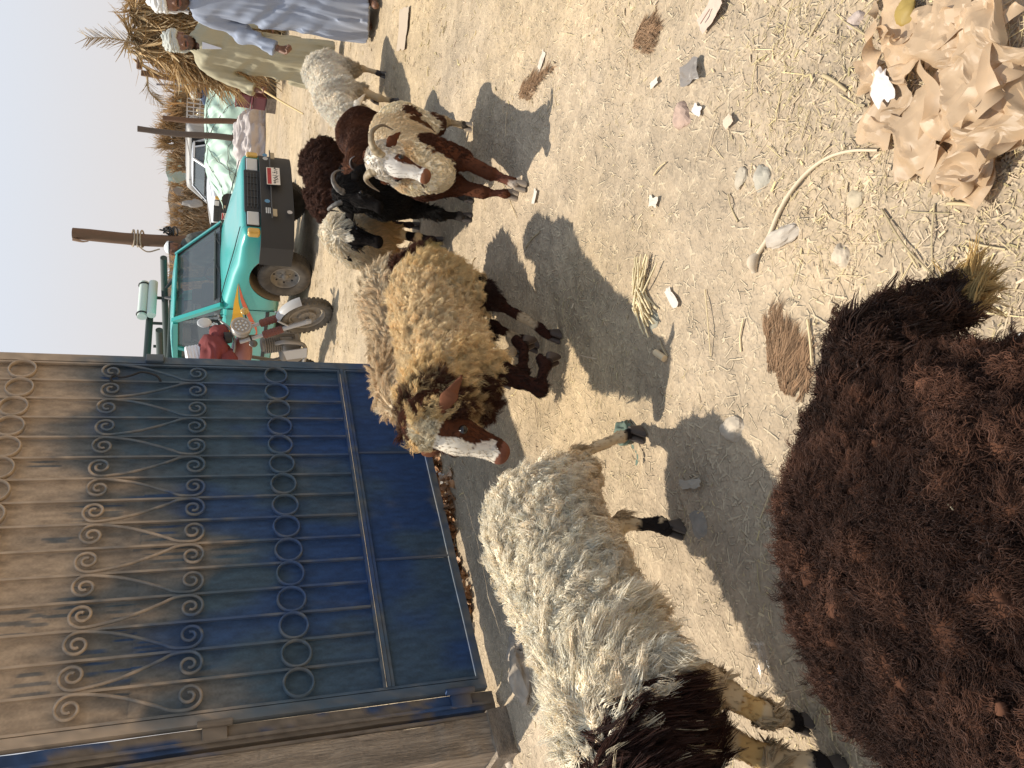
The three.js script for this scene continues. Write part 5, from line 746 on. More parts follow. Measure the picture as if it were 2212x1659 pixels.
// ---------------------------------------------------------------- people
function personFigure(o) {
  // local frame: y up, z the way he faces, x to his left; o.arms = [right, left] each { el, wr, fing, side }
  const H = o.h / 1.75, root = thing('person', o.label, 'person', o.pos, o.turn), q = (x, y, z) => V(x * H, y * H, z * H);
  const skin = o.skin || [0.22, 0.105, 0.06], hr = [0.012, 0.009, 0.008], B = [], X = V(1, 0, 0), Z = V(0, 0, 1), cell = o.cell || 0.014;
  B.push(bone(q(0, 0.92, 0), q(0, 1.30, 0), 0.135 * H, 0.145 * H, 'torso', { flat: 0.70, axis: Z }), bone(q(-0.15, 1.40, -0.01), q(0.15, 1.40, -0.01), 0.062 * H, 0.062 * H, 'torso', { k: 0.08 }), bone(q(0, 1.38, -0.01), q(0, 1.52, 0.01), 0.07 * H, 0.055 * H, 'neck'));
  for (const s of [-1, 1]) { const st = o.step || 0, f = s * st; B.push(bone(q(s * 0.09, 0.90, 0), q(s * 0.10, 0.50, 0.03 + f * 0.5), 0.09 * H, 0.06 * H, 'leg'), bone(q(s * 0.10, 0.50, 0.03 + f * 0.5), q(s * 0.11, 0.085, f), 0.058 * H, 0.038 * H, 'leg', { k: 0.02 }), bone(q(s * 0.11, 0.05, f - 0.03), q(s * 0.13, 0.035, f + 0.16), 0.036 * H, 0.03 * H, 'foot', { k: 0.03, flat: 1.0, axis: UP })); }
  const A = o.arms.map((a, i) => ({ ...a, s: i ? 1 : -1, sh: q((i ? 1 : -1) * 0.185, 1.385, -0.01), el: q(...a.el), wr: q(...a.wr), fd: v3(a.fing).normalize(), pn: v3(a.palm).normalize() }));
  for (const a of A) B.push(bone(a.sh, a.el, 0.052 * H, 0.042 * H, 'arm', { k: 0.03 }), bone(a.el, a.wr, 0.042 * H, 0.028 * H, 'arm', { k: 0.02 }));
  const hc = q(...(o.head || [0, 1.62, 0.03])), tilt = new THREE.Quaternion().setFromEuler(new THREE.Euler(o.nod || 0, o.look || 0, o.lean || 0, 'YXZ'));
  const hp = (x, y, z) => V(x * H, y * H, z * H).applyQuaternion(tilt).add(hc), ax = X.clone().applyQuaternion(tilt), az = Z.clone().applyQuaternion(tilt), D = [];
  const hb = (a, b, r0, r1, id, e = {}) => D.push(bone(hp(...a), hp(...b), r0 * H, r1 * H, id, { k: 0.018, ...e }));
  hb([0, 0.045, -0.015], [0, 0.035, 0.012], 0.092, 0.092, 'head', { flat: 0.86, axis: ax }); hb([0, -0.02, 0.035], [0, -0.085, 0.052], 0.068, 0.042, 'head', { k: 0.03, flat: 0.95, axis: ax }); hb([-0.03, -0.065, 0.035], [0.03, -0.065, 0.035], 0.043, 0.043, 'head', { k: 0.03 });
  hb([0, 0.018, 0.098], [0, -0.022, 0.117], 0.010, 0.015, 'head', { k: 0.012 }); hb([-0.016, -0.028, 0.103], [0.016, -0.028, 0.103], 0.011, 0.011, 'head', { k: 0.008 }); hb([-0.04, 0.034, 0.082], [0.04, 0.034, 0.082], 0.014, 0.014, 'head', { k: 0.014 }); hb([-0.022, -0.057, 0.090], [0.022, -0.057, 0.090], 0.009, 0.009, 'lip', { k: 0.008 }); hb([-0.016, -0.068, 0.088], [0.016, -0.068, 0.088], 0.009, 0.009, 'lip', { k: 0.008 }); hb([-0.045, 0.0, 0.07], [-0.04, -0.02, 0.068], 0.026, 0.02, 'head'); hb([0.045, 0.0, 0.07], [0.04, -0.02, 0.068], 0.026, 0.02, 'head');
  for (const s of [1, -1]) hb([s * 0.083, 0.02, -0.01], [s * 0.082, -0.025, 0.0], 0.022, 0.014, 'ear', { k: 0.006, flat: 0.45, axis: ax });
  D.push(bone(hp(0, -0.06, -0.01), q(0, 1.46, 0), 0.056 * H, 0.06 * H, 'neck', { k: 0.03 }));
  const inv = tilt.clone().invert(), lh = (x, y, z) => V(x, y, z).sub(hc).applyQuaternion(inv).divideScalar(H);
  const headG = paint(surfaceNets(field(D), bounds(D, 0.01), 0.0058), (x, y, z) => {
    const p = lh(x, y, z), n = noise(x * 60, y * 60, z * 60);
    if (o.beard && p.z > 0.0 && (p.y < -0.072 + 0.4 * Math.abs(p.x) * (p.y < -0.05 ? 1 : 0) || (p.y < -0.03 && Math.abs(p.x) > 0.052)) && p.y > -0.16) return mix3(hr, skin, 0.35 + 0.2 * n);
    if (o.beard && Math.abs(p.x) < 0.034 && p.y < -0.036 && p.y > -0.052 && p.z > 0.08) return mix3(hr, skin, 0.25);
    if (Math.abs(p.x) > 0.014 && Math.abs(p.x) < 0.052 && p.y > 0.035 - 0.002 && p.y < 0.047 && p.z > 0.06) return mix3(hr, skin, 0.3);
    if (Math.abs(p.y + 0.062) < 0.008 && Math.abs(p.x) < 0.026 && p.z > 0.08) return [skin[0] * 0.95, skin[1] * 0.62, skin[2] * 0.6];
    if (p.y > 0.07 || p.z < -0.02) return hr; return skin.map((c) => c * (1 + 0.08 * n));
  });
  // hands on their own fine grids
  const hands = A.filter((a) => !a.hidden).map((a) => {
    const d = a.fd, n = a.pn.clone().addScaledVector(d, -a.pn.dot(d)).normalize(), c = d.clone().cross(n).multiplyScalar(a.s * (a.thumb || 1)), P = (u, v, w) => a.wr.clone().addScaledVector(d, u * H).addScaledVector(c, v * H).addScaledVector(n, w * H), F = [];
    F.push(bone(P(-0.02, 0, 0), P(0.015, 0, 0), 0.026 * H, 0.027 * H, 'palm', { k: 0.02 }));
    for (const v of [-0.026, -0.009, 0.009, 0.026]) F.push(bone(P(0.02, v * 0.7, 0), P(0.085, v, 0.003), 0.016 * H, 0.0125 * H, 'palm', { k: 0.014 }));
    const curl = a.curl ?? 0.35;
    [[-0.027, 0.062], [-0.009, 0.072], [0.009, 0.078], [0.027, 0.072]].forEach(([v, l], i) => { let u = 0.085, w = 0.003, ang = curl * (0.7 + 0.1 * i); for (let k = 0; k < 3; k++) { const L = l * [0.45, 0.31, 0.24][k], u2 = u + Math.cos(ang) * L, w2 = w + Math.sin(ang) * L; F.push(bone(P(u, v, w), P(u2, v * 1.05, w2), (0.0095 - k * 0.0008) * H, (0.0087 - k * 0.0009) * H, 'finger', { k: 0.004 })); u = u2; w = w2; ang += curl * 1.2; } });
    F.push(bone(P(0.02, 0.022, 0.006), P(0.052, 0.05, 0.018), 0.013 * H, 0.0105 * H, 'thumb', { k: 0.01 }), bone(P(0.052, 0.05, 0.018), P(0.085, 0.05 - 0.02 * curl, 0.03 + 0.02 * curl), 0.0105 * H, 0.0085 * H, 'thumb', { k: 0.004 }));
    return paint(surfaceNets(field(F), bounds(F, 0.006), 0.0038), () => skin.map((c) => c * 0.95));
  });
  const bodyG = paint(surfaceNets(field(B), bounds(B, 0.02), cell), (x, y, z) => skin.map((c) => c * (y < 0.08 ? 0.8 : 1)));
  part('body', merge([bodyG, headG, ...hands]), vmat(0.55), root);
  for (const s of [1, -1]) { const e = hp(s * 0.033, 0.018, 0.083); part('eye', paint(new THREE.SphereGeometry(0.013 * H, 14, 10).translate(e.x, e.y, e.z), (x, y, z) => { const p = lh(x, y, z); return Math.hypot(p.x - s * 0.033, p.y - 0.017) < 0.0062 ? [0.01, 0.008, 0.007] : [0.6, 0.56, 0.5]; }), vmat(0.15), root); }
  // robe
  const R = [], hem = (o.hem ?? 0.10) * H, st = o.step || 0;
  R.push(bone(q(0, 1.36, -0.005), q(0, 0.92, 0.0), 0.195 * H, 0.208 * H, 'robe', { flat: 0.80, axis: Z, k: 0.06 }), bone(q(-0.16, 1.395, -0.01), q(0.16, 1.395, -0.01), 0.072 * H, 0.072 * H, 'robe', { k: 0.07 }), bone(q(0, 0.95, 0), q(0, 0.05, 0.03), 0.185 * H, 0.275 * H, 'skirt', { flat: 0.82, axis: Z, k: 0.06 }));
  for (const s of [-1, 1]) R.push(bone(q(s * 0.09, 0.9, 0), q(s * 0.13, 0.1, s * st * 0.8 + 0.02), 0.12 * H, 0.13 * H, 'skirt', { k: 0.05 }));
  for (const a of A) { const cu = a.wr.clone().lerp(a.el, 0.06); R.push(bone(a.sh, a.el, 0.082 * H, 0.076 * H, 'sleeve', { k: 0.035 }), bone(a.el, cu, 0.074 * H, 0.062 * H, 'sleeve', { k: 0.03 })); }
  const sd = o.seed || 1, fold = (x, y, z) => { const w = smooth(1.35 * H, 0.6 * H, y), X2 = x + 0.03 * noise(y * 3, sd), dg = x * 0.7 + y * 0.75; return 1.5 * ((0.007 + 0.017 * w) * noise(X2 * 17 + sd * 7, y * 1.5, z * 13) + (0.006 + 0.006 * w) * noise(X2 * 38, y * 3.2, z * 30 + sd) + 0.010 * noise(dg * 16, (y - x) * 4 + sd, z * 7) * smooth(0.3, 0.6, y)); };
  const neck = q(0, 1.475, 0.045), rf = field(R, fold);
  const robe = (x, y, z) => { let s = Math.max(rf(x, y, z), hem + 0.02 * noise(x * 6, z * 6, sd) - y); const dx = x - neck.x, dy = y - neck.y, dz = z - neck.z; s = Math.max(s, 0.075 * H - Math.hypot(dx, dy * 0.9, dz)); for (const a of A) { const cu = a.wr.clone().lerp(a.el, 0.07), d = a.wr.clone().sub(a.el).normalize(), e = (x - cu.x) * d.x + (y - cu.y) * d.y + (z - cu.z) * d.z; if (e > 0 && Math.hypot(x - cu.x, y - cu.y, z - cu.z) < 0.14 * H) s = Math.max(s, e); } return s; };
  part('robe', paint(surfaceNets(robe, bounds(R, 0.03), o.robeCell || 0.012), (x, y, z) => { const d = 0.25 * smooth(0.5, 0.1, y) * clamp(0.5 + fbm(x * 4, y * 4, z * 4)); return mix3(o.robe, [0.38, 0.32, 0.24], d); }), vmat(0.92), root);
  if (o.shirt) { const s = new THREE.Shape(); s.moveTo(-0.035, 0); s.lineTo(0.035, 0); s.lineTo(0.008, -0.19); s.lineTo(-0.004, -0.19); part('undershirt', warp(new THREE.ExtrudeGeometry(s, { depth: 0.004, bevelEnabled: false, steps: 1 }), (x, y, z) => [x * H, (1.425 + y) * H, (0.158 + z + 0.02 * (-y / 0.19) - 0.25 * Math.abs(x)) * H]), mat(0.66, 0.66, 0.7, 0.9), root); }
  // headcloth
  const T = o.turban, tg = [], tr = mulberry(sd * 13);
  if (T === 'cap') tg.push(new THREE.SphereGeometry(0.098 * H, 24, 12, 0, 6.2832, 0, 1.25).scale(0.93, 0.85, 1.02).applyQuaternion(tilt).translate(...hp(0, 0.062, -0.008).toArray()));
  else {
    for (let i = 0; i < 11; i++) { const yy = 0.062 + 0.011 * i - 0.004 * (i % 2), rr = 0.106 - 0.0085 * Math.max(0, i - 4) * (i > 6 ? 1.2 : 0.8), pts = [], a0 = tr() * 6.28, sl = (tr() - 0.5) * 0.05 + (i % 2 ? 0.016 : -0.016); for (let k = 0; k < 22; k++) { const a = a0 + k / 22 * 6.283; pts.push(hp(Math.cos(a) * rr * 0.9, yy + sl * Math.cos(a + i) + 0.006 * noise(k, i, sd), -0.008 + Math.sin(a) * rr * 1.04)); } tg.push(tube(pts, (0.017 + 0.004 * tr()) * H, 60, 8, true)); }
    tg.push(new THREE.SphereGeometry(0.094 * H, 20, 12, 0, 6.28, 0, 1.5).scale(0.9, 1.05, 1).applyQuaternion(tilt).translate(...hp(0, 0.095, -0.008).toArray()));
    tg.push(taper([hp(-0.088, 0.06, -0.03), hp(-0.098, 0.0, -0.035), hp(-0.085, -0.06, -0.035), hp(-0.10, -0.11, -0.05)], (t) => 0.03 * H * (1 - 0.3 * t), 16, 8));
  }
  part(T === 'cap' ? 'cap' : 'turban', merge(tg.map((g) => warp(g, (x, y, z) => { const k = 0.006 * noise(x * 50, y * 50, z * 50); return [x + k, y + k, z - k]; }))), mat(...(o.cloth || [0.62, 0.60, 0.56]), 0.95), root);
  return { root, A, H };
}
{
  const p = at(733, 140, 0);
  const k = personFigure({ label: 'man in olive robe and pale turban holding a thin cane', pos: V(p.x, 0, p.z - 0.1), turn: -0.42, h: 1.74, seed: 3, robe: [0.40, 0.355, 0.235], shirt: true, turban: 'wrap', beard: true, look: -0.22, nod: -0.06, lean: 0.14, hem: 0.06, cloth: [0.50, 0.50, 0.44],
    arms: [{ el: [-0.31, 1.10, 0.0], wr: [-0.36, 0.865, 0.10], fing: [-0.1, -0.8, 0.55], palm: [0.9, 0, 0.2], curl: 0.95 }, { el: [0.28, 1.10, -0.03], wr: [0.30, 0.85, 0.05], fing: [0, -1, 0.1], palm: [-1, 0, 0], curl: 0.5 }] });
  const w = k.A[0].wr.clone().addScaledVector(k.A[0].fd, 0.085).add(V(0.02, 0, 0.02)); k.root.updateMatrixWorld(); const a = k.root.localToWorld(w), tip = at(655, 246, 0.42), d = tip.clone().sub(a).normalize();
  solo('cane', taper([a.clone().addScaledVector(d, -0.10), a.clone().lerp(tip, 0.5).add(V(0, 0.012, 0)), tip], (t) => 0.012 - 0.003 * t, 20, 8), mat(0.60, 0.42, 0.18, 0.5), 'thin yellow cane held low by the man in the olive robe', 'cane');
}
{
  const p = at(808, 22, 0);
  const m = personFigure({ label: 'man in grey-blue robe and white headcloth at the frame edge beside the white sheep', pos: V(p.x, 0, p.z), turn: -0.75, h: 1.80, seed: 8, robe: [0.30, 0.335, 0.415], turban: 'wrap', cloth: [0.74, 0.74, 0.72], head: [-0.07, 1.61, 0.06], beard: true, look: 0.1, step: 0.12, hem: 0.075,
    arms: [{ el: [-0.30, 1.09, -0.02], wr: [-0.36, 0.80, 0.12], fing: [-0.05, -0.75, 0.6], palm: [0.9, 0, 0.2], curl: 0.85 }, { el: [0.28, 1.10, 0.0], wr: [0.28, 0.85, 0.1], fing: [0, -1, 0.2], palm: [-1, 0, 0], curl: 0.5 }] });
  m.root.rotation.order = 'YXZ'; m.root.rotation.z = 0.085;   // stepping, weight over his right leg
}
{
  const p = deep(388, 534, -12.9);
  personFigure({ label: 'bearded man in white cap standing behind the teal truck', pos: V(p.x, 0, p.z), turn: -0.9, h: 1.88, seed: 5, robe: [0.10, 0.10, 0.085], turban: 'cap', cloth: [0.78, 0.78, 0.76], beard: true, skin: [0.20, 0.085, 0.045], robeCell: 0.018, cell: 0.02,
    arms: [{ el: [-0.28, 1.10, 0.0], wr: [-0.28, 0.86, 0.08], fing: [0, -1, 0], palm: [1, 0, 0] }, { el: [0.28, 1.10, 0.0], wr: [0.28, 0.86, 0.08], fing: [0, -1, 0], palm: [-1, 0, 0] }] });
}
// ---------------------------------------------------------------- palm-thatch shelters, tarpaulin, poles and things at the back of the market
function bunch(seed, n = 14, spread = 0.5) {   // a spray of dry palm leaflets, length 1 along -y
  const r = mulberry(seed), pos = [], idx = [];
  for (let s = 0; s < n; s++) {
    const a = r() * 6.28, sp = spread * (0.3 + r()), w = 0.02 + 0.025 * r(), b0 = pos.length / 3, L = 0.5 + 0.5 * r(), dx = Math.cos(a) * sp, dz = Math.sin(a) * sp, px = -Math.sin(a) * w, pz = Math.cos(a) * w, y0 = -0.35 * r(), kink = (r() - 0.5) * 0.3;
    for (let i = 0; i <= 3; i++) { const t = i / 3, k = 1 - t * 0.85, o = t * t; pos.push(dx * o + px * k + kink * t * (1 - t), y0 - t * L, dz * o + pz * k, dx * o - px * k + kink * t * (1 - t), y0 - t * L, dz * o - pz * k); }
    for (let i = 0; i < 3; i++) { const c = b0 + i * 2; idx.push(c, c + 1, c + 2, c + 2, c + 1, c + 3); }
  }
  const g = new THREE.BufferGeometry(); g.setAttribute('position', new THREE.Float32BufferAttribute(pos, 3)); g.setIndex(idx); g.computeVertexNormals(); return g;
}
const BUNCH = [1, 2, 3].map((s) => bunch(s)), THATCH = new THREE.MeshPhysicalMaterial({ roughness: 0.9, side: THREE.DoubleSide, transmission: 0.2, thickness: 0 });
function thatch(root, list, seed, tone = [0.46, 0.31, 0.15]) {   // list of [pos, dir, len]
  const r = mulberry(seed), q = new THREE.Quaternion(), c = new THREE.Color();
  BUNCH.forEach((g, b) => {
    const mine = list.filter((_, i) => i % 3 === b), im = new THREE.InstancedMesh(g, THATCH, mine.length), m = new THREE.Matrix4();
    mine.forEach(([p, d, L], i) => { q.setFromUnitVectors(V(0, -1, 0), d.clone().normalize()).multiply(new THREE.Quaternion().setFromAxisAngle(UP, r() * 6.28)); m.compose(p, q, V(L, L, L)); im.setMatrixAt(i, m); const k = 0.55 + 0.75 * r() * r() + 0.1, t = r(); im.setColorAt(i, c.setRGB(tone[0] * k, tone[1] * k * (0.92 + 0.14 * t), tone[2] * k * (0.8 + 0.4 * t))); });
    im.name = 'palm_leaf'; im.userData.kind = 'stuff'; im.castShadow = im.receiveShadow = true; root.add(im);
  });
}
function frond(a, b, w, seed, sag = 0.1) {   // one dry palm leaf: rib with two rows of leaflets; returns [rib, leaflets]
  const r = mulberry(seed), mid = a.clone().lerp(b, 0.5).add(V((r() - 0.5) * sag, sag, (r() - 0.5) * sag)), c = new THREE.CatmullRomCurve3([a, mid, b]), blades = [];
  const L = a.distanceTo(b);
  for (let i = 3; i < 30; i++) for (const s of [1, -1]) { const t = i / 30, p = c.getPointAt(t), d = c.getTangentAt(t), side = d.clone().cross(V(0.3, 0.2, 1)).normalize().multiplyScalar(s), dir = d.clone().multiplyScalar(0.8).addScaledVector(side, 0.55 + 0.3 * r()).add(V((r() - 0.5) * 0.4, -0.35 * r(), (r() - 0.5) * 0.4)).normalize(), l = w * (1 - 0.6 * Math.abs(t - 0.4)) * (0.7 + 0.6 * r()), e = p.clone().addScaledVector(dir, l); const wd = side.clone().cross(dir).normalize().multiplyScalar(0.012); blades.push(plate4(p.clone().add(wd), e.clone().addScaledVector(wd, 0.2), e.clone().addScaledVector(wd, -0.2), p.clone().sub(wd), 0.003)); }
  return [taper([a, mid, b], (t) => 0.018 * (1 - 0.8 * t), 20, 6), merge(blades)];
}
const groundAt = (p) => { p.y = groundY(p.x, p.z); return p; };
const woodMat = (r, g, b) => { const t = texture(128, 256, (u, v) => { const k = 0.8 + 0.25 * tnoise(u, v, 8, 1) + 0.25 * noise(u * 60, v * 8) + 0.15 * noise(u * 20, v * 40, 4); return [r * k, g * k, b * k]; }, true); return new THREE.MeshStandardMaterial({ map: t, bumpMap: t, bumpScale: 0.02, roughness: 0.95 }); };
const BARK = woodMat(0.20, 0.115, 0.07), GREYWOOD = woodMat(0.16, 0.125, 0.10);
{ // thatched shelter behind the men
  const r = mulberry(31), z = -15.5, list = [], root = thing('thatch_shelter', 'shaggy palm-thatch shelter rising behind the two men', 'shelter', V(8.2, 0, z));
  const X0 = 5.75 - 8.2, top = 2.62;
  for (let i = 0; i < 3400; i++) { const x = X0 + r() * 6.5, u = r(), y = lerp(0.75, top, Math.pow(u, 0.8)) + 0.15 * noise(x * 3, u * 4), zz = (r() - 0.5) * 0.7 - 0.2; if (y < 1.3 && r() < 0.2) continue; list.push([V(x, y, zz + 0.25 * (1 - u)), V((r() - 0.5) * 0.8 - 0.3, -0.95 + 0.3 * (r() - 0.3), 0.3 + 0.5 * (r() - 0.5)), 0.4 + 0.4 * r()]); }
  for (let i = 0; i < 180; i++) { const x = X0 + 0.1 + r() * 0.7; list.push([V(x, top - 0.5 - r() * 0.9, 0.1 * r()), V(-0.7 - 0.4 * r(), -0.5 - 0.5 * r(), 0.2), 0.5 + 0.4 * r()]); }
  for (let i = 0; i < 120; i++) { const x = X0 + r() * 6; list.push([V(x, top + 0.02, -0.1), V((r() - 0.5) * 1.6, 0.5 * r() - 0.3, 0.6 * r()), 0.3 + 0.3 * r()]); }
  thatch(root, list, 7, [0.60, 0.42, 0.20]);
  for (const x of [X0 + 0.5, X0 + 3.2, X0 + 6]) { part('post', rod(V(x, -0.1, -0.55), V(x + 0.05, top, -0.5), 0.07, 0.06, 10), BARK, root); part('post', rod(V(x, -0.1, -2.5), V(x + 0.05, top, -2.5), 0.07, 0.06, 10), BARK, root); }
  part('crossbeam', rod(V(X0 - 0.15, top - 0.12, -0.3), V(X0 + 6.4, top - 0.08, -0.3), 0.05, 0.05, 8), BARK, root);
  part('reed_back', (() => { const g = []; for (let i = 0; i < 90; i++) g.push(rod(V(X0 + 0.3 + i * 0.068, 0.0, -0.62 + 0.03 * r()), V(X0 + 0.3 + i * 0.068 + 0.03 * r(), 2.4 + 0.15 * r(), -0.62), 0.034, 0.024, 5)); return g; })(), mat(0.23, 0.15, 0.08, 0.95), root).userData.kind = 'stuff';
  // a whole leaf stuck upright in the roof
  const [rib, lv] = frond(deep(310, 96, z).sub(root.position), deep(184, 82, z).sub(root.position), 0.34, 5, 0.12), fr = part('palm_frond', rib, mat(0.40, 0.30, 0.18, 0.9), root); part('leaflets', lv, mat(0.40, 0.31, 0.20, 0.9), fr);
  const [rib2, lv2] = frond(deep(318, 165, z).sub(root.position), deep(352, 228, z).sub(root.position), 0.22, 6, 0.1), f2 = part('palm_frond', rib2, mat(0.40, 0.30, 0.18, 0.9), root); part('leaflets', lv2, mat(0.42, 0.30, 0.16, 0.9), f2);
}
{ // line of thatch screens far behind
  const r = mulberry(41), z = -36;
  const screens = [[186, 258, 372, 425, 'palm-thatch screen beside the shelter, leaning tips up'], [232, 262, 378, 430, null], [262, 292, 352, 440, 'thatch screen right behind the two thin poles'], [292, 330, 350, 440, null], [330, 372, 372, 445, null], [398, 470, 376, 450, null], [470, 545, 368, 455, null], [545, 640, 372, 450, null]];
  screens.forEach(([y0, y1, x0, x1, lab], k) => {
    const a = deep((x0 + x1) / 2, y1, z - k * 0.15), b = deep((x0 + x1) / 2, y0, z - k * 0.15), top = deep(x0, (y0 + y1) / 2, z).y, bot = groundY(a.x, a.z), w = b.x - a.x, list = [];
    const where = ['nearest the big shelter', 'over the caged truck bed end', 'crowned with long spiky leaves behind the thin poles', 'bushy, above the white truck cage', 'above the white truck cab', 'left of the white truck cab windscreen', 'behind the teal truck mirror', 'behind the teal truck roof'][k];
    const root = thing('thatch_screen', 'brown palm-thatch screen ' + where, 'thatch screen', V((a.x + b.x) / 2, bot, a.z));
    for (let i = 0; i < 560; i++) { const x = (r() - 0.5) * w * 1.05, u = r(), y = (top - bot) * (0.12 + 0.82 * u); list.push([V(x, y, 0.25 * (r() - 0.5) + 0.25 * (1 - u)), V((r() - 0.5) * 0.9, u > 0.85 && r() < 0.3 ? 0.6 : -0.9, 0.3 * r()), 0.36 + 0.34 * r()]); }
    if (k === 2 || k === 3 || k === 0) for (let i = 0; i < 6; i++) list.push([V((r() - 0.5) * w * 0.8, (top - bot) * 0.8, 0.1), V((r() - 0.6) * 1.4, 0.8 + 0.3 * r(), 0.2), 0.7 + 0.4 * r()]);
    thatch(root, list, 50 + k, [0.56, 0.39, 0.21]);
    part('reed_backing', box(w, (top - bot) * 0.86, 0.08, 0, (top - bot) * 0.43, -0.2), mat(0.34, 0.23, 0.13, 0.95), root);
  });
  // long mud wall and pale tarpaulins behind the screens
  const wz = -60, a = deep(366, 770, wz), b = deep(364, 425, wz), wy = deep(362, 600, wz).y;
  solo('mud_wall', warp(new THREE.BoxGeometry(b.x - a.x + 6, wy, 0.5, 60, 8, 1).translate(0, wy / 2, 0), (x, y, z2) => [x, y + (y > wy * 0.9 ? 0.12 * noise(x * 0.8) : 0), z2 + 0.06 * noise(x, y)]), mat(0.22, 0.19, 0.165, 0.95), 'long low grey-brown mud wall on the horizon behind the thatch', 'wall', V((a.x + b.x) / 2 - 2, groundY(a.x, wz), wz));
  for (const [y0, y1, x0, x1, n] of [[150, 182, 372, 412, 'beside the big thatch shelter'], [205, 262, 378, 412, 'showing between spiky thatch screens'], [345, 400, 358, 402, 'draped between thatch screens above the white truck']]) {
    const p = deep(x1, (y0 + y1) / 2, -38.5), q = deep(x0, (y0 + y1) / 2, -38.5), w = (y1 - y0) / FOCAL * 40 * 1.1, h = q.y - 0.4;
    solo('far_tarpaulin', warp(new THREE.BoxGeometry(w, h, 0.03, 30, 20, 1).translate(0, h / 2, 0), (x, y, z2) => [x, y - 0.12 * Math.abs(noise(x * 2, 3)) * (y / h), z2 + 0.12 * noise(x * 2.2, y * 2.2, 1) + 0.05 * noise(x * 6, y * 6, 2)]), mat(0.46, 0.56, 0.48, 0.7), 'pale green tarpaulin ' + n, 'tarpaulin', V(p.x, 0.4, p.z));
  }
}
{ // large pale-green tarpaulin thrown over a heap
  const z = -23.5, L = deep(500, 425, z), R = deep(500, 178, z), cx = (L.x + R.x) / 2, w = R.x - L.x, root = thing('tarpaulin', 'big pale green tarpaulin thrown over a heap between the trucks and the man', 'tarpaulin', V(cx, groundY(cx, z), z));
  const pos = [], idx = [], nx = 110, ny = 60;
  for (let j = 0; j <= ny; j++) for (let i = 0; i <= nx; i++) {
    const u = i / nx, v = j / ny, x = (u - 0.5) * w * 1.04, ridge = lerp(1.40, 1.36, u) - 0.5 * smooth(0.3, 0.0, u) + 0.05 * noise(u * 5, 2), s = v < 0.45 ? v / 0.45 : 1 - (v - 0.45) / 0.55 * 0.25;
    const n1 = noise(u * 7, v * 5, 3), n2 = 1 - 2 * Math.abs(noise(u * 11 + v * 6, v * 7 - u * 5, 5)), n3 = 1 - 2 * Math.abs(noise(u * 9 - v * 11, v * 9, 8));
    const y = ridge * Math.pow(Math.sin(Math.min(1, s) * Math.PI / 2), 0.8) + (0.04 * n1 + 0.02 * n2 + 0.015 * n3) * s, zz = lerp(1.35, -1.6, v) + 0.07 * n2 + 0.05 * n3 + 0.10 * n1 + (v < 0.06 ? 0.12 * noise(u * 30, 3) : 0);
    pos.push(x, Math.max(y, 0.015), zz);
  }
  for (let j = 0; j < ny; j++) for (let i = 0; i < nx; i++) { const a = j * (nx + 1) + i; idx.push(a, a + 1, a + nx + 1, a + 1, a + nx + 2, a + nx + 1); }
  const g = new THREE.BufferGeometry(); g.setAttribute('position', new THREE.Float32BufferAttribute(pos, 3)); g.setIndex(idx); g.computeVertexNormals();
  part('sheet', paint(g, (x, y, z2) => { const d = 0.12 * smooth(0.3, 0, y) + 0.06 * noise(x * 3, y * 3, z2 * 3); return mix3([0.43, 0.57, 0.46], [0.40, 0.37, 0.29], d); }), vmat(0.55), root);
  const rp = []; const surf = (u, v) => { const i = Math.round(u * nx), j = Math.round(v * ny), k = (j * (nx + 1) + i) * 3; return V(pos[k], pos[k + 1] + 0.01, pos[k + 2] + 0.02); };
  for (const [u0, v0, u1, v1] of [[0.0, 0.35, 1, 0.38], [0.1, 0.1, 0.5, 0.45], [0.35, 0.45, 0.75, 0.08], [0.6, 0.4, 1, 0.15], [0.0, 0.2, 0.6, 0.1], [0.75, 0.42, 0.9, 0.05]]) { const pts = []; for (let i = 0; i <= 14; i++) pts.push(surf(clamp(lerp(u0, u1, i / 14)), clamp(lerp(v0, v1, i / 14)))); part('rope', tube(pts, 0.008, 40, 4), mat(0.12, 0.11, 0.09, 0.9), root); }
}
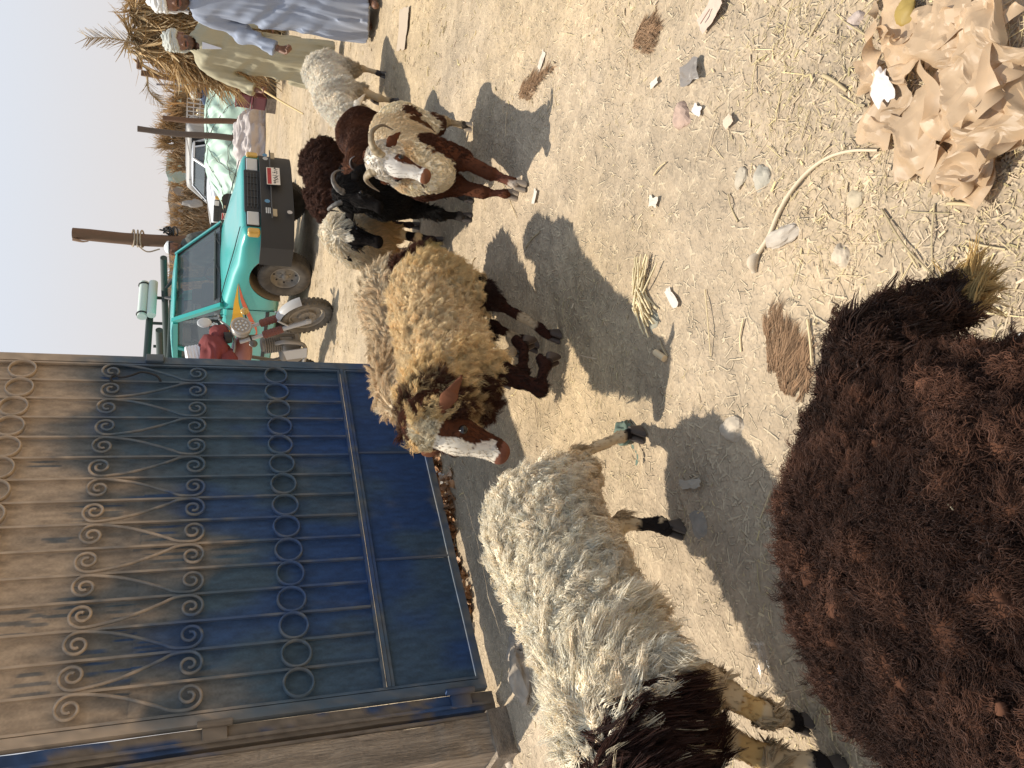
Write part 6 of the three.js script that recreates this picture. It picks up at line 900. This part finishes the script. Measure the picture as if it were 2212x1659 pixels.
{ // poles
  const pole = (label, px, py, ph, z, r0, r1, m, lean = 0) => { const top = deep(px, py, z), base = deep(ph[0], ph[1], z); base.y = groundY(base.x, z) - 0.05; const root = thing('wooden_pole', label, 'pole', V(base.x, base.y, z)); const b = V(0, 0, 0), t = top.clone().sub(root.position); part('shaft', taper([b, b.clone().lerp(t, 0.35).add(V(0.03, 0, 0.02)), b.clone().lerp(t, 0.7).add(V(-0.02, 0, 0.01)), t], (q) => lerp(r0, r1, q) * (1 + 0.06 * noise(q * 14, r0 * 50)), 40, 14), m, root); return [root, t]; };
  const [thick, tt] = pole('thick reddish palm-trunk pole rising behind the teal truck', 157, 504, [560, 536], -14.2, 0.135, 0.115, BARK);
  const at2 = (q) => tt.clone().multiplyScalar(q), rp = []; for (let i = 0; i < 3; i++) { const c = at2(0.70 + i * 0.02); rp.push(new THREE.TorusGeometry(0.135, 0.014, 6, 20).rotateX(1.4 + i * 0.2).translate(c.x, c.y, c.z)); } part('rope_lashing', [...rp, tube([at2(0.72).add(V(-0.12, 0, 0.08)), at2(0.69).add(V(-0.22, -0.05, 0.1)), at2(0.66).add(V(-0.16, -0.14, 0.1))], 0.012, 12, 5)], mat(0.42, 0.33, 0.24, 0.9), thick);
  part('bark_flap', taper([at2(0.99).add(V(-0.1, 0.02, 0.05)), at2(0.97).add(V(-0.13, -0.05, 0.07)), at2(0.93).add(V(-0.12, 0, 0.08))], (t) => 0.03 * (1 - t) + 0.008, 10, 7), mat(0.34, 0.22, 0.15, 0.9), thick);
  part('wire_coil', (() => { const g = [], r = mulberry(3); for (let i = 0; i < 9; i++) { const c = at2(0.60 - i * 0.006); g.push(new THREE.TorusGeometry(0.05 + 0.03 * r(), 0.012, 5, 14).rotateX(r() * 3).rotateY(r() * 3).translate(c.x + 0.16, c.y, c.z + 0.05)); } return g; })(), mat(0.05, 0.05, 0.05, 0.8), thick);
  pole('slim brown pole with frayed top, right of the grey pole by the green tarpaulin', 352, 255, [515, 262], -20.8, 0.092, 0.078, BARK);
  pole('slim dark grey pole, left of the frayed one, sticking out above the thatch', 297, 278, [452, 293], -21.8, 0.09, 0.075, GREYWOOD);
  pole('thin blue-grey stake beside the big thatch shelter', 338, 182, [450, 180], -39.5, 0.06, 0.055, mat(0.10, 0.13, 0.20, 0.7));
}
{ // white truck with its livestock cage on the rise behind
  const z = -29, p = deep(499, 399, z), fx = V(-0.85, 0, 0.53), turn = Math.atan2(-fx.z, fx.x), gy = p.y - 0.345;
  const left = fx.clone().cross(UP).negate(), pos = p.clone().addScaledVector(left, -0.72); pos.y = gy;
  const t = pickup({ label: 'white pickup truck with a livestock cage behind the green tarpaulin', pos, turn, color: [0.74, 0.75, 0.77], dust: 0.25 });
  const cm = mat(0.50, 0.47, 0.44, 0.7), cg = new THREE.Group(); cg.name = 'livestock_cage'; t.add(cg);
  for (const s of [1, -1]) { for (let i = 0; i <= 8; i++) part('cage_bar', box(0.03, 0.82, 0.03, -2.26 - i * 0.225, 1.46, s * 0.79), cm, cg); for (const y of [1.2, 1.42, 1.64, 1.86]) part('cage_bar', box(1.86, 0.03, 0.025, -3.16, y, s * 0.765), cm, cg); }
  for (const y of [1.2, 1.42, 1.64, 1.86]) { part('cage_bar', box(0.025, 0.03, 1.5, -2.235, y, 0), cm, cg); part('cage_bar', box(0.025, 0.03, 1.5, -4.09, y, 0), cm, cg); }
  for (const s of [1, -1]) part('cage_brace', bar(V(-1.1, 1.68, s * 0.6), V(-2.25, 1.86, s * 0.74), 0.03, 0.03), cm, cg);
  // animals penned in the cage
  const spots = [[-2.6, 0.62, 1.2, [0.78, 0.72, 0.58]], [-2.75, -0.5, 2.0, [0.80, 0.72, 0.55]], [-3.15, -0.55, 2.6, [0.55, 0.42, 0.25]], [-3.55, -0.5, 2.1, [0.7, 0.6, 0.42]], [-3.85, -0.45, 2.9, [0.62, 0.5, 0.33]]];
  const fx2 = fx.clone(), toW = (x, y, zz) => V(x, y, zz).applyAxisAngle(UP, turn).add(pos);
  spots.slice(1).forEach(([x, zz, a, c], i) => {
    const h = toW(x, 1.18, zz + 0.45), s2 = toW(x + 0.12, 1.20, zz), po = toW(x + 0.16, 1.52, zz - 0.17), mu = toW(x + 0.22, 1.40, zz - 0.24), F = (u, v) => toW(x + u, 0.70, zz + v);
    animal({ seed: 60 + i, label: ['white goat with dark eye patch penned nearest the cab in the truck cage', 'tan sheep penned second from the cab in the truck cage', 'cream sheep penned near the middle of the truck cage', 'beige sheep penned at the tail end of the truck cage'][i], category: i ? 'sheep' : 'goat', name: i ? 'sheep' : 'goat', hip: h, sh: s2, rH: 0.15, rS: 0.14, poll: po, muz: mu, neckR: 0.07, cell: 0.03, headCell: 0.018, feet: [F(-0.06, 0.42), F(0.1, 0.45), F(0.05, 0.0), F(0.2, 0.02)], density: 900, ear: 0.3,
      color: (I) => (I.id === 'head' && I.hv > 0.3 && I.hv < 0.6 && !i && Math.abs(I.hs) > 0.1) || I.id === 'ear' ? [0.05, 0.035, 0.03] : vary(c, n3(I, 7)), wool: (I) => I.id === 'trunk' ? { kind: 'shaggy', len: 0.05, w: 0.012 } : null });
  });
  const np = toW(-3.3, 0.7, 1.6);
}
{ // someone in dark blue at the back, and goods by the man with the cane
  const z = -25, p = deep(428, 206, z);
  personFigure({ label: 'man in dark blue robe far back beside the caged truck bed', pos: V(p.x, groundY(p.x, z), z), turn: -0.3, h: 1.72, seed: 9, robe: [0.055, 0.075, 0.13], turban: 'wrap', cloth: [0.62, 0.6, 0.56], robeCell: 0.03, cell: 0.03,
    arms: [{ el: [-0.30, 1.12, 0.0], wr: [-0.30, 0.9, 0.12], fing: [0, -1, 0.2], palm: [1, 0, 0] }, { el: [0.30, 1.16, 0.06], wr: [0.22, 1.0, 0.22], fing: [-0.5, 0, 0.8], palm: [0, -1, 0] }] });
  const cz = -17.2, c0 = deep(545, 196, cz), cm = mat(0.16, 0.035, 0.045, 0.5);
  for (let k = 0; k < 2; k++) {
    const root = thing('plastic_crate', k ? 'dark red plastic crate on top of another behind the cane holder' : 'dark red plastic crate under another behind the cane holder', 'crate', V(c0.x, groundY(c0.x, cz) + 0.19 + k * 0.31, cz), 0.3);
    part('crate_floor', box(0.56, 0.015, 0.38, 0, 0.01, 0), cm, root);
    for (const s of [1, -1]) { part('crate_wall', rbox(0.58, 0.24, 0.02, 0, 0.14, s * 0.19, 0.006), mat(0.11, 0.022, 0.03, 0.5), root); part('crate_wall', rbox(0.02, 0.24, 0.38, s * 0.285, 0.14, 0, 0.006), mat(0.11, 0.022, 0.03, 0.5), root); part('crate_rim', rbox(0.62, 0.03, 0.035, 0, 0.285, s * 0.20, 0.008), cm, root); part('crate_rim', rbox(0.035, 0.03, 0.40, s * 0.295, 0.285, 0, 0.008), cm, root); for (const x of [-0.28, 0, 0.28]) part('crate_rib', box(0.02, 0.26, 0.014, x, 0.14, s * 0.205), cm, root); }
  }
  solo('wooden_block', warp(new THREE.BoxGeometry(0.75, 0.19, 0.5, 10, 3, 6).translate(0, 0.095, 0), (x, y, zz) => [x + 0.01 * noise(x * 9, y * 9, zz * 9), y + 0.008 * noise(x * 7, zz * 7), zz + 0.01 * noise(x * 8, y * 8)]), GREYWOOD, 'low dark wooden platform under the red crates', 'platform', V(c0.x + 0.05, groundY(c0.x, cz) - 0.01, cz), 0.3);
  const sp = deep(548, 290, -19.6), sk = new THREE.SphereGeometry(1, 80, 50);
  solo('white_sacking', warp(sk, (x, y, zz) => { const n = 1 + 0.16 * noise(x * 3, y * 3, zz * 3) + 0.10 * (1 - 2 * Math.abs(noise(x * 6 + y * 4, y * 5, zz * 6))), X = x * 1.0 * n, Y = Math.max(-0.02, (y * 0.5 + 0.16) * n * (1 + 0.25 * noise(x * 2.2, 4)) * (1 - 0.35 * (x < 0 ? -x : 0))); return [X, Y, zz * 0.45 * n]; }), mat(0.60, 0.53, 0.49, 0.95), 'heap of pinkish white sacking at the foot of the slim brown pole', 'sacking', V(sp.x - 0.35, groundY(sp.x, -19.6), -19.6));
  solo('grey_bag', warp(new THREE.SphereGeometry(1, 30, 20), (x, y, zz) => { const n = 1 + 0.3 * noise(x * 2, y * 2, zz * 2); return [x * 0.16 * n, (y + 0.6) * 0.34 * n * (1 - 0.3 * x), zz * 0.1]; }), mat(0.36, 0.33, 0.30, 0.9), 'limp grey bag hanging on the thatch behind the teal truck', 'bag', deep(430, 440, -33));
  // another car roof behind the white truck
  const dz = -31.5, dp = deep(455, 372, dz); 
  const car = thing('parked_van', 'grey van roof showing behind the white truck cab', 'van', V(dp.x, groundY(dp.x, dz), dz), 2.6);
  const hh = deep(402, 372, dz).y - groundY(dp.x, dz);
  part('van_body', shell([[1.9, 0.7, 0.35, hh * 0.5, 0.2], [1.8, 0.82, 0.32, hh * 0.56, 0.15], [1.0, 0.84, 0.30, hh * 0.62, 0.1], [0.45, 0.84, 0.30, hh * 0.98, 0.12], [0.2, 0.84, 0.30, hh, 0.12], [-1.7, 0.84, 0.30, hh, 0.12], [-1.85, 0.78, 0.34, hh * 0.95, 0.15]], 40), mat(0.36, 0.34, 0.31, 0.5), car);
  for (const s of [1, -1]) { part('van_window', box(1.5, hh * 0.25, 0.01, -0.7, hh * 0.78, s * 0.842), DARK, car); for (const x of [1.2, -1.2]) carWheel(car, x, 0.32, s * 0.75, s, 0.32); }
  part('van_windscreen', plate4(V(0.99, hh * 0.64, 0.72), V(0.99, hh * 0.64, -0.72), V(0.47, hh * 0.95, -0.68), V(0.47, hh * 0.95, 0.68), 0.02), DARK, car);
}
// ---------------------------------------------------------------- things lying on the ground
const onG = (x, y, up = 0) => { const p = at(x, y, 0.004); p.y = groundY(p.x, p.z) + up; return p; };
function sheetOf(w, d, n, seed, amp, fr, outline = 0.25) {   // a crumpled film
  const g = new THREE.PlaneGeometry(w, d, n, n).rotateX(-Math.PI / 2);
  return warp(g, (x, y, z) => {
    const u = x / w * 2, v = z / d * 2, a = Math.atan2(v, u), k = 1 - outline * (0.5 + 0.5 * noise(Math.cos(a) * 2.2 + seed, Math.sin(a) * 2.2, seed)) * Math.max(Math.abs(u), Math.abs(v));
    const rg = (f, s) => 1 - 2 * Math.abs(noise(x * f + s, z * f - s, seed + s)), q = rg(fr, 1.3) * 0.55 + rg(fr * 1.9, 4.7) * 0.32 + rg(fr * 3.7, 9.1) * 0.14;
    return [x * k + amp * 0.5 * noise(x * fr, z * fr, seed + 20), Math.max(0.004, amp * (0.45 + 0.75 * q) * (1 - 0.35 * Math.max(Math.abs(u), Math.abs(v)))), z * k + amp * 0.5 * noise(x * fr + 9, z * fr, seed + 30)];
  });
}
function ribbon(pts, w, seed, twist = 2.2) {   // a twisted strip of film
  const c = new THREE.CatmullRomCurve3(pts), n = 60, pos = [], idx = [];
  for (let i = 0; i <= n; i++) { const t = i / n, p = c.getPointAt(t), d = c.getTangentAt(t), s = d.clone().cross(UP).normalize(), a = twist * noise(t * 3.2 + seed) * 1.6, o = s.clone().multiplyScalar(Math.cos(a)).addScaledVector(UP, Math.sin(a)), k = w * (0.7 + 0.5 * noise(t * 6, seed, 3)); for (let j = -1; j <= 1; j++) { const q = p.clone().addScaledVector(o, k * j * 0.5).addScaledVector(UP, j ? 0 : 0.25 * w * noise(t * 9, seed)); pos.push(q.x, Math.max(q.y, 0.003), q.z); } }
  for (let i = 0; i < n; i++) for (let j = 0; j < 2; j++) { const a = i * 3 + j; idx.push(a, a + 3, a + 1, a + 1, a + 3, a + 4); }
  const g = new THREE.BufferGeometry(); g.setAttribute('position', new THREE.Float32BufferAttribute(pos, 3)); g.setIndex(idx); g.computeVertexNormals(); return g;
}
{ // torn brown wrapping
  const o = onG(2060, 190), root = thing('torn_sacks', 'crumpled heap of torn brown plastic sacks on the straw', 'sacks', V(o.x, groundY(o.x, o.z), o.z)), L = (x, y, h) => at(x, y, h).sub(root.position);
  const tan = new THREE.MeshPhysicalMaterial({ roughness: 0.5, side: THREE.DoubleSide, transmission: 0.25, thickness: 0, vertexColors: true }), tint = (g, s) => paint(g, (x, y, z) => { const k = 1 + 0.14 * noise(x * 9, z * 9, s) + 0.1 * noise(x * 40, y * 40, z * 40); return [0.52 * k, 0.36 * k, 0.215 * k]; });
  const pieces = [[2140, 250, 0.30, 0.22, 0.075, 1, 0.5], [2120, 350, 0.20, 0.14, 0.06, 2, -0.4], [2030, 110, 0.26, 0.14, 0.05, 3, 1.0], [2010, 270, 0.20, 0.20, 0.045, 4, 0.3], [1935, 170, 0.20, 0.09, 0.05, 5, 1.5], [2170, 110, 0.20, 0.16, 0.07, 6, 0.2], [1925, 260, 0.12, 0.16, 0.03, 7, 0.8], [2090, 40, 0.24, 0.12, 0.05, 8, -0.2], [1960, 40, 0.24, 0.10, 0.03, 9, 0.2], [2060, 380, 0.16, 0.08, 0.035, 10, 0.9]];
  for (const [x, y, w, d, a, s, r] of pieces) { const p = L(x, y, 0.0), g = toCreasedNormals(sheetOf(w, d, 30, s, a * 0.8, 11, 0.5), 0.55).rotateY(r).translate(p.x, 0.004 + 0.003 * s * 0.4, p.z); part('torn_sheet', tint(g, s), tan, root); }
  [[[1890, 0], [1880, 90, 0.05], [1895, 210, 0.03], [1878, 245, 0.01]], [[1990, 395, 0.03], [2040, 300, 0.05], [2120, 235, 0.09], [2195, 150, 0.05]], [[1985, 330, 0.02], [2015, 210, 0.06], [1985, 130, 0.03], [2080, 60, 0.06]], [[2200, 260, 0.03], [2130, 180, 0.08], [2150, 60, 0.04], [2205, 10, 0.03]], [[1880, 250, 0.005], [1930, 262, 0.03], [1985, 320, 0.02], [1975, 390, 0.01]], [[1900, 60, 0.03], [1940, 90, 0.06], [1990, 70, 0.03], [2060, 20, 0.05]], [[2040, 420, 0.01], [2085, 400, 0.06], [2150, 330, 0.07], [2205, 290, 0.02]], [[2130, 415, 0.01], [2110, 350, 0.08], [2090, 290, 0.05], [2100, 230, 0.09]]].forEach((pts, i) => part('torn_strip', tint(ribbon(pts.map(([x, y, h]) => L(x, y, h || 0.012)), 0.035, i * 3.7), i), tan, root));
  const wp = onG(1935, 190, 0.03); solo('white_wrapper', sheetOf(0.10, 0.055, 20, 31, 0.02, 22, 0.5), mat(0.66, 0.58, 0.52, 0.4), 'shiny whitish wrapper lying on the torn brown sacks', 'wrapper', wp, 0.15);
  const yp = onG(1972, 32, 0.02); solo('yellow_rind', warp(new THREE.SphereGeometry(0.024, 16, 12), (x, y, z) => { const k = 1 + 0.3 * noise(x * 60, y * 60, z * 60); return [x * k * 1.2, Math.abs(y) * 0.5 * k, z * k]; }), mat(0.32, 0.215, 0.05, 0.6), 'dried yellow rind under the torn brown sacks', 'rind', yp);
}
{ // pale curved stalk
  const pts = [[1905, 326], [1850, 328], [1800, 343], [1752, 375], [1716, 420], [1690, 463], [1664, 512], [1640, 548]].map(([x, y]) => onG(x, y, 0.008));
  const root = thing('pale_stalk', 'long curved whitish stalk lying on the straw', 'stalk', V(0, 0, 0)); root.position.copy(pts[4]); const l = pts.map((p) => p.clone().sub(root.position));
  part('stalk', taper(l, (t) => 0.0044 + 0.0028 * t, 60, 8), mat(0.60, 0.49, 0.34, 0.8), root); const e = onG(1632, 565, 0.012).sub(root.position), e2 = onG(1628, 588, 0.006).sub(root.position);
  part('knuckle', taper([l[7], e, e2], (t) => 0.007 + 0.010 * Math.sin(Math.min(1, t * 1.15) * 2.9), 20, 10), mat(0.54, 0.44, 0.32, 0.85), root);
}
const rock = (seed, sx, sy, sz, rough = 0.25) => warp(new THREE.IcosahedronGeometry(1, 4), (x, y, z) => { const k = 1 + rough * noise(x * 1.7 + seed, y * 1.7, z * 1.7) + 0.07 * noise(x * 5 + seed, y * 5, z * 5); return [x * sx * k, y * sy * k, z * sz * k]; });
[[1692, 508, 0.028, 0.022, 0.06, [0.55, 0.47, 0.38], 'long pale stone beside the knuckle of the curved stalk', 0.25], [1480, 250, 0.05, 0.035, 0.04, [0.50, 0.35, 0.27], 'pinkish rounded stone beside the grey plastic film', 0.9], [1845, 44, 0.018, 0.016, 0.025, [0.50, 0.40, 0.34], 'small pinkish pebble near the torn sacks', 0.3], [1652, 386, 0.04, 0.02, 0.034, [0.48, 0.43, 0.34], 'flat greyish stone half sunk in dust, right of the curved stalk', 0.4], [1812, 553, 0.03, 0.022, 0.026, [0.60, 0.49, 0.36], 'buff stone among straws near the long straight straw', 0.2], [1843, 432, 0.024, 0.016, 0.03, [0.54, 0.44, 0.30], 'buff pebble under the curved stalk', 0.1], [1606, 384, 0.022, 0.012, 0.03, [0.52, 0.44, 0.33], 'low tan stone near the flat greyish stone', 1.0], [1572, 925, 0.036, 0.028, 0.052, [0.60, 0.50, 0.38], 'pale rounded stone beside the shadow of the nearest sheep', 0.2], [1505, 1132, 0.045, 0.016, 0.04, [0.30, 0.265, 0.22], 'flat grey stone in the shadow of the nearest sheep', 0.6], [1113, 1385, 0.05, 0.03, 0.09, [0.40, 0.33, 0.26], 'long rough stone near the foot of the gate', 0.4], [905, 1640, 0.03, 0.03, 0.04, [0.5, 0.4, 0.3], 'pebble hidden by the post foot', 0], [1096, 1648, 0.05, 0.03, 0.035, [0.62, 0.52, 0.40], 'pale stone by the outer corner of the gate post', 0.5], [1118, 392, 0.03, 0.02, 0.022, [0.52, 0.43, 0.33], 'smooth stone beside the spotted ram front hooves', 0.2], [1412, 690, 0.05, 0.012, 0.035, [0.36, 0.34, 0.26], 'flat greenish stone beside the straw bundle', 0.1]]
  .filter((s) => s[0] !== 905).forEach(([x, y, a, b, c, col, lab, rot], i) => { const g = rock(i * 7.7, a, b, c); solo('stone', paint(g, (px, py, pz) => vary(col.map((q) => q * 0.8), noise(px * 60, py * 60, pz * 60) + 0.6 * noise(px * 170, py * 170, pz * 170), 0.22)), vmat(0.95), lab, 'stone', onG(x, y, -b * 0.25), rot); });
{ // rubble lump of old mortar at the gate foot
  const p = onG(1125, 1462, 0.02); solo('mortar_lump', paint(rock(91, 0.11, 0.05, 0.08, 0.45), (x, y, z) => vary([0.36, 0.295, 0.225], noise(x * 70, y * 70, z * 70) + 0.5 * noise(x * 25, y * 25, z * 25), 0.3)), vmat(1), 'crumbly grey mortar lump in the shade at the gate foot', 'rubble', p, 0.5);
  const q = onG(1108, 1405, 0.015); solo('mortar_chunk', paint(rock(97, 0.045, 0.02, 0.075, 0.4), (x, y, z) => vary([0.38, 0.31, 0.24], noise(x * 70, y * 70, z * 70), 0.25)), vmat(1), 'long mortar chunk in the shade near the gate corner', 'rubble', q, 0.7);
}
[[1415, 437, 0.06, 0.04, [0.80, 0.72, 0.62], 'torn white paper scrap lying alone in the open sand', 1], [1150, 424, 0.075, 0.035, [0.80, 0.75, 0.68], 'small white paper slip beside the spotted ram hooves', 2], [1452, 642, 0.09, 0.035, [0.82, 0.74, 0.68], 'folded white paper beside the straw bundle', 3], [1545, 28, 0.12, 0.08, [0.74, 0.58, 0.48], 'pinkish cardboard flap with one printed line near the frame edge', 4], [1494, 1045, 0.035, 0.12, [0.52, 0.46, 0.38], 'torn grey-white shard in the shadow of the nearest sheep', 5], [1505, 160, 0.11, 0.075, [0.30, 0.265, 0.24], 'crumpled grey plastic film on the straw', 6], [872, 62, 0.32, 0.30, [0.62, 0.50, 0.38], 'large flat sheet of pale cardboard beside the grey-blue robe', 7], [1515, 238, 0.055, 0.03, [0.82, 0.76, 0.72], 'small white wrapper beside the pinkish stone', 8], [1165, 130, 0.10, 0.05, [0.78, 0.68, 0.58], 'torn pale scrap at the end of the brown hair strip', 9], [1580, 262, 0.04, 0.04, [0.76, 0.62, 0.48], 'pale chip between the pinkish stone and the flat stone', 10], [1412, 180, 0.05, 0.025, [0.80, 0.74, 0.64], 'thin white peel beside the brown mesh patch', 11], [2205, 735, 0.03, 0.02, [0.85, 0.83, 0.8], 'white filter stub at the frame edge by the sheep tail', 12]]
  .forEach(([x, y, w, d, col, lab, s]) => { const g = sheetOf(w, d, 18, s * 5, Math.min(w, d) * (s === 7 ? 0.06 : 0.22), 30 * 0.05 / Math.min(w, d), s === 4 || s === 7 ? 0.12 : 0.28); const m = solo(s === 6 ? 'plastic_film' : s === 4 || s === 7 ? 'cardboard' : 'paper_scrap', g, mat(...col.map((q, k) => q * [0.74, 0.72, 0.68][k]), s === 6 ? 0.35 : 0.75), lab, s === 6 ? 'film' : s === 4 || s === 7 ? 'cardboard' : 'paper', onG(x, y, 0.006), s * 1.3); if (s === 4) part('print_line', box(0.05, 0.001, 0.004, -0.01, 0.02, 0.012), mat(0.25, 0.16, 0.12, 0.8), m); });
{ // mats of shed brown hair
  const r = mulberry(71);
  [[1690, 772, 0.13, 0.085, 'matted brown hair patch on the sand by the nearest sheep', 520], [1140, 188, 0.05, 0.22, 'long strip of shed brown hair on the open sand', 260], [1392, 75, 0.06, 0.14, 'brown netting-like hair patch near the cardboard flap', 240]].forEach(([x, y, a, b, lab, n], k) => {
    const p = onG(x, y, 0), root = thing('hair_mat', lab, 'hair', p), im = new THREE.InstancedMesh(LOCKS.hair[0], woolMat, n), M = new THREE.Matrix4(), c = new THREE.Color();
    for (let i = 0; i < n; i++) { const t = r() * 6.28, q = Math.pow(r(), 0.75) * (0.8 + 0.55 * noise(Math.cos(t) * 1.6, Math.sin(t) * 1.6, k)), X = Math.cos(t) * q * a, Z = Math.sin(t) * q * b, an = (k ? 1.4 : 0.3) + (r() - 0.5) * 1.4, d = V(Math.cos(an), 0.12 * r(), Math.sin(an)).normalize(), s = d.clone().cross(UP).normalize(), L = 0.035 + 0.04 * r(); M.makeBasis(s.clone().multiplyScalar(0.0035), d.clone().multiplyScalar(L), s.clone().cross(d).multiplyScalar(0.0035)).setPosition(X, groundY(p.x + X, p.z + Z) - p.y + 0.003 + 0.012 * r() * Math.max(0, 1 - q), Z); im.setMatrixAt(i, M); const g = 0.7 + 0.6 * r(); im.setColorAt(i, c.setRGB(0.40 * g, 0.255 * g, 0.15 * g)); }
    im.name = 'hair_tuft'; im.userData.kind = 'stuff'; im.castShadow = im.receiveShadow = true; root.add(im);
  });
}
// single straws and sticks that can be told apart
[[1906, 452, 2026, 602, 0.006, 'long straight straw in the open right of the curved stalk'], [2020, 440, 2016, 590, 0.004, 'thin upright straw below the long straight straw'], [1762, 82, 1798, 22, 0.007, 'stout pale straw left of the torn sacks'], [1790, 165, 1835, 198, 0.012, 'broad split straw beside the white wrapper'], [1142, 1540, 1190, 1470, 0.009, 'pale stick leaning across the shade by the gate post'], [1155, 1512, 1180, 1535, 0.011, 'short broken stick beside the leaning one'], [1205, 1640, 1180, 1548, 0.008, 'stick lying in the sun near the cream sheep neck'], [1520, 625, 1535, 770, 0.005, 'long thin straw left of the brown hair patch'], [1598, 760, 1605, 690, 0.006, 'flat straw touching the brown hair patch'], [1130, 535, 1160, 500, 0.007, 'straw in the sun behind the golden sheep'], [1900, 700, 1870, 640, 0.006, 'straw just ahead of the brown tail'], [1740, 690, 1752, 790, 0.008, 'straight straw across the edge of the hair patch'], [1600, 480, 1575, 420, 0.006, 'dry twig between the stone and the paper scrap'], [1080, 395, 1115, 470, 0.006, 'curled dry stem by the spotted ram'], [1440, 770, 1425, 735, 0.006, 'thin stick next to the wooden dowel'], [700, 200, 660, 190, 0.012, 'bleached twig in front of the cane tip'], [1420, 380, 1448, 352, 0.007, 'short straw by the open-sand scrap'], [1655, 1060, 1640, 1120, 0.005, 'straw in the shade along the nearest sheep'], [2090, 520, 2180, 540, 0.006, 'pale straw at the frame edge below the sacks'], [1740, 300, 1760, 240, 0.005, 'slim straw below the torn sacks'], [1960, 545, 1985, 580, 0.007, 'straw stub near the tail'], [2050, 440, 2110, 445, 0.010, 'bundle-thick straw at the tip of the torn sacks']]
  .forEach(([x0, y0, x1, y1, w, lab], i) => { const a = onG(x0, y0, w * 0.8), b = onG(x1, y1, w * 0.9), mid = a.clone().lerp(b, 0.5).add(V(0.006 * noise(i * 3.3), 0.004, 0.006 * noise(i * 7.1))), o = mid.clone(), g = taper([a.sub(o), V(0, 0, 0), b.sub(o)], (t) => w * 0.55 * (1 - 0.25 * t), 14, 6); g.scale(1, 0.75, 1); const k = 0.8 + 0.25 * noise(i * 1.7); solo(i > 3 && i < 7 ? 'stick' : 'dry_straw', g, mat(0.68 * k, 0.53 * k, 0.30 * k, 0.7), lab, i > 3 && i < 7 ? 'stick' : 'straw', o); });
{ // bundle of chopped straw
  const p = onG(1398, 640, 0), root = thing('straw_bundle', 'loose bundle of chopped straw beside the folded white paper', 'straw bundle', p), r = mulberry(12);
  for (let i = 0; i < 46; i++) { const a = onG(1365 + r() * 30, 610 + r() * 70, 0.008 + 0.02 * r()).sub(p), d = (i < 22 ? 0.5 : 2.4) + (r() - 0.5) * 0.7, L = 0.05 + 0.11 * r(), b = a.clone().add(V(Math.cos(d) * L, 0.02 * (r() - 0.4), Math.sin(d) * L)); const k = 0.75 + 0.4 * r(); part('straw', rod(a, b, 0.0035, 0.0028, 5), mat(0.72 * k, 0.59 * k, 0.35 * k, 0.7), root); }
}
solo('wooden_dowel', rod(V(0, 0, 0), V(0.055, 0.002, 0.008), 0.011, 0.011, 14), mat(0.66, 0.50, 0.30, 0.7), 'short round wooden dowel lying on the sand', 'dowel', onG(1438, 775, 0.012), 1.3);
solo('white_block', rbox(0.05, 0.04, 0.10, 0, 0.02, 0, 0.006), mat(0.72, 0.62, 0.53, 0.9), 'small whitish plaster block beside the cream sheep neck', 'block', onG(1220, 1625, -0.005), 0.5);
{ // clear plastic cup, flattened
  const p = onG(1652, 1385, 0.022), m = new THREE.MeshPhysicalMaterial({ transmission: 1, roughness: 0.08, thickness: 0, ior: 1.45, side: THREE.DoubleSide });
  solo('plastic_cup', warp(new THREE.LatheGeometry([[0.001, 0], [0.03, 0], [0.032, 0.01], [0.034, 0.06], [0.037, 0.10], [0.04, 0.105]].map(([a, b]) => new THREE.Vector2(a, b)), 30).rotateZ(Math.PI / 2), (x, y, z) => [x, y * 0.55 + 0.004 * noise(x * 60, z * 60), z * 1.1]), m, 'flattened clear plastic cup in the sun by the nearest sheep', 'cup', p, 0.3);
}
{ // green rag by the hind hoof of the cream sheep
  const a = onG(1352, 935, 0.02), root = thing('green_rag', 'knotted grey-green rag on the sand at the cream sheep hind hoof', 'rag', a), l = (x, y, h) => onG(x, y, h).sub(a), m = mat(0.12, 0.16, 0.12, 0.9);
  part('knot', warp(new THREE.SphereGeometry(0.035, 24, 18), (x, y, z) => { const k = 1 + 0.35 * (1 - 2 * Math.abs(noise(x * 45, y * 45, z * 45))); return [x * k, y * 0.6 * k, z * k * 1.2]; }), m, root); part('tail', ribbon([l(1372, 960, 0.012), l(1385, 985, 0.008), l(1382, 1005, 0.006)], 0.02, 4), m, root);
}
renderer.render(scene, camera);
